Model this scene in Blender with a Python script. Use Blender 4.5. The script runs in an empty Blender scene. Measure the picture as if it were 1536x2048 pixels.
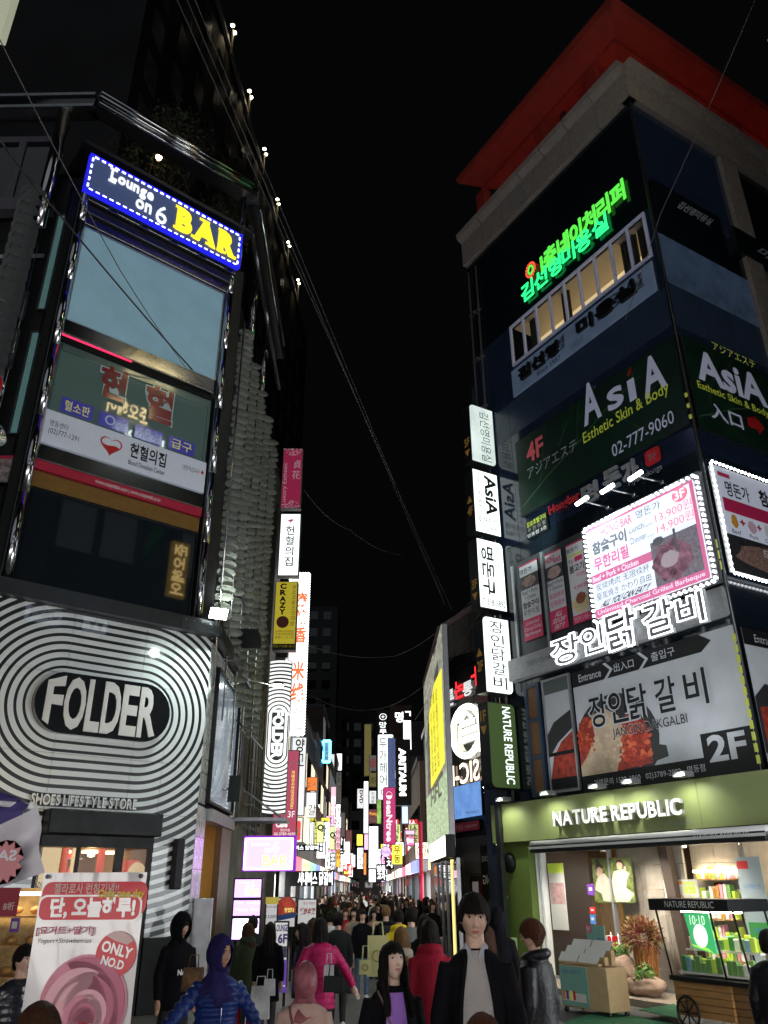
import bpy, bmesh, math, random
from math import sin, cos, tan, pi, radians, hypot, atan2, sqrt
from mathutils import Vector, Matrix, noise
from mathutils.bvhtree import BVHTree
random.seed(7)
SC = bpy.context.scene
COL = SC.collection

# ------------------------------------------------------------------ camera
CAMZ = 2.1
PITCH, ROLL, YAW = radians(25.2), radians(-0.33), radians(-1.2165)
FPX = 1590.0
cd = bpy.data.cameras.new('camera'); cam = bpy.data.objects.new('camera', cd); COL.objects.link(cam)
cd.sensor_fit = 'VERTICAL'; cd.sensor_height = 24.0; cd.lens = 24.0*FPX/2048.0
cd.clip_start = 0.05; cd.clip_end = 2000
_f = Vector((0, cos(PITCH), sin(PITCH))); _u = Vector((0, -sin(PITCH), cos(PITCH))); _r = Vector((1, 0, 0))
_r2 = _r*cos(ROLL)+_u*sin(ROLL); _u2 = -_r*sin(ROLL)+_u*cos(ROLL)
_Z = Matrix.Rotation(YAW, 3, 'Z')
CR, CU, CF = _Z@_r2, _Z@_u2, _Z@_f
CAM = Vector((0, 0, CAMZ))
M = Matrix((CR, CU, -CF)).transposed().to_4x4(); M.translation = CAM
cam.matrix_world = M
SC.camera = cam

# ------------------------------------------------------------------ night sky, dim sun lamp added as soft frontal fill, exposure
w = bpy.data.worlds.new('World'); SC.world = w; w.use_nodes = True
nt = w.node_tree; bg = nt.nodes['Background']
sk = nt.nodes.new('ShaderNodeTexSky'); sk.sky_type = 'NISHITA'; sk.sun_disc = False
sk.sun_elevation = radians(-9); sk.sun_rotation = radians(150)
add = nt.nodes.new('ShaderNodeMixRGB'); add.blend_type = 'ADD'; add.inputs[0].default_value = 1
add.inputs[2].default_value = (0.02, 0.021, 0.024, 1)
nt.links.new(sk.outputs[0], add.inputs[1]); nt.links.new(add.outputs[0], bg.inputs[0])
bg.inputs[1].default_value = 0.06
sd = bpy.data.lights.new('soft_fill', 'SUN'); sun = bpy.data.objects.new('soft_fill', sd); COL.objects.link(sun)
sd.energy = 0.10; sd.angle = radians(50); sd.color = (0.86, 0.93, 1.0)
_d = Vector((0.25, 0.85, -0.46)).normalized()
sun.rotation_euler = _d.to_track_quat('-Z', 'Y').to_euler(); sun.location = (0, -20, 60)
SC.view_settings.view_transform = 'Standard'; SC.view_settings.look = 'None'
SC.view_settings.exposure = 0.32; SC.view_settings.gamma = 1.0; SC.view_settings.use_curve_mapping = False
SC.cycles.use_denoising = True
SC.cycles.max_bounces = 6; SC.cycles.diffuse_bounces = 3; SC.cycles.glossy_bounces = 4
SC.cycles.transmission_bounces = 6; SC.cycles.transparent_max_bounces = 12
SC.cycles.sample_clamp_indirect = 8.0; SC.cycles.sample_clamp_direct = 0
SC.cycles.caustics_reflective = False; SC.cycles.caustics_refractive = False

# ------------------------------------------------------------------ frames: a vertical plane in the street, x to the viewer's right, y up, z out
def ray(px, py):
    return (CF*FPX + CR*(px-768) + CU*(1024-py)).normalized()
def ground_pt(px, py, z=0):
    d = ray(px, py); return CAM + d*((z-CAMZ)/d.z)
def gz(Y):
    return 0.3*(1-min(max(Y, 0), 15)/15.0)
class Frame:
    def __init__(s, o, az):
        s.az = radians(az); s.o = Vector((o[0], o[1], 0))
        s.X = Vector((sin(s.az), cos(s.az), 0)); s.N = Vector((cos(s.az), -sin(s.az), 0)); s.U = Vector((0, 0, 1))
    def P(s, a, b, c=0): return s.o + s.X*a + s.U*b + s.N*c
    def mat(s, a=0, b=0, c=0):
        m = Matrix((s.X, s.U, s.N)).transposed().to_4x4(); m.translation = s.P(a, b, c); return m
    def at(s, px, py, c=0):
        d = ray(px, py); o = s.o + s.N*c; k = ((o-CAM)@s.N)/(d@s.N) if False else ((o-CAM).dot(s.N))/(d.dot(s.N))
        p = CAM+d*k - s.o; return p.dot(s.X), p.z
    def rect(s, TL, TR, BR, BL, c=0):
        a = [s.at(*q, c) for q in (TL, TR, BR, BL)]
        return ((a[0][0]+a[3][0])/2, (a[2][1]+a[3][1])/2, (a[1][0]+a[2][0])/2, (a[0][1]+a[1][1])/2)
    def sub(s, a, c, az=None):
        p = s.P(a, 0, c); return Frame((p.x, p.y), math.degrees(s.az) if az is None else az)

# ------------------------------------------------------------------ materials
_M = {}
def mat(name, col=(.5, .5, .5), rough=.6, metal=0., emit=0., ecol=None, spec=.5, var=0., vscale=8., bump=0., bscale=60., trans=0., alpha=1., coat=0., sample=None, stretch=None, ior=1.45):
    if name in _M: return _M[name]
    m = bpy.data.materials.new(name); _M[name] = m; m.use_nodes = True
    n = m.node_tree.nodes; l = m.node_tree.links; b = n['Principled BSDF']
    b.inputs['Base Color'].default_value = (*col, 1); b.inputs['Roughness'].default_value = rough
    b.inputs['Metallic'].default_value = metal; b.inputs['Specular IOR Level'].default_value = spec
    b.inputs['IOR'].default_value = ior
    b.inputs['Transmission Weight'].default_value = trans; b.inputs['Alpha'].default_value = alpha
    b.inputs['Coat Weight'].default_value = coat; b.inputs['Coat Roughness'].default_value = .08
    if emit:
        b.inputs['Emission Color'].default_value = (*(ecol or col), 1); b.inputs['Emission Strength'].default_value = emit
    if var or bump:
        tc = n.new('ShaderNodeTexCoord'); mp = n.new('ShaderNodeMapping'); l.new(tc.outputs['Object'], mp.inputs[0])
        if stretch: mp.inputs['Scale'].default_value = stretch
    if var:
        nz = n.new('ShaderNodeTexNoise'); nz.inputs['Scale'].default_value = vscale; nz.inputs['Detail'].default_value = 6; nz.inputs['Roughness'].default_value = .65
        l.new(mp.outputs[0], nz.inputs['Vector'])
        mr = n.new('ShaderNodeMapRange'); mr.inputs[1].default_value = .3; mr.inputs[2].default_value = .7
        mr.inputs[3].default_value = 1-var; mr.inputs[4].default_value = 1+var*.6
        l.new(nz.outputs[0], mr.inputs[0])
        mx = n.new('ShaderNodeVectorMath'); mx.operation = 'SCALE'; mx.inputs[0].default_value = col
        l.new(mr.outputs[0], mx.inputs['Scale']); l.new(mx.outputs[0], b.inputs['Base Color'])
        if emit:
            me = n.new('ShaderNodeVectorMath'); me.operation = 'SCALE'; me.inputs[0].default_value = (ecol or col)
            l.new(mr.outputs[0], me.inputs['Scale']); l.new(me.outputs[0], b.inputs['Emission Color'])
        r2 = n.new('ShaderNodeMapRange'); r2.inputs[1].default_value = .3; r2.inputs[2].default_value = .7
        r2.inputs[3].default_value = min(1, rough+.12*rough); r2.inputs[4].default_value = max(.02, rough-.15*rough); l.new(nz.outputs[0], r2.inputs[0]); l.new(r2.outputs[0], b.inputs['Roughness'])
    if bump:
        nb = n.new('ShaderNodeTexNoise'); nb.inputs['Scale'].default_value = bscale; nb.inputs['Detail'].default_value = 4
        l.new(mp.outputs[0], nb.inputs['Vector'])
        bp = n.new('ShaderNodeBump'); bp.inputs['Strength'].default_value = bump; bp.inputs['Distance'].default_value = .02
        l.new(nb.outputs[0], bp.inputs['Height']); l.new(bp.outputs[0], b.inputs['Normal'])
    if sample: m.cycles.emission_sampling = sample
    return m
def glow(name, col=(1, 1, 1), s=1, **k):
    k.setdefault('rough', .5)
    return mat(name, tuple(min(.8, c*.8) for c in col), emit=s, ecol=col, **k)
def tube_glow(name, col, s):
    return glow(name, col, s, sample='NONE')
CHROME = mat('polished_steel', (.55, .56, .58), .13, 1., bump=.05, bscale=3, var=.1, vscale=2)
STEEL = mat('brushed_steel', (.42, .43, .45), .32, 1., var=.15, vscale=5)
DSTEEL = mat('dark_steel', (.06, .065, .07), .35, .8, var=.2, vscale=4)
BLACK = mat('black_paint', (.006, .007, .008), .45, var=.3, vscale=5, spec=.25)
DARK = mat('dark_render', (.022, .023, .026), .75, spec=.25, var=.35, vscale=1.5, bump=.2)
ALU = mat('grey_aluminium', (.30, .31, .33), .4, .6, var=.12, vscale=6)
WHITEP = mat('white_paint', (.72, .73, .74), .45, var=.06, vscale=6)
DGLASS = mat('dark_window_glass', (.008, .012, .016), .03, 0, spec=.8)
BLACKP = mat('black_print', (.007, .007, .008), .5, spec=.25)
PIPE = mat('grey_pipe', (.16, .16, .15), .5, .3, var=.2)
RUBBER = mat('cable_rubber', (.05, .05, .05), .6)

# ------------------------------------------------------------------ mesh builder
class MB:
    def __init__(s): s.v = []; s.f = []; s.m = []; s.sm = []; s.mats = []
    def mi(s, m):
        if m not in s.mats: s.mats.append(m)
        return s.mats.index(m)
    def add(s, vs, fs, m, smooth=False):
        o = len(s.v); s.v += [tuple(v) for v in vs]; k = s.mi(m)
        for f in fs: s.f.append([i+o for i in f]); s.m.append(k); s.sm.append(smooth)
        return s
    def box(s, x0, y0, z0, x1, y1, z1, m, bev=0.):
        if bev and min(abs(x1-x0), abs(y1-y0), abs(z1-z0)) > 2.2*bev:
            b = bev; V = []; 
            for (x, sx) in ((x0, 1), (x1, -1)):
                for (y, sy) in ((y0, 1), (y1, -1)):
                    for (z, sz) in ((z0, 1), (z1, -1)):
                        V += [(x, y+sy*b, z+sz*b), (x+sx*b, y, z+sz*b), (x+sx*b, y+sy*b, z)]
            bm = bmesh.new(); [bm.verts.new(v) for v in V]; r = bmesh.ops.convex_hull(bm, input=bm.verts); bm.verts.index_update()
            s.add([v.co for v in bm.verts], [[v.index for v in f.verts] for f in bm.faces], m); bm.free(); return s
        v = [(x0, y0, z0), (x1, y0, z0), (x1, y1, z0), (x0, y1, z0), (x0, y0, z1), (x1, y0, z1), (x1, y1, z1), (x0, y1, z1)]
        return s.add(v, [(0, 3, 2, 1), (4, 5, 6, 7), (0, 1, 5, 4), (1, 2, 6, 5), (2, 3, 7, 6), (3, 0, 4, 7)], m)
    def poly(s, pts, z, m, h=0.):     # flat outline in local xy; with h it becomes a slab
        n = len(pts)
        bm = bmesh.new(); vs = [bm.verts.new((p[0], p[1], z+h)) for p in pts]; bm.faces.new(vs)
        bmesh.ops.triangulate(bm, faces=bm.faces[:]); bm.verts.index_update()
        F = [[v.index for v in f.verts] for f in bm.faces]; bm.free()
        ar = sum(pts[i][0]*pts[(i+1) % n][1]-pts[(i+1) % n][0]*pts[i][1] for i in range(n))
        s.add([(p[0], p[1], z+h) for p in pts], F, m)
        if h:
            V = [(p[0], p[1], z) for p in pts]+[(p[0], p[1], z+h) for p in pts]
            Q = [(i, (i+1) % n, (i+1) % n+n, i+n) for i in range(n)]
            if ar < 0: Q = [q[::-1] for q in Q]
            s.add(V, Q, m)
        return s
    def tube(s, pts, r, m, n=8, cap=True, smooth=True):
        P = [Vector(p) for p in pts]; rs = r if isinstance(r, (list, tuple)) else [r]*len(P)
        V = []; up = None
        for i, p in enumerate(P):
            t = (P[min(i+1, len(P)-1)]-P[max(i-1, 0)])
            t = t.normalized() if t.length > 1e-9 else Vector((0, 0, 1))
            if up is None: up = Vector((0, 0, 1)) if abs(t.z) < .9 else Vector((1, 0, 0))
            a = t.cross(up).normalized(); b = a.cross(t).normalized(); up = b
            for k in range(n):
                q = 2*pi*k/n; V.append(p+(a*cos(q)+b*sin(q))*rs[i])
        F = [(i*n+k, i*n+(k+1) % n, (i+1)*n+(k+1) % n, (i+1)*n+k) for i in range(len(P)-1) for k in range(n)]
        if cap: F += [tuple(range(n))[::-1], tuple(range((len(P)-1)*n, len(P)*n))]
        return s.add(V, F, m, smooth)
    def lathe(s, prof, m, n=16, c=(0, 0, 0), axis='z', sx=1, sy=1):   # prof = [(r,h)]
        V = []
        for (r, h) in prof:
            for k in range(n):
                q = 2*pi*k/n; x, y = r*cos(q)*sx, r*sin(q)*sy
                V.append((c[0]+x, c[1]+y, c[2]+h) if axis == 'z' else (c[0]+x, c[1]+h, c[2]+y) if axis == 'y' else (c[0]+h, c[1]+x, c[2]+y))
        F = [(i*n+k, i*n+(k+1) % n, (i+1)*n+(k+1) % n, (i+1)*n+k) for i in range(len(prof)-1) for k in range(n)]
        if prof[0][0] > 1e-6: F.append(tuple(range(n))[::-1])
        if prof[-1][0] > 1e-6: F.append(tuple(range((len(prof)-1)*n, len(prof)*n)))
        if axis == 'y': F = [f[::-1] for f in F]
        return s.add(V, F, m, True)
    def mesh(s, name):
        me = bpy.data.meshes.new(name); me.from_pydata(s.v, [], s.f)
        for m in s.mats: me.materials.append(m)
        me.polygons.foreach_set('material_index', s.m); me.polygons.foreach_set('use_smooth', s.sm); me.update(); return me
    def build(s, name, parent=None, mw=None):
        o = bpy.data.objects.new(name, s.mesh(name)); COL.objects.link(o)
        if parent is not None: o.parent = parent
        if mw is not None: o.matrix_world = mw
        return o
def tag(o, label=None, cat=None, group=None, kind=None):
    if label: o['label'] = label
    if cat: o['category'] = cat
    if group: o['group'] = group
    if kind: o['kind'] = kind
    return o
def empty(name, mw=None, label=None, cat=None, group=None):
    o = bpy.data.objects.new(name, None); COL.objects.link(o); o.empty_display_size = .2
    if mw is not None: o.matrix_world = mw
    return tag(o, label, cat, group)
def inst(me, name, parent=None, m=None):
    o = bpy.data.objects.new(name, me); COL.objects.link(o)
    if parent is not None: o.parent = parent
    if m is not None: o.matrix_local = m
    return o
def copy_tree(o, parent=None):
    c = o.copy(); COL.objects.link(c); c.parent = parent
    for ch in list(o.children): copy_tree(ch, c)
    return c
def T(x=0, y=0, z=0): return Matrix.Translation((x, y, z))

# ------------------------------------------------------------------ lettering
_TX = {}
def glyphs(body, off=0., outline=0.):
    k = (body, off, outline)
    if k in _TX: return _TX[k]
    c = bpy.data.curves.new('t', 'FONT'); c.body = body; c.offset = off; c.resolution_u = 3
    if outline:
        c.fill_mode = 'NONE'; c.bevel_depth = outline; c.bevel_resolution = 1
    o = bpy.data.objects.new('t', c); me = bpy.data.meshes.new_from_object(o)
    V = [tuple(v.co) for v in me.vertices]; F = [tuple(p.vertices) for p in me.polygons]
    bpy.data.objects.remove(o); bpy.data.curves.remove(c); bpy.data.meshes.remove(me)
    if V:
        x0 = min(v[0] for v in V); x1 = max(v[0] for v in V); y0 = min(v[1] for v in V); y1 = max(v[1] for v in V)
    else: x0 = y0 = 0; x1 = y1 = 1
    _TX[k] = (V, F, (x0, y0, x1, y1)); return _TX[k]
def put_text(mb, body, x0, y0, x1, y1, z, m, off=0., h=0., rot=0, mirror=False, slant=0., outline=0., stack=False, warp=None, side=None):
    """fits the word into the rectangle; h = thickness"""
    if stack:
        n = len(body); H = (y1-y0)/n
        for i, ch in enumerate(body):
            if ch.strip(): put_text(mb, ch, x0, y1-(i+1)*H+.08*H, x1, y1-i*H-.04*H, z, m, off, h, rot, mirror, slant, outline, False, warp, side)
        return
    V, F, (a0, b0, a1, b1) = glyphs(body, off, outline)
    if not V: return
    W, Hh = max(a1-a0, 1e-4), max(b1-b0, 1e-4)
    o = []
    for v in V:
        u, t = (v[0]-a0)/W, (v[1]-b0)/Hh
        if slant: u = (u*(1-slant)+slant*t)
        if rot == 90: u, t = t, 1-u       # reads downwards, tops to the right
        elif rot == -90: u, t = 1-t, u    # reads upwards
        if mirror: u = 1-u
        if warp: u, t = warp(u, t)
        o.append((x0+u*(x1-x0), y0+t*(y1-y0), z+h+v[2]*((x1-x0)/W if rot == 0 else (x1-x0)/Hh)))
    if mirror: F = [f[::-1] for f in F]
    mb.add(o, F, m)
    if h and not outline:
        cnt = {}
        for f in F:
            for i in range(len(f)):
                e = (f[i], f[(i+1) % len(f)]); cnt[e] = 1
        E = [e for e in cnt if (e[1], e[0]) not in cnt]
        base = len(mb.v); idx = {}; VV = []
        for e in E:
            for i in e:
                if i not in idx: idx[i] = len(VV); p = o[i]; VV += [(p[0], p[1], z), p]
        mb.add(VV, [(idx[a], idx[b], idx[b]+1, idx[a]+1) for a, b in E], side or m)
def rrect(x0, y0, x1, y1, r, n=5, corners='all'):
    P = []
    for (cx, cy, a, k) in ((x1-r, y1-r, 0, 'tr'), (x0+r, y1-r, 90, 'tl'), (x0+r, y0+r, 180, 'bl'), (x1-r, y0+r, 270, 'br')):
        if corners == 'all' or k in corners:
            for i in range(n+1): q = radians(a+90*i/n); P.append((cx+r*cos(q), cy+r*sin(q)))
        else:
            P.append((cx+(r if k[1] == 'r' else -r), cy+(r if k[0] == 't' else -r)))
    return P
def sign(name, label, fr, R, c, depth, case, face, texts=(), cat='sign', group=None, fx=.03, rnd=0., corners='all', extra=None, facename='sign_face', bulbs=None, bracket=None):
    """a box sign on frame fr: R = (x0,y0,x1,y1), back at c, front at c+depth. texts use fractions of the face, y downwards"""
    x0, y0, x1, y1 = R; W, H = x1-x0, y1-y0
    e = empty(name, fr.mat(x0, y0, c), label, cat, group)
    mb = MB()
    if rnd:
        mb.poly(rrect(0, 0, W, H, rnd, corners=corners), 0, case, depth); mb.poly([(p[0], p[1]) for p in rrect(0, 0, W, H, rnd, corners=corners)][::-1], 0, case)
    else: mb.box(0, 0, 0, W, H, depth, case, bev=min(.012, W*.02))
    mb.build('case', e)
    b = MB()
    if rnd: b.poly(rrect(fx, fx, W-fx, H-fx, max(rnd-fx, .01), corners=corners), depth, face, .004)
    else: b.box(fx, fx, depth-.002, W-fx, H-fx, depth+.004, face)
    b.build(facename, e)
    for t in texts: text_part(e, t, W, H, depth+.008)
    if bulbs: bulb_row(e, W, H, depth, **bulbs)
    if bracket:
        k = MB()
        for yy in (.18*H, .82*H): k.box(-bracket if bracket > 0 else W, yy-.02, depth*.4, 0 if bracket > 0 else W-bracket, yy+.02, depth*.4+.04, STEEL)
        k.build('bracket', e)
    if extra: extra(e, W, H, depth)
    return e
def text_part(e, t, W, H, z, name='lettering'):
    body, X0, Y0, X1, Y1, m = t[:6]; k = dict(t[6]) if len(t) > 6 else {}
    nm = k.pop('name', name); split = k.pop('split', False)
    x0, x1, y0, y1 = X0*W, X1*W, (1-Y1)*H, (1-Y0)*H
    if not split:
        mb = MB(); put_text(mb, body, x0, y0, x1, y1, z, m, **k); return mb.build(nm, e)
    # single letters, widths from the font
    adv = []
    for ch in body:
        if ch == ' ': adv.append(None); continue
        g = glyphs(ch, k.get('off', 0.), k.get('outline', 0))[2]; adv.append(g)
    gap = .07; tot = sum((.25 if g is None else g[2]-g[0]+gap) for g in adv)-gap
    ymn = min(g[1] for g in adv if g); ymx = max(g[3] for g in adv if g); s = (x1-x0)/tot; x = x0
    for ch, g in zip(body, adv):
        if g is None: x += .25*s; continue
        w_ = (g[2]-g[0])*s; mb = MB()
        put_text(mb, ch, x, y0+(g[1]-ymn)/(ymx-ymn)*(y1-y0), x+w_, y0+(g[3]-ymn)/(ymx-ymn)*(y1-y0), z, m, **k)
        mb.build('letter', e); x += w_+gap*s
_BULB = {}
def bulb_row(e, W, H, z, m=None, n=(10, 10), r=.03, dash=None, sides='tblr', inset=.0, name='bulb'):
    key = (m.name, r, dash)
    if key not in _BULB:
        b = MB()
        if dash: b.box(-dash, -r, 0, dash, r, r, m)
        else: b.lathe([(r*.9, 0), (r, r*.5), (r*.7, r*1.1), (0, r*1.35)], m, 8)
        _BULB[key] = b.mesh(name)
    me = _BULB[key]; R90 = Matrix.Rotation(pi/2, 4, 'Z'); i = inset
    if 't' in sides or 'b' in sides:
        for k in range(n[0]):
            x = i+(W-2*i)*(k+.5)/n[0]
            if 't' in sides: inst(me, name, e, T(x, H-i, z))
            if 'b' in sides: inst(me, name, e, T(x, i, z))
    for k in range(n[1]):
        y = i+(H-2*i)*(k+.5)/n[1]
        if 'l' in sides: inst(me, name, e, T(i, y, z)@R90)
        if 'r' in sides: inst(me, name, e, T(W-i, y, z)@R90)

# ------------------------------------------------------------------ the planes of the place
OL = ground_pt(290, 2030); OR = ground_pt(1230, 1985)
LC = Frame(OL, 51)                                   # chamfered front of the left corner building
RF = Frame(OR, 150.3)                                # big front of the right building
CLX = LC.at(425, 1280)[0]                            # its corner with the street side
pLS = LC.P(CLX, 0); LS = Frame((pLS.x, pLS.y), 0)    # street side of the left building
CLL = -3.92; pLL = LC.P(CLL, 0); LL = Frame((pLL.x-6*sin(radians(92)), pLL.y-6*cos(radians(92))), 92)   # its left side, 6 m wide
CRX = 4.58; pRS = RF.P(CRX, 0); RS = Frame((pRS.x, pRS.y), 60.3)
RFL = -3.45                                          # far-left end of the right front
WXL, WXR = pLS.x, RF.P(RFL, 0).x                     # the two lines of the street
WALLR = Frame((WXR, 0), 180)
# ================================================================== ground
PAV = mat('street_paving', (.12, .125, .12), .38, var=.35, vscale=.8, bump=.25, bscale=14)
def grid_sheet(name, xs, ys, m, z=0, kind='structure'):
    mb = MB(); V = [(x, y, gz(y)+z) for y in ys for x in xs]; n = len(xs)
    mb.add(V, [(j*n+i, j*n+i+1, (j+1)*n+i+1, (j+1)*n+i) for j in range(len(ys)-1) for i in range(n-1)], m)
    return tag(mb.build(name), kind=kind)
grid_sheet('ground', [-300, -20, 20, 300], [-60, -10, 0, 5, 10, 15, 60, 500], mat('ground_asphalt', (.06, .06, .06), .7, var=.3, vscale=.5), -.004)
def paving():
    # paving slabs in a running bond: near ones raised one by one
    me = {}
    e = tag(grid_sheet('street', [-3.4, 0, 3.3], [15, 22, 60, 170], PAV, .002), kind='structure')
    grid_sheet('plaza', [-14, 0, 14], [-14, 0, 3, 6, 9, 12, 15], PAV, .002)
paving()

# ================================================================== left corner building
TEAL = mat('frosted_blue_screen', (.20, .31, .36), .75, var=.1, vscale=1.2, emit=.42, ecol=(.15, .27, .34))
LB = empty('corner_building', T(LC.o.x, LC.o.y, 0), 'glass corner building with striped front and blue screen above, left of the street', 'building')
def part(name, mb, fr, parent, a=0, b=0, c=0):
    o = bpy.data.objects.new(name, mb.mesh(name)); COL.objects.link(o); o.parent = parent
    o.matrix_parent_inverse = parent.matrix_world.inverted() if False else Matrix(); 
    o.matrix_local = WM(parent).inverted() @ fr.mat(a, b, c); return o
def WM(o): return o.matrix_local if o.parent is None else WM(o.parent) @ o.matrix_local
def prism(pts, z0, z1, m):
    mb = MB(); mb.poly(pts, z0, m, z1-z0); mb.poly(pts[::-1], z0, m); return mb
# solid core behind the facades
q = [LC.P(CLL+.05, 0, -.6), LC.P(CLX-.3, 0, -.6), LS.P(14, 0, -.5), LS.P(14, 0, -9), LL.P(-6, 0, -9), LL.P(-6, 0, -.6), LL.P(5.6, 0, -.6)]
CORE = mat('dark_core_wall', (.02, .021, .024), .6, var=.4, vscale=.7)
tag(prism([(p.x, p.y) for p in q], 3.7, 18.9, CORE).build('core'), 'x', None); _core = bpy.data.objects['core']; _core.parent = LB; _core.matrix_local = WM(LB).inverted(); del _core['label']

def window(parent, fr, x0, y0, x1, y1, c, frame_m, glass_m, t=.06, nx=1, ny=1, depth=.08, name='window'):
    """a window part with a frame and its panes"""
    mb = MB(); w_, h_ = x1-x0, y1-y0
    mb.box(0, 0, 0, w_, t, depth, frame_m); mb.box(0, h_-t, 0, w_, h_, depth, frame_m)
    mb.box(0, t, 0, t, h_-t, depth, frame_m); mb.box(w_-t, t, 0, w_, h_-t, depth, frame_m)
    for i in range(1, nx): x = w_*i/nx; mb.box(x-t/2, t, 0, x+t/2, h_-t, depth, frame_m)
    for j in range(1, ny): y = h_*j/ny; mb.box(t, y-t/2, .004, w_-t, y+t/2, depth-.004, frame_m)
    f = part(name, mb, fr, parent, x0, y0, c)
    g = MB()
    for i in range(nx):
        for j in range(ny):
            xa, xb = w_*i/nx+(t if i == 0 else t/2), w_*(i+1)/nx-(t if i == nx-1 else t/2)
            ya, yb = h_*j/ny+(t if j == 0 else t/2), h_*(j+1)/ny-(t if j == ny-1 else t/2)
            g = MB(); g.box(xa, ya, depth*.4, xb, yb, depth*.4+.01, glass_m); g.build('pane', f)
    return f

# --- striped ground and first floor front
OV = LC.rect((62, 1408), (332, 1440), (330, 1440), (65, 1410)); OVT = LC.at(200, 1357)[1]; OVB = LC.at(200, 1478)[1]
ox, oy = (LC.at(62, 1408)[0]+LC.at(332, 1440)[0])/2, (OVT+OVB)/2; orx, ory = (LC.at(332, 1440)[0]-LC.at(62, 1408)[0])/2, (OVT-OVB)/2
OVS = empty('folder_sign', LC.mat(ox, oy, 0), 'raised black oval sign with white letters FOLDER on the striped front', 'shop sign')
def stripe_mat(name, ref, straight, rad, pitch, vertical=False, emit=0, base=(.62, .66, .66), w0=.32, w1=.53):
    m = bpy.data.materials.new(name); m.use_nodes = True; n = m.node_tree.nodes; l = m.node_tree.links; b = n['Principled BSDF']
    tc = n.new('ShaderNodeTexCoord'); tc.object = ref; sp = n.new('ShaderNodeSeparateXYZ'); l.new(tc.outputs['Object'], sp.inputs[0])
    def mth(op, a, b_=None, c_=None):
        q = n.new('ShaderNodeMath'); q.operation = op
        for i, v in enumerate((a, b_, c_)):
            if v is None: continue
            if isinstance(v, (int, float)): q.inputs[i].default_value = v
            else: l.new(v, q.inputs[i])
        return q.outputs[0]
    X, Y = (sp.outputs[1], sp.outputs[0]) if vertical else (sp.outputs[0], sp.outputs[1])
    ax = mth('MAXIMUM', mth('SUBTRACT', mth('ABSOLUTE', X), straight), 0.)
    d = mth('SQRT', mth('ADD', mth('MULTIPLY', ax, ax), mth('MULTIPLY', Y, Y)))
    t = mth('DIVIDE', mth('SUBTRACT', d, rad), pitch)
    fr_ = mth('FRACT', t)
    wd = mth('MINIMUM', mth('MULTIPLY_ADD', t, .018, w0), w1)
    k = mth('GREATER_THAN', fr_, mth('SUBTRACT', 1., wd))
    mx = n.new('ShaderNodeMixRGB'); l.new(k, mx.inputs[0]); mx.inputs[1].default_value = (*base, 1); mx.inputs[2].default_value = (.004, .005, .006, 1)
    l.new(mx.outputs[0], b.inputs['Base Color']); b.inputs['Roughness'].default_value = .35; b.inputs['Coat Weight'].default_value = .45; b.inputs['Coat Roughness'].default_value = .015
    if emit:
        l.new(mx.outputs[0], b.inputs['Emission Color']); b.inputs['Emission Strength'].default_value = emit
    return m
STR = stripe_mat('striped_print', OVS, orx-ory*.98, ory*.98, .162)
def pane_wall(xs, ys, skip, fr, c, m, parent, name='wall_panel', gap=.008, th=.03):
    for i in range(len(xs)-1):
        for j in range(len(ys)-1):
            if (i, j) in skip: continue
            mb = MB(); mb.box(gap/2, gap/2, 0, xs[i+1]-xs[i]-gap/2, ys[j+1]-ys[j]-gap/2, th, m)
            part(name, mb, fr, parent, xs[i], ys[j], c)
dr = LC.rect((80, 1622), (310, 1626), (308, 1700), (84, 1700)); DX0, DX1, DT = dr[0], dr[2], dr[3]
pane_wall([CLL-.0, DX0-.01, -.86, DX1+.01, CLX], [1.24, DT, 4.4, 5.9, 7.18], {(1, 0), (2, 0)}, LC, -.03, STR, LB)
for xa, xb in ((DX1+.01, CLX), (CLL, DX0)): part('plinth', MB().box(xa, 0, -.05, xb, 1.235, .03, BLACK), LC, LB)
# steel backing seen in the joints
mb = MB(); mb.box(CLL, DT, -.12, CLX-.02, 7.2, -.04, DARK); mb.box(DX1+.05, 0, -.12, CLX-.05, DT, -.04, DARK); part('wall', mb, LC, LB)
# black beam over the striped front
mb = MB(); mb.box(CLL-.5, 7.185, -.05, CLX+.05, 7.5, .22, DSTEEL); mb.box(CLX-.9, 7.2, .221, CLX-.05, 7.47, .232, DSTEEL)
for k in range(4): mb.box(CLX-.82+k*.2, 7.40, .233, CLX-.79+k*.2, 7.42, .24, STEEL)
part('beam', mb, LC, LB)
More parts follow.
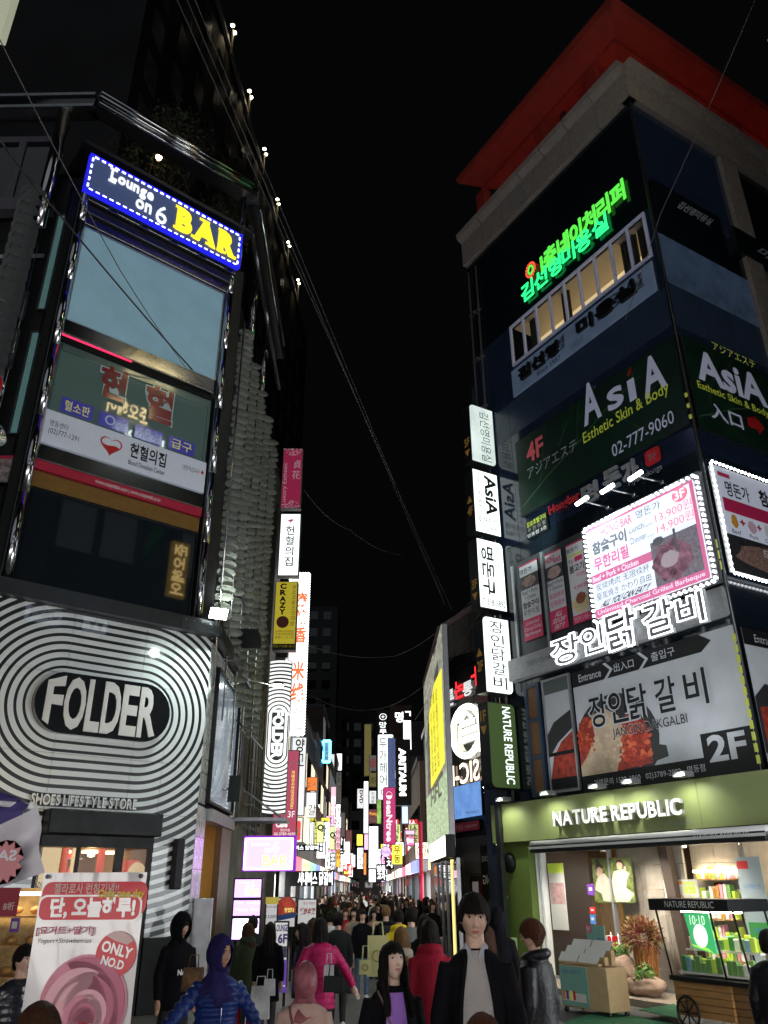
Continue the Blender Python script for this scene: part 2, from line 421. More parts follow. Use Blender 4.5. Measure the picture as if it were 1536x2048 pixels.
# oval sign
def stadium(sx, r, n=14, grow=0): return [((sx if cos(a) > 0 else -sx)+(r+grow)*cos(a), (r+grow)*sin(a)) for a in [(-pi/2+pi*i/n) for i in range(n+1)]+[(pi/2+pi*i/n) for i in range(n+1)]]
mb = MB(); mb.poly(stadium(orx-ory, ory), .02, mat('gloss_black', (.008, .009, .011), .2, coat=.6), .14); mb.build('sign_body', OVS)
LET = mat('sign_white', (.62, .62, .60), .5, var=.05)
def oval_warp(u, t):   # letters swell to fill the oval
    return u, t
FL = 'FOLDER'; xs_ = [-.86, -.60, -.28, -.05, .235, .50, .80]; hs_ = [(.62, -.78), (.83, -.86), (.86, -.86), (.86, -.86), (.8, -.80), (.66, -.80)]
edge = lambda x: sqrt(max(0, 1-max(0, (abs(x)*orx-(orx-ory))/ory)**2))
for i, ch in enumerate(FL):
    xa, xb = xs_[i]*orx, (xs_[i+1]-.02)*orx; mb = MB()
    V, F, bb = glyphs(ch, .03)
    def wp(u, t, xa=xa, xb=xb):
        x = (xa+u*(xb-xa))/orx; e_ = edge(x)*.86
        return u, (.5+(t-.5)*e_)
    V2 = mb; put_text(mb, ch, xa, -ory, xb, ory, .165, LET, off=.03, h=.02, warp=wp); mb.build('letter', OVS)
# SHOES LIFESTYLE STORE
r = LC.rect((60, 1591), (273, 1594), (272, 1617), (60, 1612), .05)
sls = empty('lettering_sign', LC.mat(r[0], r[1], .03), 'raised grey steel letters SHOES LIFESTYLE STORE above the black door canopy', 'shop sign')
text_part(sls, ('SHOES LIFESTYLE STORE', 0, 0, 1, 1, mat('letter_steel', (.62, .62, .60), .45), dict(off=.03, h=.05, split=True, side=DSTEEL)), r[2]-r[0], r[3]-r[1], .0)
# door canopy and entrance
cn = MB(); cn.box(DX0, DT-.42, -.02, DX1, DT, .35, BLACK, .02); cn.box(DX0+.02, DT-.62, -.06, DX1-.02, DT-.43, .05, BLACK); part('door_canopy', cn, LC, LB)
WARM = glow('warm_shop_ceiling', (1., .72, .38), 6)
ent = empty('shop_entrance', LC.mat(DX0, 0, 0), 'glazed shop entrance with warm light and orange posters under the black canopy', 'shop entrance')
EW, EH = DX1-DX0, DT-.62
INB = mat('shop_brown_wall', (.32, .20, .10), .7, var=.15, emit=.0)
mb = MB(); mb.box(0, 0, -2.2, EW, EH, -2.1, INB); mb.box(-.1, 0, -2.1, -.02, EH, -.1, INB); mb.box(EW+.02, 0, -2.1, EW+.1, EH, -.1, INB); mb.box(0, EH, -2.1, EW, EH+.1, -.1, INB); mb.build('back_wall', ent)
for k in range(4):
    mb = MB(); mb.box(.25+k*.5, EH-.06, -1.2-.3*(k % 2), .55+k*.5, EH-.02, -.9-.3*(k % 2), WARM); mb.build('ceiling_lamp', ent)
mb = MB(); mb.lathe([(.0, -.02), (.06, 0), (.07, .05), (.04, .1), (0, .11)], glow('lamp_hot', (1, .75, .4), 14), 12, (1.12, EH-.14, -.35), 'y'); mb.build('spot_lamp', ent)
for (x0, x1) in ((0, .05), (.72, .78), (1.46, 1.62), (EW-.08, EW)):
    mb = MB(); mb.box(x0, 0, -.08, x1, EH, -.01, BLACK); mb.build('door_post', ent)
ORA = mat('orange_poster', (.55, .06, .02), .5, emit=.35, ecol=(.9, .14, .07)); CRM = mat('cream_print', (.6, .42, .2), .5, emit=.4, ecol=(1, .75, .4)); BRN = mat('brown_print', (.07, .035, .02), .5, emit=.1, ecol=(.5, .3, .2))  # posters emit a little in place of shop light falling on them
def flat(parent, name, pts, z, m, h=.006): mb = MB(); mb.poly(pts, z, m, h); return mb.build(name, parent)
def rc(x0, y0, x1, y1): return [(x0, y0), (x1, y0), (x1, y1), (x0, y1)]
EB = EH-1.15
flat(ent, 'poster', rc(.06, EB+.1, .7, EH), -.5, BRN); flat(ent, 'poster', [(.25, EH), (.6, EH), (.6, EB+.5), (.47, EB+.28), (.38, EB+.34), (.25, EB+.52)], -.49, CRM)
flat(ent, 'poster', rc(.62, EB+.1, .74, EH), -.48, ORA); flat(ent, 'poster', rc(.8, EB+.1, .9, EH), -.48, CRM); flat(ent, 'poster', rc(1.3, EB+.1, 1.45, EH), -.48, ORA)
flat(ent, 'poster', rc(1.64, EB+.2, EW-.1, EH-.2), -.3, ORA); flat(ent, 'poster', [(2.05+.22*cos(a*.35), EH-.55+.32*sin(a*.35)) for a in range(18)], -.29, CRM)
text_part(ent, ('PLAB', .12, .21, .24, .28, BRN), EW, EH, -.48)
flat(ent, 'notice', rc(1.0, EB-.02, 1.32, EB+.2), -.1, CRM); text_part(ent, ('2F', .46, (EH-EB-.17)/EH, .54, (EH-EB)/EH-.005, BLACKP, dict(off=.02)), EW, EH, -.09)
text_part(ent, ('BOY', .74, (EH-EB-.1)/EH, .95, (EH-EB+.03)/EH, WHITEP, dict(mirror=True)), EW, EH, -.02)
for k in range(4):
    mb = MB(); mb.box(.92, EB+.2+k*.26, -1.6, 1.3, EB+.22+k*.26, -1.2, WHITEP)
    for j in range(3): mb.box(.95+j*.12, EB+.22+k*.26, -1.5, 1.03+j*.12, EB+.31+k*.26, -1.3, random.choice([ORA, WHITEP, BLACK, CRM]))
    mb.build('shelf', ent)
mb = MB(); mb.box(.05, .02, -.05, EW-.08, EH-.01, -.045, mat('clear_glass', (.05, .06, .06), .02, alpha=.10, spec=.6)); mb.build('door_glass', ent)
# small black box and sticker right of the door
r = LC.rect((349, 1676), (365, 1679), (362, 1780), (345, 1778), .12)
mb = MB(); mb.box(0, 0, 0, r[2]-r[0], r[3]-r[1], .2, BLACK, .02); tag(mb.build('speaker_box', None, LC.mat(r[0], r[1], .0)), 'narrow tall black box on the striped wall right of the shop door', 'wall box')

# --- front above the beam: dark window, gold and red bands, steel band, clinic window, blue screen
PX0, PX1 = LC.at(100, 760)[0], LC.at(424, 760)[0]     # clear width between the steel posts
PX0, PX1 = -3.76, .08
def band(name, b0, b1, c0, c1, m, x0=PX0, x1=PX1, bev=0):
    mb = MB(); mb.box(x0, b0, c0, x1, b1, c1, m, bev); return part(name, mb, LC, LB)
window(LB, LC, PX0, 7.52, PX1, 9.62, -.1, BLACK, DGLASS, .03)
GOLD = mat('gold_film', (.22, .12, .03), .4, .3, var=.15)
band('gold_band', 9.62, 9.98, -.1, -.02, GOLD); REDB = mat('red_band_film', (.42, .015, .05), .45, var=.1)
rb = empty('web_address_band', LC.mat(PX0, 10.0, 0), 'red band with white web addresses under the steel strip', 'sign')
mb = MB(); mb.box(0, 0, -.05, PX1-PX0, .2, .05, REDB); mb.build('sign_face', rb)
text_part(rb, ('www.crazydduk.com | www.crazymall.co.kr', .33, .22, .73, .85, WHITEP, dict(off=.008)), PX1-PX0, .2, .055)
band('steel_band', 10.21, 10.59, -.05, .06, CHROME, bev=.02); band('steel_lip', 10.2, 10.22, .061, .09, STEEL)
LWHITE = mat('white_sign_film', (.5, .53, .58), .4, var=.05, emit=.10, ecol=(.7, .8, 1.))
bd = empty('blood_donation_sign', LC.mat(PX0, 10.62, 0), 'long white sign with a red heart reading Blood Donation Center', 'sign')
W = PX1-PX0; H = .82; mb = MB(); mb.box(0, 0, -.04, W, H, .06, LWHITE, .01); mb.build('sign_face', bd)
text_part(bd, ('헌혈의집', .50, .15, .73, .62, BLACKP, dict(off=.022)), W, H, .065); text_part(bd, ('Blood Donation Center', .50, .70, .73, .85, BLACKP, dict(off=.01)), W, H, .065)
text_part(bd, ('명동센터', .03, .28, .13, .46, BLACKP), W, H, .065); text_part(bd, ('(02)777-1291', .03, .52, .20, .72, BLACKP), W, H, .065)
text_part(bd, ('대한적십자사', .84, .30, .955, .47, BLACKP), W, H, .065)
RED = mat('red_print', (.5, .015, .02), .45); 
def heart(cx, cy, s, n=28):
    P = []
    for i in range(n): t = 2*pi*i/n; P.append((cx+s*(16*sin(t)**3)/17, cy+s*(13*cos(t)-5*cos(2*t)-2*cos(3*t)-cos(4*t))/17+s*.1))
    return P
hx, hy = .385*W, .5*H
flat(bd, 'emblem', heart(hx, hy, .27), .062, RED, .004); flat(bd, 'emblem', heart(hx, hy, .235), .067, LWHITE, .003)
hh = heart(hx, hy, .235); flat(bd, 'emblem', [(x, min(y, hy+.02-.12*(x-hx)+.03*sin(14*(x-hx)))) for x, y in hh], .071, RED, .003)
for (x0, y0, x1, y1) in ((.965*W, .6*H, .985*W, .66*H), (.972*W, .55*H, .978*W, .71*H)): flat(bd, 'emblem', rc(x0, y0, x1, y1), .064, RED, .003)
# clinic window with the big red letters
GREENG = mat('green_tint_glass', (.055, .085, .08), .03, spec=.8, emit=.035, ecol=(.5, .8, .7))
wn = window(LB, LC, PX0, 11.45, PX1, 13.27, -.12, mat('green_grey_frame', (.13, .20, .20), .25, .3, coat=1), GREENG, .07)
band('window_head', 13.05, 13.2, -.03, .0, mat('green_grey_frame'), PX0+.07, PX1-.07)
MAR = mat('maroon_film', (.15, .006, .014), .3, coat=1, emit=.015, ecol=(1, .05, .08)); TEALL = mat('pale_teal_film', (.30, .42, .44), .3, coat=1, emit=.05, ecol=(.6, .9, .95))
for ch, a in (('헌', ((195, 725), (262, 750), (250, 805), (200, 790))), ('혈', ((290, 765), (352, 790), (345, 850), (285, 835)))):
    r = LC.rect(*a, 0); W_, H_ = r[2]-r[0], r[3]-r[1]+.12
    e = empty('window_letter', LC.mat(r[0], r[1]-.05, 0), 'large maroon Korean letter %s with pale edge on the clinic window' % ('Heon, first of two,' if ch == '헌' else 'Hyeol, second of two,'), 'sign letter')
    mb = MB(); put_text(mb, ch, 0, 0, W_, H_, .0, TEALL, off=.075); mb.build('letter_edge', e)
    mb = MB(); put_text(mb, ch, .03, .03, W_-.03, H_-.03, .006, MAR, off=.035); mb.build('letter', e)
BLUF = mat('blue_film', (.02, .02, .16), .3, coat=1, emit=.12, ecol=(.1, .1, .9)); YEL = mat('yellow_print', (.6, .6, .12), .5, emit=.12, ecol=(.8, .8, .2)); PALEB = mat('pale_blue_print', (.35, .42, .6), .5, emit=.08, ecol=(.7, .8, 1))
for txt, a, lab in (('혈소판', ((124, 792), (188, 815), (183, 841), (121, 823)), 'yellow lettering, leftmost of the four'), ('O형', ((199, 820), (258, 841), (254, 868), (197, 848)), 'a pale letter O, second from the left'), ('AB형', ((271, 847), (326, 866), (323, 892), (268, 874)), 'pale letters AB, third from the left'), ('급구', ((339, 871), (390, 888), (387, 913), (336, 897)), 'yellow lettering, rightmost of the four')):
    r = LC.rect(*a, .0)
    e = empty('blood_type_sticker', LC.mat(r[0], r[1], .0), 'small blue window sticker with '+lab, 'sticker', 'blue stickers on the clinic window')
    W_, H_ = r[2]-r[0], r[3]-r[1]; flat(e, 'sticker_sheet', rc(0, 0, W_, H_), 0, BLUF, .006)
    if txt[0] in 'OA': k = len(txt)-1; text_part(e, (txt[:-1], .2 if k == 1 else .1, .12, .55, .82, PALEB, dict(off=.01)), W_, H_, .01); text_part(e, (txt[-1], .6, .4, .9, .92, PALEB), W_, H_, .01)
    else: text_part(e, (txt, .1, .15, .9, .85, YEL, dict(off=.01)), W_, H_, .01)
band('dark_band', 13.28, 13.40, -.08, .02, BLACK); mb = MB(); mb.box(PX0, 13.42, .01, -2.1, 13.445, .04, glow('red_neon_line', (1, .03, .12), 1.2)); part('neon_line', mb, LC, LB)
band('steel_strip', 13.45, 13.475, .01, .05, STEEL); band('mirror_band', 13.48, 13.86, -.06, .05, CHROME, bev=.015)
bs = window(LB, LC, PX0, 13.87, PX1+.06, 16.75, -.08, STEEL, TEAL, .035)
# steel posts either side, full height
for (x0, x1, w1) in ((PX0-.22, PX0-.01, CHROME), (PX1+.07, PX1+.25, STEEL)):
    mb = MB(); 
    for b0 in [7.52+1.84*i for i in range(6)]:
        mb.box(x0, b0, -.2, x1, min(b0+1.83, 17.8), .06, STEEL, .015); mb.tube([((x0+x1)/2, b0, .07), ((x0+x1)/2, b0+.9, .07), ((x0+x1)/2, min(b0+1.83, 17.8), .07)], (x1-x0)/2, CHROME, 20)  # round chrome fronts shaped to catch streaks of light
    part('post', mb, LC, LB)
mb = MB(); mb.box(PX0-.42, 7.5, -.25, PX0-.23, 17.9, .02, BLACK); part('post', mb, LC, LB); mb = MB(); mb.box(PX1+.26, 7.5, -.5, CLX-.02, 17.8, -.04, DSTEEL); part('post', mb, LC, LB)
# soffit with recessed lamps, stepping out under the bar sign
mb = MB()
for k, (b, c) in enumerate(((16.78, .04), (17.05, .14), (17.32, .26), (17.6, .40))):
    mb.box(PX0-.1, b, -.3, PX1+.2, b+.26, c, mat('soffit_metal', (.13, .12, .11), .3, 1., var=.3) if k != 1 else DSTEEL, .015)
part('soffit', mb, LC, LB)
for k in range(5):
    for j, (b, c) in enumerate(((17.5, .405), (17.2, .265))):
        mb = MB(); x = PX0+.35+k*.82+.08*j; mb.box(0, 0, 0, .22, .11, .02, STEEL); mb.box(.025, .02, .021, .195, .09, .024, BLACK)
        part('recessed_lamp', mb, LC, LB, x, b-.02+.1, c)
# bar sign
NAVY = mat('navy_sign', (.05, .075, .16), .45, emit=.12, ecol=(.2, .3, .7)); WL = glow('white_letter_glow', (.92, .95, .95), .75); YL = glow('yellow_letter_glow', (1, .78, .03), .95)
BLED = tube_glow('blue_led', (.35, .35, 1.), 9)
r = LC.rect((180, 312), (483, 468), (475, 534), (176, 378), .5)
def bar_extra(e, W, H, d):
    # slab serifs on the yellow letters
    def slab(x0, x1, y0, y1, m):
        b = MB(); b.box(x0*W, y0*H, d+.03, x1*W, y1*H, d+.05, m); return b
    for (x0, x1) in ((.535, .62), (.655, .715), (.755, .815), (.835, .90), (.925, .975)): slab(x0, x1, .15, .22, YL).build('letter_serif', e)
    for (x0, x1) in ((.535, .60), (.70, .77), (.835, .89)): slab(x0, x1, .78, .85, YL).build('letter_serif', e)
    slab(.11, .155, .5, .55, WL).build('letter_serif', e); slab(.11, .155, .86, .91, WL).build('letter_serif', e)
    b = MB(); b.box(-.02, -.03, -.02, W+.02, 0, d+.03, glow('blue_edge_light', (.02, .02, 1.), .55)); b.box(-.02, H, -.02, W+.02, H+.03, d+.03, glow('blue_edge_light')); b.box(-.05, -.03, -.02, -.02, H+.03, d+.03, glow('blue_edge_light')); b.box(W+.02, -.03, -.02, W+.05, H+.03, d+.03, glow('blue_edge_light')); b.build('edge_light', e)
sign('bar_sign', 'navy Lounge on 6 BAR sign with yellow letters and blue light dots near the roof', LC, r, .40, .10, NAVY, NAVY, [
    ('Lounge', .12, .10, .39, .50, WL, dict(off=.03, h=.03, split=True)), ('on', .29, .55, .39, .82, WL, dict(off=.02, h=.03, split=True)), ('6', .42, .40, .49, .92, WL, dict(h=.03)),
    ('BAR', .55, .15, .97, .85, YL, dict(off=.06, h=.03, split=True))], extra=bar_extra, bulbs=dict(m=BLED, n=(24, 5), r=.018, dash=.045, name='led_dash', inset=.03))
# open roof terrace: slab, railings of steel, louvres, lamp, fascia ring
mb = MB(); mb.box(CLL-.3, 18.98, -4, CLX, 19.1, .3, DSTEEL); part('terrace_slab', mb, LC, LB)
TER = mat('terrace_brown', (.06, .04, .03), .7, var=.4)
mb = MB(); mb.box(CLL, 19.1, -3.2, CLX, 20.3, -3.1, TER); part('terrace_wall', mb, LC, LB)
for k in range(10):
    mb = MB(); mb.box(-3.4+.02, 19.3+k*.1, -2.1, -2.2, 19.35+k*.1, -2.0, DSTEEL); mb.box(-.2, 19.3+k*.1, -2.1, .4, 19.35+k*.1, -2.0, DSTEEL); part('louvre', mb, LC, LB)
lamp = MB(); lamp.lathe([(.0, -.0), (.07, .02), (.09, .08), (.05, .14), (0, .15)], glow('terrace_bulb', (1, .55, .2), 30), 12, (0, 0, 0), 'y')
tl = LC.at(317, 318, -1.0); o = lamp.build('terrace_lamp', None, LC.mat(tl[0], tl[1], -1.0)); tag(o, 'single orange lamp glowing on the dark roof terrace above the bar sign', 'lamp')
FB, FT = 20.38, 20.88
mb = MB()
for (b0, b1, c0, m) in ((FB, FB+.1, .36, STEEL), (FB+.1, FB+.4, .32, CHROME), (FB+.4, FT, .38, STEEL)):
    mb.box(-4.12, b0, -.1, CLX-.02, b1-.004, c0, m)
for b0, r_ in ((FB+.05, .05), (FB+.28, .07), (FT-.06, .06)): mb.tube([(-4.1, b0, .37), (-1.8, b0+.004, .37), (CLX-.05, b0, .37)], r_, CHROME, 14)  # chrome tubes added so the fascia shows highlight streaks
part('roof_fascia', mb, LC, LB)
mb = MB()
for (b0, b1, c0, m) in ((FB, FB+.1, .36, STEEL), (FB+.1, FB+.4, .32, DGLASS), (FB+.4, FT, .38, STEEL)): mb.box(-4, b0, -.1, 5.95, b1-.004, c0, m)
mb.box(-4, FT+.35, -.3, 5.0, FT+.38, -.27, STEEL)
for x in (-3, 0, 3, 4.9): mb.box(x, FT, -.3, x+.03, FT+.35, -.27, STEEL)
part('roof_fascia', mb, LL, LB)
mb = MB()
for (b0, b1, c0, m) in ((FB-.3, FB-.2, .30, DSTEEL), (FB-.2, FB+.3, .26, DGLASS), (FB+.3, FT-.2, .32, DSTEEL)): mb.box(-.3, b0, -.1, 7.2, b1-.004, c0, m)
mb.tube([(-.1, FB-.3, .3), (3.5, FB-.3, .3), (7.2, FB-.3, .3)], .05, CHROME, 12); mb.box(-.1, FB-1.0, .0, 8.2, FB-.9, .1, DSTEEL); mb.box(-.1, FB-1.3, .12, 7.8, FB-1.25, .18, CHROME)
part('roof_fascia', mb, LS, LB)
# round steel columns at the top of the building
for (fr, a, c, b0, b1, rr) in ((LL, 5.15, .15, 16.4, 20.35, .17), (LC, CLX-.25, .0, 17.8, 20.3, .1), (LS, 2.2, -.1, 16.4, 19.6, .12), (LS, 5.0, -.1, 16.4, 19.6, .12)):
    mb = MB(); mb.tube([(0, b0, 0), (0, (b0+b1)/2, 0), (0, b1, 0)], rr, CHROME, 16); part('column', mb, fr, LB, a, 0, c)
# upper part on the left side: windows, beams
window(LB, LL, -2, 17.65, 5.0, 20.0, -.3, mat('grey_frame', (.12, .12, .15), .5), DGLASS, .18, nx=7)
mb = MB(); mb.box(-6, 17.2, -.3, 5.2, 17.55, .0, mat('grey_frame')); mb.box(-6, 15.9, -.5, 5.2, 16.02, -.3, STEEL)
for x in (3.2, 3.9, 4.6): mb.box(x, 16.5, -.1, x+.05, 17.2, -.05, STEEL)
part('side_beam', mb, LL, LB)
SIDEB = mat('brick_red_wall', (.10, .035, .03), .8, var=.3, vscale=3)
mb = MB(); mb.box(-6, 7.5, -.6, 5.6, 17.2, -.4, DARK); mb.box(2, 15.0, -.4, 4.8, 15.7, -.36, SIDEB); mb.box(2, 14.1, -.4, 5.0, 14.9, -.34, mat('stained_white', (.2, .22, .25), .8, var=.35, vscale=4)); mb.box(2, 12.7, -.4, 5.0, 13.8, -.34, mat('stained_white'))
part('side_wall', mb, LL, LB)
TEAL2 = mat('side_teal_screen', (.12, .22, .22), .6, var=.1, emit=.16, ecol=(.15, .33, .33))
r = LL.rect((108, 432), (138, 432), (100, 625), (70, 622), -.1)
for (b0, b1) in ((r[1], r[3]), (r[1]-3.3, r[1]-.6)):
    window(LB, LL, 5.45, b0, 6.0, b1, -.1, DSTEEL, TEAL2, .03)
mb = MB(); mb.box(5.3, 7.5, -.3, 6.1, 8.2, .02, DSTEEL); mb.box(-6, 0, -.4, 5.9, 7.4, -.2, DARK); part('side_wall', mb, LL, LB)
# ================================================================== street side of the left building
DISCM = mat('grey_scale_disc', (.16, .175, .15), .6, var=.4, vscale=3, bump=.3, bscale=20)
def disc_mesh(r):
    mb = MB(); n = 14; V = [(0, 0, 0)]
    for k, rr in ((1, .55), (2, .85), (3, 1.)):
        for i in range(n):
            q = 2*pi*i/n; V.append((r*rr*cos(q), r*rr*sin(q)*1.05, .10*r*(rr*rr)*2.2))
    F = [(0, 1+i, 1+(i+1) % n) for i in range(n)]
    for k in range(2): F += [(1+k*n+i, 1+(k+1)*n+i, 1+(k+1)*n+(i+1) % n, 1+k*n+(i+1) % n) for i in range(n)]
    mb.add(V, F, DISCM, True)
    mb.tube([(-r*.75, r*.25, .08*r), (-r*.45, r*.55, .32*r), (-r*.05, r*.55, .35*r), (r*.1, r*.25, .1*r)], .008, STEEL, 4)
    return mb.mesh('disc')
def orient(nrm, up=(0, 1, 0)):
    z = Vector(nrm).normalized(); x = Vector(up).cross(z).normalized(); y = z.cross(x)
    return Matrix((x, y, z)).transposed().to_4x4()
DS = disc_mesh(.205); _dm = DISCM; DISCM = mat('shaded_scale_disc', (.09, .10, .105), .6, var=.4, vscale=3); DM = disc_mesh(.33); DISCM = _dm  # large discs get a darker copy of the colour for weaker light there
scr = empty('disc_screen', LS.mat(0, 0, 0), 'screen of grey overlapping discs in columns on the street side of the striped building', 'facade screen')
for (a, b0, b1) in ((.3, 7.7, 15.9), (1.75, 7.2, 15.9), (3.3, 6.4, 15.95), (4.9, 6.0, 16.0), (6.6, 6.0, 16.1)):
    k = 0; b = b1
    while b > b0:
        q = random.uniform(-.14, .14); inst(DS, 'disc', scr, T(a+random.uniform(-.05, .05), b, .12+random.uniform(-.03, .03))@orient((-.50+q, -.80+q, .34+q))@Matrix.Diagonal((random.uniform(1.1, 1.3), random.uniform(.48, .62), .8, 1))); b -= .212
    mb = MB(); mb.tube([(a+.12, b0-1.5, .02), (a+.12, b1+.5, .02)], .018, CHROME, 6); mb.tube([(a+.34, b0-1.5, -.02), (a+.34, b1+.3, -.02)], .022, STEEL, 6); mb.tube([(a-.3, b0-1.5, .1), (a-.3, b1+.1, .1)], .02, CHROME, 6); mb.build('rod', scr)  # extra chrome rods added for glints between the discs
scl = empty('disc_screen', LL.mat(0, 0, 0), 'single column of large grey overlapping discs left of the tall steel post', 'facade screen')
b = 17.25
while b > 9.5:
    inst(DM, 'disc', scl, T(4.93, b, .25)@orient((.05, -.55, .8))); b -= .335
mb = MB(); mb.tube([(5.22, 9, .1), (5.22, 17.6, .1)], .02, CHROME, 6); mb.build('rod', scl)
# reflective strips behind the discs, then tiles, beam, big framed glass and door below
TILE = mat('silver_tile', (.50, .52, .53), .28, .35, var=.12, vscale=3)
mb = MB()
for k in range(16): mb.box(.2+k*.78, 7.6, -.44, .2+k*.78+.05, 16.9, -.36, STEEL)
part('rod_row', mb, LS, LB)['kind'] = 'stuff'
xs = [0, .45, 1.0]; 
def tiles(fr, rects, sx, sy, c, m, parent, name='tile', gap=.012, th=.03):
    me = {}
    for (x0, y0, x1, y1) in rects:
        nx, ny = max(1, round((x1-x0)/sx)), max(1, round((y1-y0)/sy)); w_, h_ = (x1-x0)/nx, (y1-y0)/ny
        k = (round(w_, 4), round(h_, 4), m.name)
        if k not in me: mb = MB(); mb.box(gap/2, gap/2, 0, w_-gap/2, h_-gap/2, th, m); me[k] = mb.mesh(name)
        for i in range(nx):
            for j in range(ny): inst(me[k], name, parent, WM(parent).inverted()@fr.mat(x0+i*w_, y0+j*h_, c))
tiles(LS, [(.03, 6.75, 4.9, 7.1), (.03, 3.7, .75, 6.75), (4.2, 3.7, 4.9, 6.75)], .36, .3, -.03, TILE, LB)
tiles(LS, [(.03, 0, 1.0, 3.65)], .5, .6, -.03, TILE, LB)
mb = MB(); mb.box(0, 7.15, -.3, 5.0, 7.45, .2, DSTEEL); part('beam', mb, LS, LB); mb = MB(); mb.box(0.02, 3.6, -.35, 4.9, 7.15, -.2, DARK); mb.box(0.02, 0, -.5, 1.0, 3.6, -.2, DARK); part('wall', mb, LS, LB)
FR = window(LB, LS, .78, 3.75, 4.18, 6.72, -.05, BLACK, mat('blue_grey_poster_glass', (.16, .19, .24), .12, spec=.7, emit=.18, ecol=(.5, .62, .75), var=.08), .06, depth=.14)
wl = mat('white_line_print', (.6, .65, .7), .4, emit=.12)
mb = MB()
for k in range(16):
    t0 = k/16; mb.tube([(.9+2.3*t0, 3.9, .06), (3.2, 3.9+2.6*(t0**.5), .06)], .008, wl, 4); mb.tube([(.9+2.3*t0, 3.9, .06), (.95+2.3*t0*.9, 3.9+2.5*t0, .06)], .007, wl, 4)
g = part('triangle_graphic', mb, LS, LB); g['kind'] = 'stuff'
# lit doorway on the street side
YWALL = mat('yellow_plaster', (.55, .38, .14), .6, var=.06)
dw = empty('side_entrance', LS.mat(1.0, 0, 0), 'tall open doorway with yellow lit walls on the street side of the striped building', 'doorway')
mb = MB(); mb.box(0, 0, -3, 3.2, 3.55, -2.9, YWALL); mb.box(3.1, 0, -2.9, 3.2, 3.55, -.1, YWALL); mb.box(0, 3.5, -2.9, 3.2, 3.6, -.1, YWALL); mb.box(-.1, 0, -2.9, 0, 3.55, -.1, YWALL); mb.build('wall', dw)
mb = MB(); mb.box(1.9, 0, -.1, 3.3, 3.4, .05, mat('brown_door', (.09, .055, .03), .4, var=.15)); mb.build('door', dw); mb = MB(); mb.box(.05, 3.4, -.15, 3.3, 3.65, .12, ALU); mb.build('lintel', dw)
mb = MB(); mb.box(.6, 3.44, -2, 1.6, 3.49, -.8, glow('warm_shop_ceiling')); mb.build('ceiling_lamp', dw)
mb = MB(); mb.box(3.05, 1.7, -1.2, 3.1, 2.3, -.8, mat('gold_frame', (.3, .2, .06), .4, .5)); mb.build('picture_frame', dw)
mb = MB(); mb.box(.02, 0, -.02, .16, 1.9, .35, ALU, .01); tag(mb.build('steel_plinth', None, LS.mat(.4, 0, .03)), 'waist high grey steel box beside the yellow doorway', 'box')
# floodlight on the corner
fl = LC.P(CLX-.15, 7.62, .45)
e = empty('floodlight', Matrix.Translation(fl)@LC.mat(0, 0, 0).to_3x3().to_4x4(), 'glaring square floodlight on the corner above the striped front', 'floodlight')
mb = MB(); mb.box(-.2, -.12, -.08, .2, .12, .02, BLACK, .01); mb.box(-.02, -.3, -.1, .02, -.1, -.02, STEEL); mb.build('housing', e).rotation_euler = (radians(35), radians(-15), 0)
mb = MB(); mb.box(-.19, -.12, .02, .19, .12, .03, glow('flood_white', (.9, 1, .95), 45)); mb.build('lamp_face', e).rotation_euler = (radians(35), radians(-15), 0)
def lamp(kind, loc, direction, energy, col=(1, 1, 1), size=.2, spot=90, blend=.6):
    d = bpy.data.lights.new('lamp', kind); o = bpy.data.objects.new('lamp_light', d); COL.objects.link(o)
    d.energy = energy; d.color = col; o.location = loc
    if kind == 'AREA': d.size = size
    elif kind == 'SPOT': d.spot_size = radians(spot); d.spot_blend = blend; d.shadow_soft_size = size
    else: d.shadow_soft_size = size
    o.rotation_euler = Vector(direction).to_track_quat('-Z', 'Y').to_euler(); return o
lamp('SPOT', fl+LC.N*.15, LC.N*.6-Vector((0, 0, 1))+LC.X*.1, 420, (.88, 1, .94), .12, 150, .5)
lamp('SPOT', LC.P(CLX-.9, 6.9, 1.0), -LC.N-Vector((0, 0, .9)), 25, (.85, 1, .94), .12, 120, .9)
lamp('SPOT', fl+LC.N*.3, LS.X*1.5+Vector((0, 0, 1)), 300, (.9, 1, .93), .15, 75, 1)
# dark cap of an awning and small black box camera
mb = MB(); mb.poly([(0, 0), (.75, .05), (.95, -.12), (.9, -.25), (.1, -.15)], 0, BLACK, .5); tag(mb.build('wall_canopy', None, LS.mat(2.0, 8.0, .2)), 'small dark curved hood jutting from the disc screen beside the floodlight', 'canopy')
sp = empty('loudspeaker', LS.mat(2.4, 4.2, .1), 'black wedge loudspeaker on a bracket beside the big framed glass', 'loudspeaker')
mb = MB(); mb.poly([(-.15, -.3), (.2, -.22), (.25, .15), (-.05, .3)], .12, BLACK, .28); mb.build('cabinet', sp); mb = MB(); mb.tube([(0, 0, -.12), (0, 0, .15)], .03, STEEL, 8); mb.build('bracket', sp)
# street lamp head on an arm
sl = empty('street_lamp', LS.mat(5.4, 7.35, .0), 'bright white dish lamp on a thin wall arm beside the disc screen', 'lamp')
mb = MB(); mb.tube([(-.9, .0, 0), (0, 0, .75)], .02, STEEL, 6); mb.build('arm', sl)
mb = MB(); mb.lathe([(0, .12), (.12, .1), (.2, .02), (.21, 0)], STEEL, 16, (0, 0, .9), 'y'); mb.build('shade', sl)
mb = MB(); mb.lathe([(0, -.05), (.12, -.035), (.18, 0), (0, .01)], glow('flood_white'), 14, (0, 0, .9), 'y'); mb.build('bulb', sl)
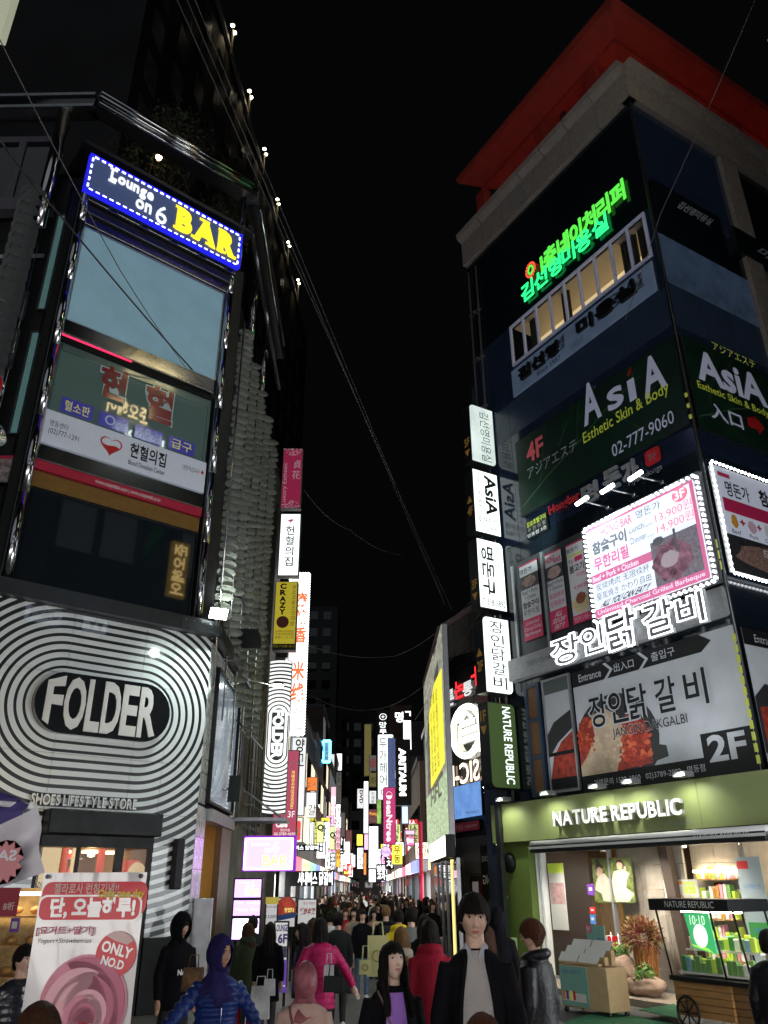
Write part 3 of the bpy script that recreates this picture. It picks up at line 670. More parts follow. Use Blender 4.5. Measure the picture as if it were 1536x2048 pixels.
# pipes and brackets on the bare wall beyond the discs
for k, (a, c, rr) in enumerate(((7.0, .1, .05), (7.35, .15, .04), (7.7, .05, .06), (8.1, .12, .035), (8.6, .1, .05), (9.3, .1, .04))):
    mb = MB(); mb.tube([(0, 3.2+.3*(k % 3), 0), (0, 8, 0), (.05*(-1)**k, 12+k*.6, .02)], rr, PIPE, 8)
    for j in range(14): mb.box(-rr*1.5, 3.6+j*.62, -.15, rr*1.5, 3.66+j*.62, rr*1.2, PIPE)
    tag(mb.build('drain_pipe', None, LS.mat(a, 0, c)), 'thin grey pipe clamped to the left wall, %s from the disc screen' % ('first', 'second', 'third', 'fourth', 'fifth', 'sixth')[k], 'pipe', 'grey pipes on the wall behind the blade signs')
for (b, a0, a1) in ((5.55, 1.0, 5.2), (4.8, 5, 8.5)):
    mb = MB(); mb.tube([(a0, b, .5), (a1, b, .6)], .02, DSTEEL, 6); tag(mb.build('steel_rod', None, LS.mat(0, 0, 0)), 'thin steel rod running level along the wall, %s' % ('in front of the framed glass' if b > 5 else 'towards the striped blade sign'), 'rod')
LSW = mat('street_wall_grey', (.10, .105, .10), .7, var=.3, vscale=1.2)
mb = MB(); mb.box(4.95, 0, -.5, 14, 3.6, -.1, LSW); mb.box(6.8, 3.6, -.5, 14, 17.5, -.2, LSW); part('wall', mb, LS, LB)

# ================================================================== building across the plaza (out of frame right of the camera; its signs show mirrored in the glass)
SBF = Frame(LC.P(0, 0, 14), 231)
sb = empty('salon_building', SBF.mat(-4, 0, 0), 'building across the plaza whose shop windows and signs reflect in the left corner glass', 'building')
mb = MB(); mb.box(-4, 3.9, -4, 3.2, 30, -.2, DARK); mb.box(-4, 0, -4, 3.2, 3.9, -1.2, DARK).box(-4, 30, -4, 3.2, 44, -.2, DARK); mb.build('wall', sb)
for k in range(3):
    x = -3.8+k*2.35
    mb = MB(); mb.box(x, .5, -.2, x+2.2, 3.5, -.1, glow('shopfront_light', (.93, .97, 1.), 8.0)); mb.build('shop_window', sb)
    mb = MB(); mb.box(x, 3.55, -.2, x+2.2, 3.88, .1, (WHITEP, REDB, GOLD)[k]); mb.build('fascia', sb)
for fl_ in range(8):
    for k in range(4):
        x = -3.7+k*1.75; m = glow('dim_window', (.5, .55, .6), .10) if (k+fl_) % 3 else DGLASS
        if fl_ > 4: m = [glow('upper_cool_reflect', (.8, .9, 1), 1.6), glow('upper_warm_reflect', (1, .7, .4), 1.2), DGLASS][(k*2+fl_) % 3]  # upper glowing panes added to reflect in the chrome roof fascia
        mb = MB(); mb.box(x, 5+fl_*4.6, -.2, x+1.4, 7+fl_*4.6, -.15, m); mb.build('window', sb)
def mirrored(name, label, q, col, s, body, dia=14, back=None, **k):
    R = LC.rect(*q, -dia); F = Frame(LC.P(0, 0, dia), 231)
    e = empty(name, F.mat(-R[2], R[1], .05), label, 'sign'); W, H = R[2]-R[0], R[3]-R[1]
    if back: mb = MB(); mb.box(-.1, -.1, -.2, W+.1, H+.1, 0, back); mb.build('sign_board', e)
    k.setdefault('off', .02); text_part(e, (body, 0, 0, 1, 1, tube_glow('reflect_'+name+body[:1], col, s), k), W, H, .02)
mirrored('hair_salon_sign', 'warm lit letters JUNO HAIR across the plaza, mirrored in the clinic window', ((250, 732), (346, 772), (345, 788), (249, 748)), (1, .8, .4), 22, 'JUNO HAIR', off=.03)
mirrored('hair_salon_sign', 'warm lit Korean salon letters across the plaza, mirrored in the clinic window', ((218, 790), (302, 815), (299, 848), (215, 822)), (1, .78, .38), 12, '준오헤어')
mirrored('shop_name_sign', 'white lit letters across the plaza, mirrored behind the heart sign', ((228, 846), (330, 880), (328, 900), (226, 866)), (.9, 1, 1), 14, 'EULJORE')
mirrored('salon_blade_sign', 'gold blade sign across the plaza, mirrored in the dark window', ((352, 1085), (378, 1092), (366, 1190), (340, 1186)), (1, .75, .3), 5, '준오헤어', back=glow('gold_blade', (.8, .5, .1), .7), rot=90)
mirrored('shop_poster', 'white lit board CHANGE PROJECT across the plaza, mirrored in the striped glass', ((60, 1205), (118, 1214), (117, 1243), (58, 1235)), (.02, .03, .05), .1, 'CHANGE', back=glow('cool_board', (.6, .75, .9), 4))
mirrored('shop_poster', 'second white lit board across the plaza, mirrored right of the first', ((175, 1233), (210, 1238), (208, 1262), (174, 1256)), (.02, .03, .05), .1, 'W', back=glow('cool_board'))

# ================================================================== unseen glowing shop row added behind the camera as frontal fill light
NB = Frame((9, -9), 270)
nb = empty('fill_shop_row', NB.mat(), 'unseen row of glowing shop fronts added behind the camera to light the street mouth', 'building')
MB().box(-3, 3.9, -4, 20, 18, -.1, DARK).box(-3, 0, -4, 20, 3.9, -1.0, DARK).build('wall', nb)
for k in range(7):
    x = -2.6+k*3.2; MB().box(x, .4, -.2, x+2.8, 3.4, -.1, glow('fill_shop_light', (1., .95, .90), 5.2)).build('shop_window', nb)
    MB().box(x, 3.5, -.1, x+2.9, 4.3, .2, [glow('fill_fascia_a', (.9, .95, 1), 2.0), glow('fill_fascia_b', (1, .5, .4), 1.2), glow('fill_fascia_c', (.6, .8, 1), 1.6)][k % 3]).build('fascia', nb)
for k in range(6):
    for j in range(3): MB().box(-2+k*3.6, 6+j*4, -.1, .2+k*3.6, 8+j*4, -.04, glow('fill_pane_%d' % ((k+j) % 3), [(.9, .95, 1), (.5, .65, .9), (1, .8, .6)][(k+j) % 3], .9 if (k+2*j) % 3 else .3)).build('window', nb)
# ================================================================== right building
def TP(fr, R, body, TL, TR, BR, BL, m, c=0, **k):
    r = fr.rect(TL, TR, BR, BL, c); W, H = R[2]-R[0], R[3]-R[1]
    return (body, (r[0]-R[0])/W, 1-(r[3]-R[1])/H, (r[2]-R[0])/W, 1-(r[1]-R[1])/H, m, k)
RB = empty('right_building', T(RF.o.x, RF.o.y, 0), 'dark glass corner building with a red overhanging roof and many signs, right of the street', 'building')
NAVYG = mat('navy_glass_panel', (.006, .012, .026), .12, spec=.7, emit=.004, ecol=(.3, .5, 1), var=.35, vscale=.5)
NAVYL = mat('blue_panel', (.012, .022, .045), .4, var=.3, vscale=1.2, emit=.006, ecol=(.3, .5, .9))
BLKG = mat('black_glass_panel', (.006, .010, .016), .15, var=.3)
q = [RF.P(RFL+.15, 0, -1.5), RF.P(CRX-1.4, 0, -1.5), RS.P(1.5, 0, -1.5), RS.P(17, 0, -1.5), RS.P(17, 0, -9), RF.P(RFL+.15, 0, -9)]
mb = prism([(p.x, p.y) for p in q], 3.9, 23, CORE); o = mb.build('core', RB); o.matrix_local = WM(RB).inverted()
# facade bands (b0, b1, material), panels 1.6 m wide
winR = RF.rect((1020, 653), (1287, 424), (1304, 516), (1024, 730))
def facade(fr, x0, x1, rows, parent, sx=1.6, c=-.12, th=.1):
    for (b0, b1, m) in rows: tiles(fr, [(x0, b0, x1, b1)], sx, b1-b0, c, m, parent, 'facade_panel', .015, th)
facade(RF, RFL, CRX-.02, [(3.95, 7.2, BLKG), (7.2, 7.9, mat('white_ledge', (.3, .31, .32), .5, var=.2)), (7.9, 11.2, BLKG), (11.2, 14.8, NAVYG), (14.8, 16.0, NAVYL), (winR[3]+.02, 22.9, BLKG)], RB)
facade(RF, RFL, winR[0]-.02, [(16.0, winR[3]+.02, NAVYG)], RB, 1.1); facade(RF, winR[2]+.02, CRX-.02, [(16.0, winR[3]+.02, NAVYG)], RB, .5)
facade(RF, winR[0]-.02, winR[2]+.02, [(16.0, winR[1]-.02, NAVYL)], RB)
facade(RS, .02, 3.85, [(3.95, 8.0, BLKG), (8.0, 11.2, BLKG), (11.2, 14.8, NAVYG), (14.8, 16.2, NAVYL), (16.2, 17.9, mat('blue_window', (.03, .06, .12), .15, emit=.03, ecol=(.4, .6, 1), var=.5, vscale=.8)), (17.9, 19.3, BLKG), (19.3, 22.9, NAVYG)], RB, 1.27)
facade(RS, 4.7, 17, [(3.95, 8.0, BLKG), (8.0, 18.2, BLKG), (18.2, 18.9, mat('stone_dark', (.10, .09, .085), .8, var=.2)), (18.9, 22.9, BLKG)], RB, 3)
# corner strip
mb = MB(); mb.tube([(0, 4, 0), (0, 22.9, 0)], .05, DSTEEL, 8); part('corner_trim', mb, RF, RB, CRX, 0, 0)
mb = MB(); [mb.box(CRX-.04, 8.2+k*.25, .04, CRX+.02, 8.4+k*.25, .08, mat('yellow_trim', (.35, .38, .05), .5, emit=.1, ecol=(.9, 1, .2))) for k in range(0, 3)]; [mb.box(CRX-.04, 12.0+k*.3, .04, CRX+.02, 12.1+k*.3, .08, mat('yellow_trim')) for k in range(3)]; [mb.box(CRX-.04, 4.2+k*.22, .04, CRX+.02, 4.36+k*.22, .08, mat('yellow_trim')) for k in range(12)]; o = part('corner_marker', mb, RF, RB); o['kind'] = 'stuff'
# ribbed stone pillar on the side
STONE = mat('granite', (.27, .24, .23), .75, var=.22, vscale=6, bump=.3, bscale=40)
for j in range(12):
    mb = MB(); b0 = 4+j*1.575
    for k in range(6): mb.box(k*.135, 0, 0, k*.135+.10, 1.565, .1, STONE)
    mb.box(0, 0, -.15, .8, 1.565, 0, STONE); part('pillar_block', mb, RS, RB, 3.88, b0, .0)
# stone cornice: one block at a time, moulded profile
def cornice_block(fr, x0, x1, b0, H, parent):
    prof = [(-.2, 0), (.12, 0), (.14, .75*H), (.34, .86*H), (.38, H), (-.2, H)]
    g = .015; V = [(x, y, c) for x in (x0+g, x1-g) for (c, y) in prof]; n = len(prof)
    F = [(i, (i+1) % n, (i+1) % n+n, i+n) for i in range(n)]+[tuple(range(n))[::-1], tuple(range(n, 2*n))]
    mb = MB(); mb.add([(a, b_+b0, c) for a, b_, c in V], F, STONE); part('cornice_block', mb, fr, parent)
for k in range(7): cornice_block(RF, RFL+k*1.147-(.1 if k == 0 else 0), RFL+(k+1)*1.147+(.12 if k == 6 else 0), 22.95, 1.4, RB)
for k in range(9): cornice_block(RS, .0+k*1.6-(.12 if k == 0 else 0), (k+1)*1.6, 22.95, 1.4, RB)
# red roof: flared eave, posts
REDR = mat('red_roof_paint', (.24, .028, .02), .6, var=.25, vscale=1.5)
rf = empty('red_roof', RF.mat(0, 0, 0)); rf.parent = RB; rf.matrix_local = WM(RB).inverted()@RF.mat(0, 0, 0)
def eave(fr, x0, x1, m0, m1, name):
    # mitred slab between x0 and x1; profile (c,b)
    prof = [(-1.6, 26.0), (-.9, 26.02), (-.88, 26.12), (-.35, 26.3), (-.33, 26.42), (.28, 26.85), (.36, 27.05), (.30, 27.25), (-1.6, 27.3)]; n = len(prof); V = []
    for (x, s) in ((x0, m0), (x1, m1)): V += [(x+s*c, b, c) for (c, b) in prof]
    F = [(i, (i+1) % n, (i+1) % n+n, i+n) for i in range(n)]+[tuple(range(n))[::-1], tuple(range(n, 2*n))]
    mb = MB(); mb.add(V, F, REDR)
    o = bpy.data.objects.new(name, mb.mesh(name)); COL.objects.link(o); o.parent = rf; o.matrix_local = WM(rf).inverted()@fr.mat(0, 0, 0)
eave(RF, -3.0, CRX+.0, -1, 1, 'eave'); eave(RS, 0, 17, -1, 0, 'eave')
LEF = Frame(RF.P(RFL+.3, 0, 0)[:2], 240.3)
mb = MB()
def rpart(name, mb, fr): o = bpy.data.objects.new(name, mb.mesh(name)); COL.objects.link(o); o.parent = rf; o.matrix_local = WM(rf).inverted()@fr.mat(0, 0, 0); return o
mb.box(RFL+.3, 24.35, -.7, CRX-.6, 24.8, -.25, REDR); mb.box(-3, 24.35, -3.2, CRX-.6, 26.2, -3, mat('dark_red', (.08, .01, .01), .7)); rpart('roof_kerb', mb, RF)
mb = MB(); mb.box(.6, 24.35, -.7, 17, 24.8, -.25, REDR); mb.box(.6, 24.35, -3.2, 17, 26.2, -3, mat('dark_red')); rpart('roof_kerb', mb, RS)
for x in (-3.0, .4, 2.9): mb = MB(); mb.box(x, 24.8, -.65, x+.45, 26.3, -.3, REDR); rpart('roof_post', mb, RF)
for x in (2.2, 6.0, 10): mb = MB(); mb.box(x, 24.8, -.65, x+.45, 26.3, -.3, REDR); rpart('roof_post', mb, RS)
RLED = glow('red_led_strip', (1, .08, .05), 2.4)
mb = MB(); mb.box(RFL+.3, 24.37, .08, CRX, 24.40, .2, RLED); rpart('led_strip', mb, RF); mb = MB(); mb.box(0.2, 24.37, .08, 15, 24.40, .2, RLED); rpart('led_strip', mb, RS)
# --- lit window band of the hair salon
WFR = mat('blue_white_frame', (.40, .42, .52), .5, emit=.06, ecol=(.6, .65, 1))
W_, H_ = winR[2]-winR[0], winR[3]-winR[1]
WRM = glow('salon_warm_wall', (1, .78, .42), .62, var=.12, vscale=1)  # back wall emits, standing in for lamplight in the room
sw = window(RB, RF, winR[0], winR[1], winR[2], winR[3], -.06, WFR, mat('clear_glass'), .07, nx=9)
mb = MB(); mb.box(0, -.3, -1.25, W_, H_+.2, -1.2, WRM); mb.box(0, H_, -1.2, W_, H_+.05, -.15, mat('warm_ceiling', (.7, .6, .45), .8)); mb.box(0, -.1, -1.2, W_, 0, -.15, DARK); mb.build('room_wall', sw)
CURT = mat('dark_curtain', (.05, .045, .03), .9)
for (x0, x1) in ((.10, .145), (.36, .41), (.79, .88), (.9, .98)):
    mb = MB(); n = 10
    for k in range(n): xx = (x0+(x1-x0)*k/n)*W_; mb.box(xx, .1 if k < n*.7 else H_*.3, -.35-.05*(k % 2), xx+(x1-x0)*W_/n, H_, -.3-.05*(k % 2), CURT)
    mb.build('curtain', sw)
mb = MB(); mb.lathe([(0, 0), (.12, .05), (.2, .25), (.15, .5), (.0, .6)], CURT, 10, (W_*.84, .1, -.4), 'y'); mb.build('pot_plant', sw)
# --- green LED lettering
GRN = glow('green_led', (.03, 1, .25), 1.2); GRN2 = glow('green_led_yellowish', (.12, .85, .08), .8); REDL = glow('red_led', (1, .06, .03), 1.6)
R1 = RF.rect((1045, 500), (1255, 330), (1255, 395), (1047, 605))
e = empty('hair_salon_led_sign', RF.mat(R1[0], R1[1], 0), 'two lines of glowing green Korean letters above the lit windows', 'led sign')
for t in (TP(RF, R1, '1층네이처리퍼', (1082, 510), (1250, 357), (1254, 398), (1086, 550), GRN2, off=.03, split=True, h=.03), TP(RF, R1, '김선형미용실', (1043, 567), (1218, 430), (1220, 468), (1047, 602), GRN, off=.012, split=True, h=.03)):
    text_part(e, t, R1[2]-R1[0], R1[3]-R1[1], .05)
cx, cy = RF.at(1064, 541); mb = MB()
for k in range(16): q = 2*pi*k/16; mb.box(cx-R1[0]+.21*cos(q)-.025, cy-R1[1]+.26*sin(q)-.025, .05, cx-R1[0]+.21*cos(q)+.025, cy-R1[1]+.26*sin(q)+.025, .08, REDL)
[mb.box(cx-R1[0]+.11*cos(2*pi*k/12)-.03, cy-R1[1]+.15*sin(2*pi*k/12)-.03, .05, cx-R1[0]+.11*cos(2*pi*k/12)+.03, cy-R1[1]+.15*sin(2*pi*k/12)+.03, .08, GRN2) for k in range(12)]
mb.build('letter_ring', e)['kind'] = 'stuff'
# --- salon name panel under the windows
R2 = RF.rect((1024, 736), (1308, 530), (1316, 587), (1028, 792))
PBL = mat('pale_blue_panel', (.11, .15, .22), .45, emit=.07, ecol=(.35, .5, .8), var=.3, vscale=.8)
def TS(e, fr, R, z, lst):
    for i, t in enumerate(lst): text_part(e, t, R[2]-R[0], R[3]-R[1], z+i*.0006)
kn = sign('salon_name_panel', 'pale blue panel with black raised Korean letters and Since 1957 under the lit windows', RF, R2, 0, .05, PBL, PBL)
TS(kn, RF, R2, .06, [('김선영', .07, .22, .38, .68, BLACKP, dict(off=.016, h=.10)), ('미용실', .52, .18, .90, .66, BLACKP, dict(off=.016, h=.10)), ('Since 1957', .20, .74, .38, .90, BLACKP, dict(off=.01)), ('1957', .46, .72, .54, .86, mat('grey_print', (.08, .1, .14), .6))])
SHD = mat('painted_shadow_blue', (.06, .085, .13), .6)  # flat letter copies painted as the cast shadow of the raised letters
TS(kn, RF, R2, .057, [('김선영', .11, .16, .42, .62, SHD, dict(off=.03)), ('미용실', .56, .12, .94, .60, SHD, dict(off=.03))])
# --- AsiA billboard, front and side
LEAF = mat('dark_leaf_print', (.006, .030, .018), .35, var=.5, vscale=.8, coat=.2); VEIN = mat('leaf_vein_print', (.05, .12, .05), .5)
LAV = mat('lavender_letter', (.36, .39, .52), .5, emit=.10, ecol=(.7, .75, 1)); LIME = mat('lime_letter', (.40, .48, .05), .5, emit=.10, ecol=(.75, .9, .1)); PNK = mat('coral_letter', (.6, .10, .12), .5, emit=.1)
R3 = RF.rect((1035, 870), (1355, 690), (1385, 858), (1043, 1030))
def veins(e, W, H, d, seed=1):
    rnd = random.Random(seed); mb = MB()
    def br(x, y, a, L, w, dep):
        pts = [(x, y)]
        for k in range(5):
            x += cos(a)*L/5; y += sin(a)*L/5; a += rnd.uniform(-.15, .15)
            if 0 < x < W and 0 < y < H: pts.append((x, y))
            else: break
            if dep < 2 and rnd.random() < .75: br(x, y, a+rnd.choice([-1, 1])*rnd.uniform(.6, 1.1), L*.5, w*.5, dep+1)
        for p, q_ in zip(pts, pts[1:]):
            n_ = Vector((q_[1]-p[1], p[0]-q_[0])); n_ = n_/(n_.length+1e-6)*w
            mb.add([(p[0]-n_[0], p[1]-n_[1], d+.005), (q_[0]-n_[0], q_[1]-n_[1], d+.005), (q_[0]+n_[0], q_[1]+n_[1], d+.005), (p[0]+n_[0], p[1]+n_[1], d+.005)], [(0, 1, 2, 3)], VEIN)
    br(.02*W, .12*H, .42, W*1.05, .018, 0); br(.3*W, .6*H, .9, H*.8, .010, 1); br(.75*W, .75*H, 1.1, H*.5, .01, 1); br(.15*W, .3*H, 1.2, H*.8, .01, 1)
    mb.build('leaf_print', e)['kind'] = 'stuff'
ab = sign('spa_billboard', 'dark green leaf billboard with AsiA Esthetic Skin and Body lettering on the street front', RF, R3, 0, .08, BLACK, LEAF, extra=lambda e, W, H, d: veins(e, W, H, d))
big = dict(off=.012)
TS(ab, RF, R3, .095, [TP(RF, R3, 'A', (1167, 772), (1196, 762), (1212, 832), (1170, 858), LAV, off=.03), TP(RF, R3, 's', (1218, 790), (1250, 762), (1252, 808), (1222, 830), LAV, off=.02), TP(RF, R3, 'ı', (1258, 765), (1272, 757), (1280, 798), (1266, 806), LAV, off=.03), TP(RF, R3, 'A', (1285, 720), (1330, 705), (1338, 775), (1292, 800), LAV, off=.03),
    TP(RF, R3, 'Esthetic Skin & Body', (1170, 862), (1343, 767), (1345, 800), (1172, 890), LIME, off=.006), TP(RF, R3, '02-777-9060', (1228, 888), (1352, 825), (1355, 852), (1230, 912), LAV), TP(RF, R3, '4F', (1057, 890), (1090, 872), (1093, 912), (1058, 928), PNK, off=.03), TP(RF, R3, 'アジアエステ', (1058, 935), (1158, 883), (1160, 903), (1062, 958), mat('pale_print', (.35, .42, .42), .5))])
cx, cy = RF.at(1263, 748); mb = MB(); mb.poly([(cx-R3[0]-.06, cy-R3[1]-.1), (cx-R3[0]+.08, cy-R3[1]-.02), (cx-R3[0]+.1, cy-R3[1]+.14), (cx-R3[0]-.04, cy-R3[1]+.02)], .095, RED, .004); mb.build('letter_dot', ab)
R4 = RS.rect((1372, 700), (1600, 818), (1620, 980), (1393, 888)); R4 = (.08, 11.75, 3.8, 14.45)
a2 = sign('spa_billboard', 'dark green leaf billboard with AsiA lettering and red arrow on the side wall', RS, R4, 0, .08, BLACK, LEAF, extra=lambda e, W, H, d: veins(e, W, H, d, 5))
TS(a2, RS, R4, .095, [TP(RS, R4, 'AsiA', (1383, 700), (1520, 760), (1527, 815), (1388, 765), LAV, off=.03), TP(RS, R4, 'アジアエステ', (1418, 690), (1502, 722), (1504, 738), (1420, 706), LIME), TP(RS, R4, 'Esthetic Skin & Body', (1388, 765), (1530, 824), (1532, 842), (1390, 783), LIME, off=.006), TP(RS, R4, '入口', (1413, 805), (1477, 835), (1480, 862), (1415, 840), LAV, off=.02)])
x0, y0 = RS.at(1490, 852); mb = MB(); mb.poly([(x0-R4[0]+a, y0-R4[1]+b) for a, b in ((0, -.06), (.35, -.06), (.35, -.2), (.65, .08), (.35, .34), (.35, .2), (0, .2))], .095, RED, .004); mb.build('arrow', a2)
# --- white letters on the dark side band
for x0_, x1_ in ((.9, 2.6), (4.3, 6.8)):
    e = empty('side_lettering', RS.mat(x0_, 19.0, .15), 'dim white letters on the side wall ledge, %s the ribbed pillar' % ('left of' if x0_ < 2 else 'right of'), 'sign')
    mb = MB(); mb.box(-.8, -.25, -.2, x1_-x0_+.3, .7, 0, BLKG); mb.build('ledge', e); text_part(e, ('김선영미용실' if x0_ < 2 else '미용실', 0, .1, 1, .9, mat('grey_letter', (.28, .31, .36), .5, emit=.02), dict(off=.03, slant=.2)), x1_-x0_, .5, .01)
# --- dark band with raised grey letters
e = empty('raised_lettering', RF.mat(0, 0, 0), 'raised grey Korean letters with Myungdonga and red stamp above the lamp arms', 'sign')
GL = mat('grey_raised_letter', (.24, .25, .27), .5, var=.1)
for t, qd in (('명', ((1163, 975), (1195, 960), (1199, 1000), (1168, 1010))), ('돈', ((1206, 945), (1240, 930), (1245, 972), (1210, 985))), ('가', ((1243, 930), (1273, 915), (1280, 958), (1248, 972)))):
    r = RF.rect(*qd, .1); mb = MB(); put_text(mb, t, r[0], r[1], r[2], r[3], .08, GL, off=.03, h=.08); mb.build('letter', e)
r = RF.rect((1256, 958), (1325, 930), (1326, 944), (1258, 973), .05); mb = MB(); put_text(mb, 'Myungdonga', r[0], r[1], r[2], r[3], .06, GL); mb.build('lettering', e)
r = RF.rect((1098, 1010), (1160, 985), (1163, 1005), (1101, 1032), .05); mb = MB(); put_text(mb, 'Hongbar', r[0], r[1], r[2], r[3], .06, mat('dark_red_letter', (.25, .01, .02), .5, emit=.05, ecol=(1, .05, .05)), off=.02, h=.04); mb.build('lettering', e)
r = RF.rect((1290, 905), (1320, 890), (1323, 922), (1293, 935), .05); mb = MB(); mb.poly(rrect(r[0], r[1], r[2], r[3], .1), .06, RED, .02); put_text(mb, '명돈', r[0]+.1, r[1]+.1, r[2]-.1, r[3]-.1, .083, GL); mb.build('stamp', e)
e = sign('small_black_sign', 'small black sign with yellow Korean letters hung left of the red Hongbar lettering', RF, RF.rect((1052, 1043), (1095, 1026), (1098, 1060), (1056, 1078), .05), .0, .08, BLACK, BLACKP, [('참숯초벌구이', .05, .05, .95, .36, LIME, dict(off=.01)), ('무 한 리 필', .08, .42, .92, .66, GL), ('명동점 3층', .05, .74, .95, .95, WHITEP)])
# --- third floor: posters, lit board, lamps
CASE = mat('window_case_dark', (.05, .055, .06), .4, .4)
mb = MB(); R = RF.rect((1022, 1110), (1165, 1060), (1190, 1260), (1040, 1310), 0); mb.box(R[0], 7.75, -.02, R[2]+.1, 10.6, .02, CASE)
for x in (R[0], R[0]+1.28, R[2]): mb.box(x, 7.8, .02, x+.09, 10.55, .08, ALU)
part('window_frame', mb, RF, RB)
PGW = mat('poster_white', (.40, .42, .45), .4, emit=.08); PKR = mat('poster_crimson', (.36, .015, .07), .45, emit=.05, ecol=(1, .05, .2)); MEAT = mat('meat_print', (.28, .17, .14), .5, var=.7, vscale=14); GRILL = mat('dark_photo_print', (.03, .03, .035), .5, var=.6, vscale=9)
def poster(label, fr, qd, c, items, name='window_poster', base=None, parts=(), cat='poster', depth=.02, case=None, group=None):
    R = fr.rect(*qd, c)
    e = sign(name, label, fr, R, c, depth, case or BLACK, base or PGW, fx=.01, cat=cat, group=group)
    W, H = R[2]-R[0], R[3]-R[1]
    for (m, x0, y0, x1, y1, *rest) in parts:
        pts = rc(x0*W, (1-y1)*H, x1*W, (1-y0)*H) if not rest else [((x0+x1)/2*W+(x1-x0)/2*W*cos(a*pi/9)*(1+.12*sin(a*2.3*rest[0])), (1-(y0+y1)/2)*H+(y1-y0)/2*H*sin(a*pi/9)*(1+.1*cos(a*3.1*rest[0]))) for a in range(18)]
        mb = MB(); mb.poly(pts, depth+.0045+.0006*len(e.children), m, .002); mb.build('print', e)
    for t in items: text_part(e, t, W, H, depth+.012+.0006*len(e.children))
    return e, R
poster('narrow Korean grill poster with crimson foot, first of three left of the lit menu', RF, ((1039, 1133), (1074, 1118), (1090, 1272), (1051, 1283)), .03,
    [('명돈가', .05, .06, .7, .13, BLACKP, dict(off=.01)), ('Beef + Pork', .1, .36, .9, .41, BLACKP), ('+ Chicken', .2, .43, .8, .48, BLACKP), ('참숯구이', .08, .51, .92, .59, BLACKP, dict(off=.03)), ('무한리필', .08, .61, .92, .69, BLACKP), ('Unlimited', .15, .76, .85, .81, PGW), ('Charcoal Grilled', .05, .83, .95, .88, PGW), ('Barbeque', .1, .90, .9, .96, PGW, dict(off=.01))],
    parts=[(PKR, 0, 0, 1, .02), (GRILL, 0, .16, 1, .34), (MEAT, .15, .18, .85, .32, 1), (PKR, 0, .73, 1, 1)])
poster('narrow poster HONG BAR all you can eat with crimson foot, middle of three', RF, ((1089, 1109), (1123, 1098), (1139, 1255), (1105, 1266)), .03,
    [('HONG', .05, .05, .6, .13, PKR, dict(off=.02)), ('BAR', .55, .09, .98, .16, PKR, dict(off=.02)), ('Beef + Pork', .05, .38, .95, .43, BLACKP), ('+ Chicken', .15, .45, .9, .49, BLACKP), ('炭烧烤肉', .1, .53, .95, .60, PKR), ('无限续杯', .1, .63, .95, .70, PKR), ('ALL', .3, .77, .8, .83, PGW, dict(off=.03, slant=.2)), ('YOU CAN', .05, .845, .95, .905, PGW, dict(off=.03, slant=.2)), ('EAT !!', .2, .92, .85, .98, PGW, dict(off=.03, slant=.2))],
    parts=[(PKR, 0, 0, 1, .02), (GRILL, 0, .18, 1, .36), (mat('pork_print', (.45, .32, .30), .5, var=.4, vscale=10), .1, .2, .9, .34, 2), (PKR, 0, .74, 1, 1)])
poster('narrow noodle poster with 9,900 won price, last of three beside the lit menu', RF, ((1131, 1092), (1167, 1077), (1187, 1237), (1150, 1250)), .03,
    [('명돈가', .05, .06, .7, .12, BLACKP, dict(off=.01)), ('옛날', .08, .20, .35, .26, BLACKP), ('불고기', .1, .28, .9, .38, BLACKP, dict(off=.02)), ('烤肉烧烤', .45, .40, .9, .45, PKR), ('9,900원', .25, .54, .95, .60, PKR, dict(off=.01)), ('맛있게 드세요~', .08, .92, .92, .98, PGW)],
    parts=[(PKR, 0, 0, 1, .02), (mat('lime_strip', (.4, .5, .05), .5), .05, .145, .9, .17), (PKR, .42, .19, .85, .25), (mat('bowl_print', (.55, .42, .25), .5), .05, .66, .98, .88, 1), (mat('noodle_print', (.5, .45, .25), .5, var=.3, vscale=20), .12, .67, .9, .84, 2), (mat('stew_print', (.22, .06, .03), .5, var=.6, vscale=14), .25, .64, .8, .78, 3), (PKR, 0, .9, 1, 1)])
LITW = glow('lit_menu_white', (.78, .86, .98), .80, rough=.4); LPK = glow('lit_menu_pink', (.62, .16, .32), .72); LGY = mat('lit_menu_grey', (.2, .22, .25), .5, emit=.15); LRD = glow('lit_menu_red', (.9, .22, .32), .75)
LED = tube_glow('white_led_bulb', (.92, .96, 1), 9)
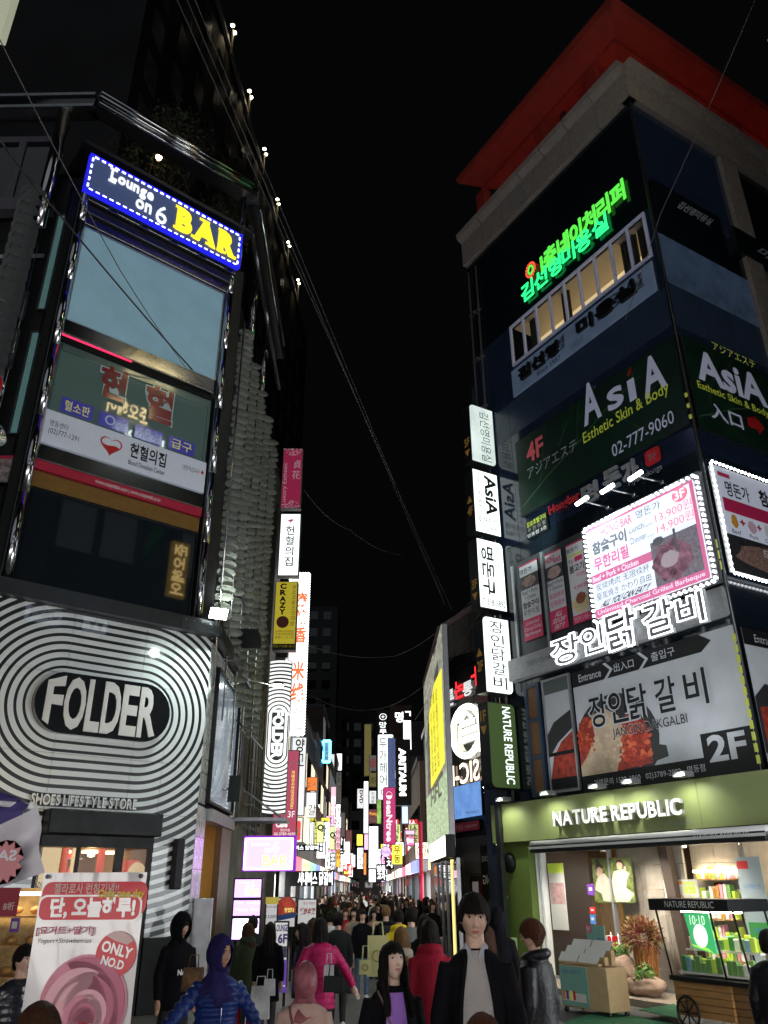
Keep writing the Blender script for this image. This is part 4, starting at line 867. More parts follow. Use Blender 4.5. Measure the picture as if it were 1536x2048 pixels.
menu, RM = poster('big lit menu board HONG BAR with lunch and dinner prices, framed by white bulbs', RF, ((1180, 1066), (1393, 960), (1430, 1160), (1200, 1238)), .25,
    [('HONG BAR', .15, .05, .46, .15, LRD, dict(off=.03)), ('명돈가', .50, .05, .72, .14, LGY), ('3F', .84, .04, .93, .14, LITW, dict(off=.03)), ('Lunch......', .42, .19, .63, .26, LGY), ('13,900원', .66, .17, .97, .28, LRD), ('Dinner......', .42, .31, .63, .38, LGY), ('14,900원', .66, .29, .97, .40, LRD),
     ('참숯구이', .05, .17, .39, .32, LGY, dict(off=.045)), ('무한리필', .05, .35, .39, .50, LPK, dict(off=.03)), ('Beef + Pork + Chicken', .02, .55, .46, .61, LITW, dict(off=.01)), ('炭烧烤肉 无限续杯', .04, .64, .55, .72, LGY), ('堅炭焼き かわり自由', .04, .74, .55, .82, LGY), ('ALL YOU CAN EAT !!', .06, .84, .55, .905, BLACKP, dict(off=.03, slant=.1)), ('Unlimited Charcoal Grilled Barbeque', .03, .925, .97, .985, LITW)],
    name='lit_menu_board', base=LITW, cat='menu board', depth=.14, case=WHITEP,
    parts=[(LPK, 0, 0, 1, .025), (LPK, .97, 0, 1, 1), (LRD, .82, .02, .95, .16, 0), (LPK, 0, .53, .60, .625), (mat('stone_print', (.35, .32, .38), .5, emit=.22, var=.4, vscale=12), .58, .45, .97, .92), (mat('lit_meat_print', (.4, .2, .28), .5, emit=.25, var=.8, vscale=5), .58, .50, .90, .90, 1), (mat('fat_print', (.6, .5, .58), .5, emit=.3), .64, .60, .80, .76, 3), (LGY, .60, .42, .70, .50, 2), (LGY, .78, .40, .80, .64), (LPK, 0, .91, 1, 1)])
mb = MB(); Wm, Hm = RM[2]-RM[0], RM[3]-RM[1]; mb.box(-.16, -.14, -.02, Wm+.16, Hm+.16, .10, STEEL); mb.build('outer_frame', menu)
bulb_row(menu, Wm, Hm, .11, m=LED, n=(24, 19), r=.034, inset=-.09, name='bulb')
# side lit board
R5 = (.12, 8.15, 3.9, 10.75)
sb2 = sign('side_menu_board', 'white grill board ALL YOU CAN EAT with cartoon-free food pictures, bulb framed, on side wall', RS, R5, .05, .12, WHITEP, mat('dim_white_board', (.42, .45, .5), .4, emit=.2, ecol=(.7, .75, .95)), [
    ('명돈가', .08, .13, .3, .28, BLACKP, dict(off=.02)), ('참숯구이', .40, .10, .75, .27, BLACKP, dict(off=.04)), ('ALL YOU CAN EAT !!', .05, .335, .48, .425, PGW, dict(off=.03, slant=.1)), ('Beef', .06, .60, .14, .64, BLACKP), ('Pork', .22, .60, .30, .64, BLACKP), ('Chicken', .36, .60, .47, .64, BLACKP), ('+', .15, .48, .20, .54, RED, dict(off=.04)), ('+', .31, .48, .35, .54, RED, dict(off=.04))])
sb2['label'] = 'white side wall board ALL YOU CAN EAT with beef, pork and chicken, framed by bulbs'
W5, H5 = R5[2]-R5[0], R5[3]-R5[1]
for (m, x0, y0, x1, y1, *rr) in ((PKR, .03, .06, .14, .1), (PKR, .03, .31, .5, .44), (GRILL, 0, .66, 1, 1), (MEAT, .05, .70, .75, .95, 2), (mat('orange_cow_print', (.5, .25, .03), .5, emit=.1), .07, .46, .13, .59, 2), (mat('pig_print', (.5, .35, .42), .5, emit=.1), .22, .47, .30, .59, 1), (mat('hen_print', (.6, .58, .58), .5, emit=.1), .37, .46, .45, .59, 3), (mat('wood_print', (.14, .06, .04), .5), .5, .3, 1, .66)):
    mb = MB(); pts = rc(x0*W5, (1-y1)*H5, x1*W5, (1-y0)*H5) if not rr else [((x0+x1)/2*W5+(x1-x0)/2*W5*cos(a*pi/9)*(1+.12*sin(a*2.3*rr[0])), (1-(y0+y1)/2)*H5+(y1-y0)/2*H5*sin(a*pi/9)*(1+.1*cos(a*3*rr[0]))) for a in range(18)]
    mb.poly(pts, .1245+.0005*len(sb2.children), m, .002); mb.build('print', sb2)
text_part(sb2, ('모두 마음껏', .3, .72, .8, .80, WHITEP, dict(off=.02)), W5, H5, .15)
bulb_row(sb2, W5, H5, .12, m=LED, n=(30, 19), r=.034, inset=-.06)
# lamp arms over the board
for (hx_, hy_, jx, jy, w_) in ((1165, 1002, 1216, 1015, 'left'), (1216, 978, 1268, 990, 'middle'), (1272, 952, 1325, 965, 'right')):
    j = RF.at(jx, jy, .15); h_ = RF.at(hx_, hy_, 1.0)
    e = empty('sign_lamp', RF.mat(j[0], j[1], 0), 'white tube lamp on a steel arm above the lit menu, %s of three' % w_, 'lamp', 'lamps on arms above the menu board')
    mb = MB(); dx, dy = h_[0]-j[0], h_[1]-j[1]; mb.tube([(0, 0, 0), (0, 0, .15), (dx, dy, 1.0)], .022, STEEL, 6); mb.lathe([(0, -.05), (.06, -.03), (.06, .03), (0, .05)], CHROME, 10, (0, 0, .15), 'z'); mb.build('arm', e)
    mb = MB(); mb.tube([(dx-.2, dy-.02, 1.02), (dx+.2, dy+.02, 1.02)], .05, glow('lamp_tube', (.95, 1, 1), 9), 8); mb.build('tube', e)
lamp('SPOT', RF.P(-.4, 10.7, 1.15), -RF.N*.8+Vector((0, 0, .45))-RF.X*.65, 160, (.8, 1, .92), .1, 110, .9)
lamp('SPOT', RF.P(1.5, 10.6, 1.2), -RF.N*.9-Vector((0, 0, .7)), 60, (.95, 1, 1), .1, 120, .9)
# --- neon outline letters and ledge
mb = MB(); mb.box(RFL+.9, 7.22, -.02, CRX, 7.8, .18, mat('white_ledge')); part('ledge', mb, RF, RB)
e = empty('phone_strip', RF.mat(-.5+.0, 7.3, .185), 'small grey phone number print on the white ledge left of the neon letters', 'lettering')
r = RF.rect((1052, 1322), (1100, 1307), (1101, 1318), (1053, 1334), .19); e.matrix_world = RF.mat(r[0], r[1], .185); text_part(e, ('가맹문의 1522-1960', 0, 0, 1, 1, mat('grey_print')), r[2]-r[0], r[3]-r[1], 0)
NEON = glow('white_neon', (.93, .97, 1), 3.2); NBK = mat('neon_letter_back', (.05, .05, .06), .5); NSD = mat('letter_side_white', (.55, .56, .58), .5)
ne = empty('neon_letter_sign', RF.mat(0, 0, .4), 'large white neon outline letters of a Korean restaurant name above its billboard', 'neon sign')
for ch, qd in (('장', ((1097, 1280), (1158, 1262), (1166, 1318), (1106, 1338))), ('인', ((1158, 1258), (1208, 1243), (1213, 1300), (1165, 1316))), ('닭', ((1205, 1225), (1272, 1207), (1280, 1288), (1215, 1308))), ('갈', ((1280, 1208), (1345, 1190), (1352, 1262), (1288, 1282))), ('비', ((1348, 1195), (1405, 1178), (1415, 1240), (1357, 1262)))):
    r = RF.rect(*qd, .5)
    mb = MB(); put_text(mb, ch, r[0], r[1], r[2], r[3], 0, NBK, off=.03, h=.1, side=NSD); put_text(mb, ch, r[0], r[1], r[2], r[3], .12, NEON, off=.035, outline=.022); mb.build('letter', ne)
# --- second floor billboard
JW = mat('billboard_white', (.36, .38, .41), .4, var=.08, vscale=2, emit=.06); PAN = mat('pan_black', (.02, .02, .022), .4); CHK = mat('red_chicken_print', (.20, .022, .012), .5, var=.8, vscale=7, emit=.03, ecol=(1, .15, .1)); CHS = mat('cheese_print', (.42, .32, .22), .5, var=.3, vscale=3, emit=.05)  # unlit board and its print emit faintly in place of lamplight on them
R6 = RF.rect((1144, 1343), (1463, 1254), (1529, 1548), (1169, 1585), .05)
jb = sign('restaurant_billboard', 'large billboard JANGIN DAKGALBI with a pan of red chicken and 2F', RF, R6, 0, .06, BLACK, JW, fx=.0)
W6, H6 = R6[2]-R6[0], R6[3]-R6[1]
def prt(e, m, pts, z): mb = MB(); mb.poly([(x*W6, (1-y)*H6) for x, y in pts], z, m, .002); mb.build('print', e)
prt(jb, BLACKP, rc(0, .0, 1, .13)[:0]+[(0, 0), (.82, 0), (.88, .065), (.82, .13), (0, .13)], .065)
for xx in (.225, .455): mb = MB(); mb.poly([(x*W6, (1-y)*H6) for x, y in ((xx, 0), (xx+.02, 0), (xx+.065, .065), (xx+.02, .13), (xx, .13), (xx+.045, .065))], .068, JW, .002); mb.build('print', jb)
def blob(cx, cy, rx, ry, n=26, w_=.06, ph=0, a0=0, a1=2*pi): return [(cx+rx*cos(a0+(a1-a0)*k/(n-1))*(1+w_*sin(5*k+ph)), cy+ry*sin(a0+(a1-a0)*k/(n-1))*(1+w_*cos(7*k+ph))) for k in range(n)]
def sx(pts, k=.60, o=-.05): return [(max(0, x*k+o), y) for x, y in pts]
prt(jb, PAN, sx([(1.0*cos(pi+pi*k/20)*.45+.5, .64+.38*sin(pi+pi*k/20)) for k in range(21)]+[(.92, .8), (.85, .87), (.05, .87)]), .066)
prt(jb, PAN, [(.47, .70), (.55, .73), (.555, .81), (.48, .83)], .067)
prt(jb, CHK, sx([(.08, .50), (.14, .42), (.26, .40), (.30, .56), (.2, .70), (.08, .78)]), .069); prt(jb, CHK, sx([(.58, .50), (.66, .44), (.78, .52), (.86, .66), (.85, .84), (.48, .86), (.52, .72)]), .069)
prt(jb, CHS, sx([(.26, .40), (.42, .36), (.56, .44), (.60, .56), (.54, .66), (.52, .76), (.48, .86), (.08, .86), (.08, .78), (.18, .70), (.28, .56)]), .072)
rnd = random.Random(3); CH2 = [mat('chicken_chunk_%d' % i, c_, .35, emit=.03, ecol=(1, .2, .1), coat=.4) for i, c_ in enumerate(((.34, .04, .02), (.16, .012, .008), (.45, .10, .04), (.24, .02, .012)))]
def chunks(e, cx, cy, rx, ry, n, z, ms, s):
    mb = MB()
    for k in range(n):
        a = rnd.random()*2*pi; r_ = rnd.random()**.5; x, y = cx+rx*r_*cos(a), cy+ry*r_*sin(a)
        if y > .85 or x < .004: continue
        m_ = 5+k % 3; ph = rnd.random()*6; q_ = s*rnd.uniform(.5, 1.3)
        mb.poly([((x+q_*cos(ph+2*pi*j/m_)*rnd.uniform(.6, 1.1))*W6, (1-y)*H6+q_*W6*sin(ph+2*pi*j/m_)*.7) for j in range(m_)], z+.0002*(k % 9), rnd.choice(ms), .001)
    mb.build('food_print', e)['kind'] = 'stuff'
chunks(jb, .06, .56, .065, .16, 130, .0715, CH2, .014); chunks(jb, .37, .66, .10, .19, 260, .0715, CH2, .015)
chunks(jb, .22, .60, .09, .22, 60, .0745, [CHS, mat('cheese_light', (.48, .38, .27), .5), mat('cheese_light')], .012)
prt(jb, BLACKP, rc(0, .86, 1, 1), .077)
prt(jb, BLACKP, [(.74, .70), (1.0, .70), (1, .86), (.74, .86)], .073)
TS(jb, RF, R6, .080, [('Entrance', .05, .035, .21, .10, JW, dict(off=.01)), ('出入口', .30, .03, .43, .10, JW, dict(off=.01)), ('출입구', .54, .03, .68, .10, JW, dict(off=.01))]+[(c_, x0_-d_, .24-d_, x0_+.12+d_, .50+d_, m_, dict(off=o_)) for (c_, x0_) in (('장', .10), ('인', .235), ('닭', .36), ('갈', .53), ('비', .70)) for (m_, o_, d_) in ((JW, .04, .012), (BLACKP, .012, 0))]+[
    ('JANGIN DAKGALBI', .237, .53, .693, .63, JW, dict(off=.02)), ('JANGIN DAKGALBI', .24, .535, .69, .625, BLACKP, dict(off=.0)), ('2F', .77, .72, .96, .90, JW, dict(off=.03)), ('가맹문의 1522-1960   02)3789-2992   명동점', .08, .90, .74, .96, JW, dict(off=.005))])
# window at its left with the same picture behind the glass
R7 = RF.rect((1086, 1362), (1142, 1346), (1165, 1578), (1106, 1590), .0)
wn2 = window(RB, RF, R7[0], R7[1], R7[2]-.02, R7[3], -.0, ALU, mat('poster_glass', (.10, .12, .12), .15, spec=.6), .05, ny=1)
e = empty('window_poster', RF.mat(R7[0], R7[1], .05), 'piece of the chicken pan picture in the window left of the billboard', 'poster'); W7, H7 = R7[2]-R7[0], R7[3]-R7[1]
for m, pts in ((JW, rc(.05, .12, .92, .86)), (CHK, [(.05, .12), (.92, .12), (.92, .5), (.5, .42), (.2, .3)]), (PAN, [(.05, .5), (.3, .6), (.92, .68), (.92, .52), (.4, .42), (.05, .3)]), (BLACKP, rc(.05, .03, .92, .12)), (BLACKP, rc(.05, .31, .92, .34))):
    mb = MB(); mb.poly([(x*W7, y*H7) for x, y in pts], .0+.002*len(e.children), m, .001); mb.build('print', e)
R8 = RF.rect((1052, 1372), (1080, 1364), (1096, 1590), (1066, 1596), .0)
window(RB, RF, R8[0], R8[1], R8[2], R8[3], -.02, mat('blue_frame', (.02, .04, .08), .5), mat('orange_slats', (.14, .07, .03), .6, var=.2), .09, ny=3)
# side wall twin of the billboard
R9 = (.12, 4.1, 3.85, 6.95)
e = sign('restaurant_billboard', 'edge of a second JANGIN billboard with black Entrance strip on the side wall', RS, R9, 0, .06, BLACK, JW, [('Entrance', .1, .04, .3, .10, JW), ('장인닭갈비', .18, .22, .9, .42, BLACKP, dict(off=.02))], fx=0)
mb = MB(); mb.poly(rc(0, .87*2.85, 3.73, 2.85), .0645, BLACKP, .002); mb.poly([(0, .3), (0, 1.4), (.4, 1.7), (1.6, 1.5), (2, .3)], .066, PAN, .002); mb.poly([(.1, .4), (.1, 1.2), (1.0, 1.3), (1.5, .4)], .07, CHK, .002); mb.build('print', e)['kind'] = 'stuff'
# --- vertical pipes at the far end and light box stack
for k, (a, c) in enumerate(((RFL+.12, .05), (RFL+.35, .08), (RFL+.55, .05))):
    mb = MB(); mb.tube([(0, 3.2, 0), (0, 22.5, 0)], .035, (PIPE, CHROME, PIPE)[k], 8)
    for j in range(9): mb.box(-.05, 4.5+j*2, -.1, .05, 4.56+j*2, .05, PIPE)
    tag(mb.build('drain_pipe', None, RF.mat(a, 0, c)), ('dull grey', 'shiny steel', 'grey inner')[k]+' pipe running up the right building beside the light boxes', 'pipe', 'pipes at the far edge of the right building')
BX = RF.sub(-2.6, 0, 60.3)
BOXW = glow('light_box_white', (.93, 1, .98), 1.05, var=.04, vscale=1); BOXG = glow('light_box_dim', (.62, .72, .68), .8, var=.25, vscale=1.5); LBK = mat('box_case_black', (.012, .014, .018), .35)
INK = mat('ink_on_box', (.01, .01, .012), .6)
GRNB = mat('dark_green_face', (.045, .075, .025), .45, emit=.25, ecol=(.10, .17, .05))
bxs = [((939, 810), (983, 819), (990, 933), (945, 922)), ((945, 940), (992, 947), (1000, 1075), (953, 1061)), ((953, 1077), (1003, 1086), (1012, 1228), (962, 1210)), ((965, 1233), (1014, 1238), (1025, 1390), (974, 1384)), ((974, 1403), (1024, 1409), (1041, 1577), (987, 1577))]
spec_ = [('tall white light box with thin black Korean letters, topmost of the stack', BOXG, [('김선영미용실', .42, .08, .82, .95, INK, dict(rot=90, off=-.004))], 'tl br', '5F'),
 ('white light box AsiA Esthetic Skin and Body, second from the top', BOXW, [('AsiA', .45, .05, .92, .70, INK, dict(rot=90, off=.03)), ('Esthetic Skin & Body', .12, .05, .32, .72, INK, dict(rot=90)), ('皮肤护理', .1, .74, .92, .84, INK), ('T.777.9060', .1, .87, .92, .94, INK)], '', '4F'),
 ('white light box with bold rotated Korean letters and phone 318-5892, third down', BOXW, [('명돈구', .15, .10, .62, .80, INK, dict(rot=90, off=.02)), ('Hongbar', .68, .04, .88, .40, mat('grey_print'), dict(rot=90)), ('T.318-5892', .1, .86, .95, .95, INK)], 'tr', '3F'),
 ('white light box with five stacked Korean letters, fourth down', BOXW, [('장인닭갈비', .28, .04, .78, .96, INK, dict(stack=True))], 'tl br', '2F'),
 ('dark green light box NATURE REPUBLIC, lowest of the stack', GRNB, [('NATURE REPUBLIC', .52, .04, .82, .95, glow('green_box_letters', (.9, 1, .95), .9), dict(rot=90, off=.02))], 'tr bl', '1F')]
for qd, (lab, face, txt, cor, flr) in zip(bxs, spec_):
    R = BX.rect(*qd); R = (R[0]-.02, R[1], R[2]+.04, R[3])
    dp = .42
    e = sign('light_box', lab, BX, R, -dp, dp, LBK, face, txt, cat='light box sign', group='light boxes stacked up the corner of the right building', rnd=.16, corners=cor, fx=.015, facename='light_panel')
    # floor number and arrow on the side
    H = R[3]-R[1]; mb = MB(); put_text(mb, flr, 0, 0, .26, .3, 0, mat('amber_print', (.35, .2, .04), .5, emit=.12), off=.03); mb.poly([(0.0, -.12), (.26, -.12), (.13, -.36)] if flr in '5F3F1F' else [(.0, .42), (.13, .66), (.26, .42)], 0, mat('amber_print'), .002)
    o = mb.build('floor_number', e); o.matrix_local = Matrix(((0, 0, -1, -.003), (0, 1, 0, H*.28 if flr not in '1F' else H-.5), (1, 0, 0, .08), (0, 0, 0, 1)))
    o['kind'] = 'stuff'
mb = MB(); mb.box(R[0]+.3, 0, -.35, R[0]+.42, 17, -.2, DSTEEL); tag(mb.build('sign_post', None, BX.mat(0, 0, 0)), 'dark steel post carrying the stack of light boxes', 'post')
# ================================================================== cosmetics shop on the ground floor of the right building
OLIVE = mat('olive_fascia', (.22, .26, .10), .5, var=.06, vscale=2)
ns = empty('cosmetics_shop', RF.mat(0, 0, 0), 'green fronted cosmetics shop NATURE REPUBLIC on the ground floor of the right building', 'shop')
def np_(name, mb): return mb.build(name, ns)
FX0, FX1 = -3.3, 5.6
for k in range(4):
    mb = MB(); x0 = FX0+k*(FX1-FX0)/4; mb.box(x0, 3.1, -.1, x0+(FX1-FX0)/4-.008, 4.02, .5, OLIVE); np_('fascia_panel', mb)
R = RF.rect((1105, 1622), (1363, 1597), (1365, 1633), (1110, 1650), .62)
t = ('NATURE REPUBLIC', 0, 0, 1, 1, mat('channel_letter_white', (.75, .75, .70), .4, emit=.35, ecol=(1, 1, .92)), dict(off=.03, h=.09, split=True, side=mat('channel_letter_side', (.35, .36, .36), .4)))
e = empty('shop_name_letters', RF.mat(R[0], R[1], 0), 'raised white letters NATURE REPUBLIC on the olive green fascia', 'shop sign'); text_part(e, t, R[2]-R[0], R[3]-R[1], .56)
R = RF.rect((1337, 1641), (1380, 1638), (1381, 1649), (1338, 1652), .52); e2 = empty('branch_name_letters', RF.mat(R[0], R[1], 0), 'small grey Korean branch name at the lower right of the olive fascia', 'shop sign'); text_part(e2, ('명동 그린점', 0, 0, 1, 1, mat('grey_raised_letter')), R[2]-R[0], R[3]-R[1], .51)
for k, a in enumerate((-2.45, -.75, .9, 1.9, 3.3)):
    e = empty('fascia_lamp', RF.mat(a, 4.05, .5), 'small grey lamp box on the olive fascia edge, %s from the left' % ('first', 'second', 'third', 'fourth', 'fifth')[k], 'lamp', 'lamp boxes along the top of the olive fascia')
    mb = MB(); mb.box(-.16, 0, .1, .16, .1, .38, ALU, .01); mb.box(-.03, -.02, -.3, .03, .03, .12, DSTEEL); mb.build('housing', e)
    lamp('SPOT', RF.P(a, 4.12, 1.02), -RF.N*.5-Vector((0, 0, 1)), 60, (.97, 1, .86), .06, 125, .9)
for a in (-.6, 1.6, 3.6): lamp('SPOT', RF.P(a, 4.2, 1.3), -RF.N*.55+Vector((0, 0, 1)), 55, (.95, .97, 1), .1, 120, .9)
# awning cassette and small lamps
R = RF.rect((1060, 1683), (1534, 1655), (1534, 1674), (1062, 1697), 1.15)
aw = empty('awning', RF.mat(R[0], R[1], 0), 'rolled black and white awning under the olive fascia', 'awning')
W_, H_ = R[2]-R[0], R[3]-R[1]
mb = MB(); mb.tube([(0, H_*.6, 1.1), (W_, H_*.6, 1.1)], .09, mat('awning_white', (.5, .5, .49), .6), 12); mb.build('roll', aw)
mb = MB(); mb.box(0, -.08, .95, W_, .09, 1.2, BLACK, .02); mb.box(0, .0, 1.201, W_, .05, 1.21, mat('awning_white')); mb.build('valance', aw); mb = MB(); mb.box(0, H_*.7, .45, W_, H_+.05, 1.05, BLACK); mb.build('cover', aw)
text_part(aw, ('NATURE REPUBLIC', .76, .5, .95, .95, mat('awning_white')), W_, .16, 1.215)
SPW = glow('spot_white', (1, .97, .88), 25)
for k, q_ in enumerate(((1100, 1704), (1183, 1704), (1245, 1704), (1367, 1700), (1410, 1712), (1335, 1712))):
    a, b = RF.at(*q_, .8); e = empty('awning_spotlight', RF.mat(a, 2.86, .8), 'round white spotlight under the shop awning, %s' % ('leftmost', 'second from the left', 'third from the left', 'right of the middle', 'dim one near the card notice', 'small one between two brighter ones')[k], 'spotlight', 'spotlights under the shop awning')
    mb = MB(); mb.lathe([(.05, .12), (.09, .05), (.1, 0)], BLACK, 12, (0, 0, 0), 'y'); mb.build('housing', e); mb = MB(); mb.lathe([(.0, -.035), (.06, -.03), (.095, .0), (0, .01)], SPW, 12, (0, 0, 0), 'y'); mb.build('bulb', e)
    if k < 4: lamp('SPOT', RF.P(a, 2.8, .8), -RF.N*.45-Vector((0, 0, 1)), 230, (1, .93, .8), .08, 120, .9)
# structure of the shop: green pillar, dark blue pillar, stone wall, glass
PGR = mat('pillar_green', (.10, .15, .03), .5, var=.08); NVP = mat('navy_pillar', (.02, .03, .055), .5, var=.1)
mb = MB(); mb.box(-3.1, 0, -.3, -2.15, 3.1, .3, PGR); np_('pillar', mb)
mb = MB(); mb.box(-3.75, 0, -.3, -3.12, 4.6, .35, NVP); np_('pillar', mb)
mb = MB(); mb.lathe([(.0, .12), (.2, .1), (.25, 0)], BLACK, 18, (-2.9, 2.62, .3), 'z'); np_('round_speaker', mb)
for x in (-2.12, -1.98): mb = MB(); mb.box(x, 0, -.05, x+.07, 2.95, .12, WHITEP); np_('door_post', mb)
TILEC = mat('concrete_tile', (.30, .265, .22), .7, var=.22, vscale=3, bump=.15)
tiles(RF, [(.25, 0, 2.1, 3.0)], .62, .5, -.35, TILEC, ns, 'wall_tile', .01, .06); tiles(RF, [(2.1, 0, 3.3, 3.0)], .62, .5, -.6, TILEC, ns, 'wall_tile', .01, .06)
WOODI = mat('warm_wood', (.36, .20, .075), .5, var=.35, vscale=2, stretch=(6, 1, 1))
for k in range(9): mb = MB(); mb.box(-1.9+k*.24, 0, -1.5, -1.9+k*.24+.232, 3.05, -1.45, WOODI); np_('wood_plank', mb)
mb = MB(); mb.box(-2.1, 3.0, -5, 5.5, 3.09, -.1, mat('ceiling_dark_warm', (.12, .09, .06), .8)); np_('ceiling', mb)
mb = MB(); mb.box(-2.2, 0, -5.2, 5.6, 3.05, -5.1, mat('pale_green_wall', (.35, .40, .26), .7)); mb.box(3.3, 0, -5.1, 3.38, 3.0, -.6, TILEC); mb.box(5.6, 0, -5.1, 5.7, 3.0, -.1, TILEC); np_('back_wall', mb)
PLAT = mat('beige_stone_floor', (.30, .25, .20), .35, var=.2, vscale=1.5)
mb = MB(); mb.box(-2.2, .0, -5.1, 5.6, .12, 1.3, PLAT); np_('floor_slab', mb)
for k in range(5): mb = MB(); mb.box(-1.4+k*1.45, 2.9, -2.2, -.8+k*1.45, 2.96, -1.9, glow('warm_strip', (1, .86, .62), 26)); np_('ceiling_lamp', mb)
mb = MB(); [mb.box(-1.2+.22*k, .4, -1.35, -1.05+.22*k, .4+.25+.1*(k % 3), -1.2, random.choice([mat('bottle_amber', (.4, .2, .05), .3), mat('bottle_white', (.7, .68, .6), .3), mat('bottle_green', (.15, .3, .08), .3)])) for k in range(7)]; np_('bottle_row', mb)['kind'] = 'stuff'
mb = MB(); mb.poly([(1.62, 3.0), (1.86, 3.0), (2.13, .0), (1.9, .0)], -.28, mat('brown_post', (.06, .04, .03), .6), .2); np_('slanted_post', mb)
mb = MB(); mb.box(-1.95, .12, -.06, .25, 2.98, -.05, mat('clear_glass')); np_('glass_pane', mb); mb = MB(); mb.box(-1.95, .1, -.08, 5.5, .18, -.02, ALU); mb.box(.2, .12, -.1, .26, 2.98, .0, ALU); np_('glass_frame', mb)
# prints on glass and wall
LIM = mat('lime_print', (.38, .5, .05), .5, emit=.1, ecol=(.6, .8, .1)); PALE = mat('pale_print_sheet', (.42, .42, .40), .5, emit=.05); PURP = mat('purple_print', (.12, .03, .25), .5); BLU = mat('blue_print', (.05, .15, .4), .5); TEA = mat('mint_print', (.15, .32, .27), .5, var=.05); ORP = mat('orange_print', (.6, .2, .03), .5)
FOL = mat('foliage_print', (.10, .13, .03), .5, var=.9, vscale=9); SKN = mat('skin_print', (.45, .28, .2), .5); CLO = mat('white_cloth_print', (.36, .34, .28), .5, var=.15, vscale=9); HRP = mat('hair_print', (.04, .02, .01), .5)
def sheet(name, label, qd, c, base, items=(), prints=(), cat='poster', group=None, fr=RF):
    r = fr.rect(*qd, c); e = empty(name, fr.mat(r[0], r[1], c), label, cat, group); W, H = r[2]-r[0], r[3]-r[1]
    mb = MB(); mb.box(0, 0, 0, W, H, .012, base); mb.build('sheet', e)
    for i, (m, pts) in enumerate(prints): mb = MB(); mb.poly([(x*W, (1-y)*H) for x, y in pts], .0125+i*.0012, m, .001); mb.build('print', e)
    for i, t in enumerate(items): text_part(e, t, W, H, .03+i*.0006)
    return e
sheet('glass_poster', 'tall pale price poster with lime green head on the left shop glass', ((1096, 1725), (1128, 1728), (1137, 1862), (1106, 1858)), .0, PALE, [('10·10', .1, .04, .7, .10, LIM)], [(LIM, rc(0, 0, 1, .15)), (mat('blush_print', (.4, .25, .25), .5, var=.4, vscale=12), rc(.05, .3, .95, .62))])
def ell(cx, cy, rx, ry, n=16, a0=0): return [(cx+rx*cos(2*pi*k/n+a0), cy+ry*sin(2*pi*k/n+a0)) for k in range(n)]
sheet('couple_poster', 'poster of two young people in white sitting among green leaves', ((1186, 1712), (1265, 1720), (1270, 1803), (1190, 1808)), -.02, FOL, prints=[
    (CLO, [(.06, .55), (.16, .36), (.30, .34), (.42, .50), (.45, .75), (.38, .98), (.20, .96), (.18, .80), (.02, .72)]), (CLO, [(.46, .52), (.55, .30), (.78, .26), (.93, .36), (.85, .50), (.80, .66), (.98, .80), (.85, .97), (.52, .98), (.48, .75)]),
    (SKN, ell(.19, .27, .075, .105)), (SKN, ell(.71, .17, .07, .10)), (HRP, [(.09, .26), (.11, .13), (.22, .11), (.29, .22), (.26, .24), (.18, .19)]), (HRP, [(.61, .15), (.66, .04), (.79, .04), (.82, .20), (.76, .12), (.68, .10)]), (SKN, ell(.13, .36, .03, .05)), (SKN, ell(.84, .24, .03, .05)), (SKN, ell(.55, .62, .04, .04)), (FOL, [(.0, .78), (.16, .85), (.12, 1), (0, 1)]), (FOL, [(.86, .55), (1, .5), (1, .8), (.92, .75)])])
for qd, lab, m in ((((1175, 1768), (1188, 1768), (1189, 1790), (1176, 1791)), 'small purple sticker on the glass edge beside the poster of two people', PURP), (((1180, 1814), (1191, 1814), (1191, 1827), (1180, 1827)), 'small red and white sticker in a column below the purple one', RED), (((1181, 1829), (1192, 1829), (1192, 1848), (1181, 1848)), 'small blue sticker, lowest in the column on the glass edge', BLU)):
    sheet('glass_sticker', lab, qd, .0, m, prints=[(PALE, rc(.25, .3, .75, .6))], cat='sticker')
sheet('fruit_poster', 'white poster with orange fruit slices and two 10-10 blocks on the shop wall', ((1327, 1760), (1394, 1758), (1404, 1814), (1335, 1816)), -.25, PALE, [('10·10', .10, .12, .38, .28, PALE, dict(off=.02)), ('₩9,900', .14, .36, .36, .46, PALE), ('10·10', .62, .14, .88, .28, PALE, dict(off=.02)), ('SALE', .66, .36, .86, .44, PALE)],
      [(BLACKP, rc(.07, .08, .41, .52)), (LIM, rc(.58, .08, .92, .50))]+[(m, ell(x, y, r_, r_*1.2)) for m, x, y, r_ in ((ORP, .16, .72, .09), (LIM, .3, .62, .05), (ORP, .46, .66, .10), (PALE, .46, .66, .05), (RED, .07, .9, .07), (ORP, .70, .85, .07), (RED, .92, .88, .08), (ORP, .52, .12, .06), (LIM, .8, .66, .05), (ORP, .33, .9, .06))])
sheet('card_sticker', 'small blue and green payment notice with red and yellow circles on the wall', ((1430, 1765), (1446, 1765), (1455, 1817), (1436, 1818)), -.5, PALE, prints=[(BLACKP, rc(0, 0, 1, .22)), (RED, ell(.35, .11, .18, .08)), (ORP, ell(.62, .11, .18, .08)), (BLU, [(0, .3), (1, .4), (1, .65), (0, .6)]), (mat('leaf_green_print', (.04, .22, .05), .5), rc(.2, .7, .9, .92))], cat='sticker')
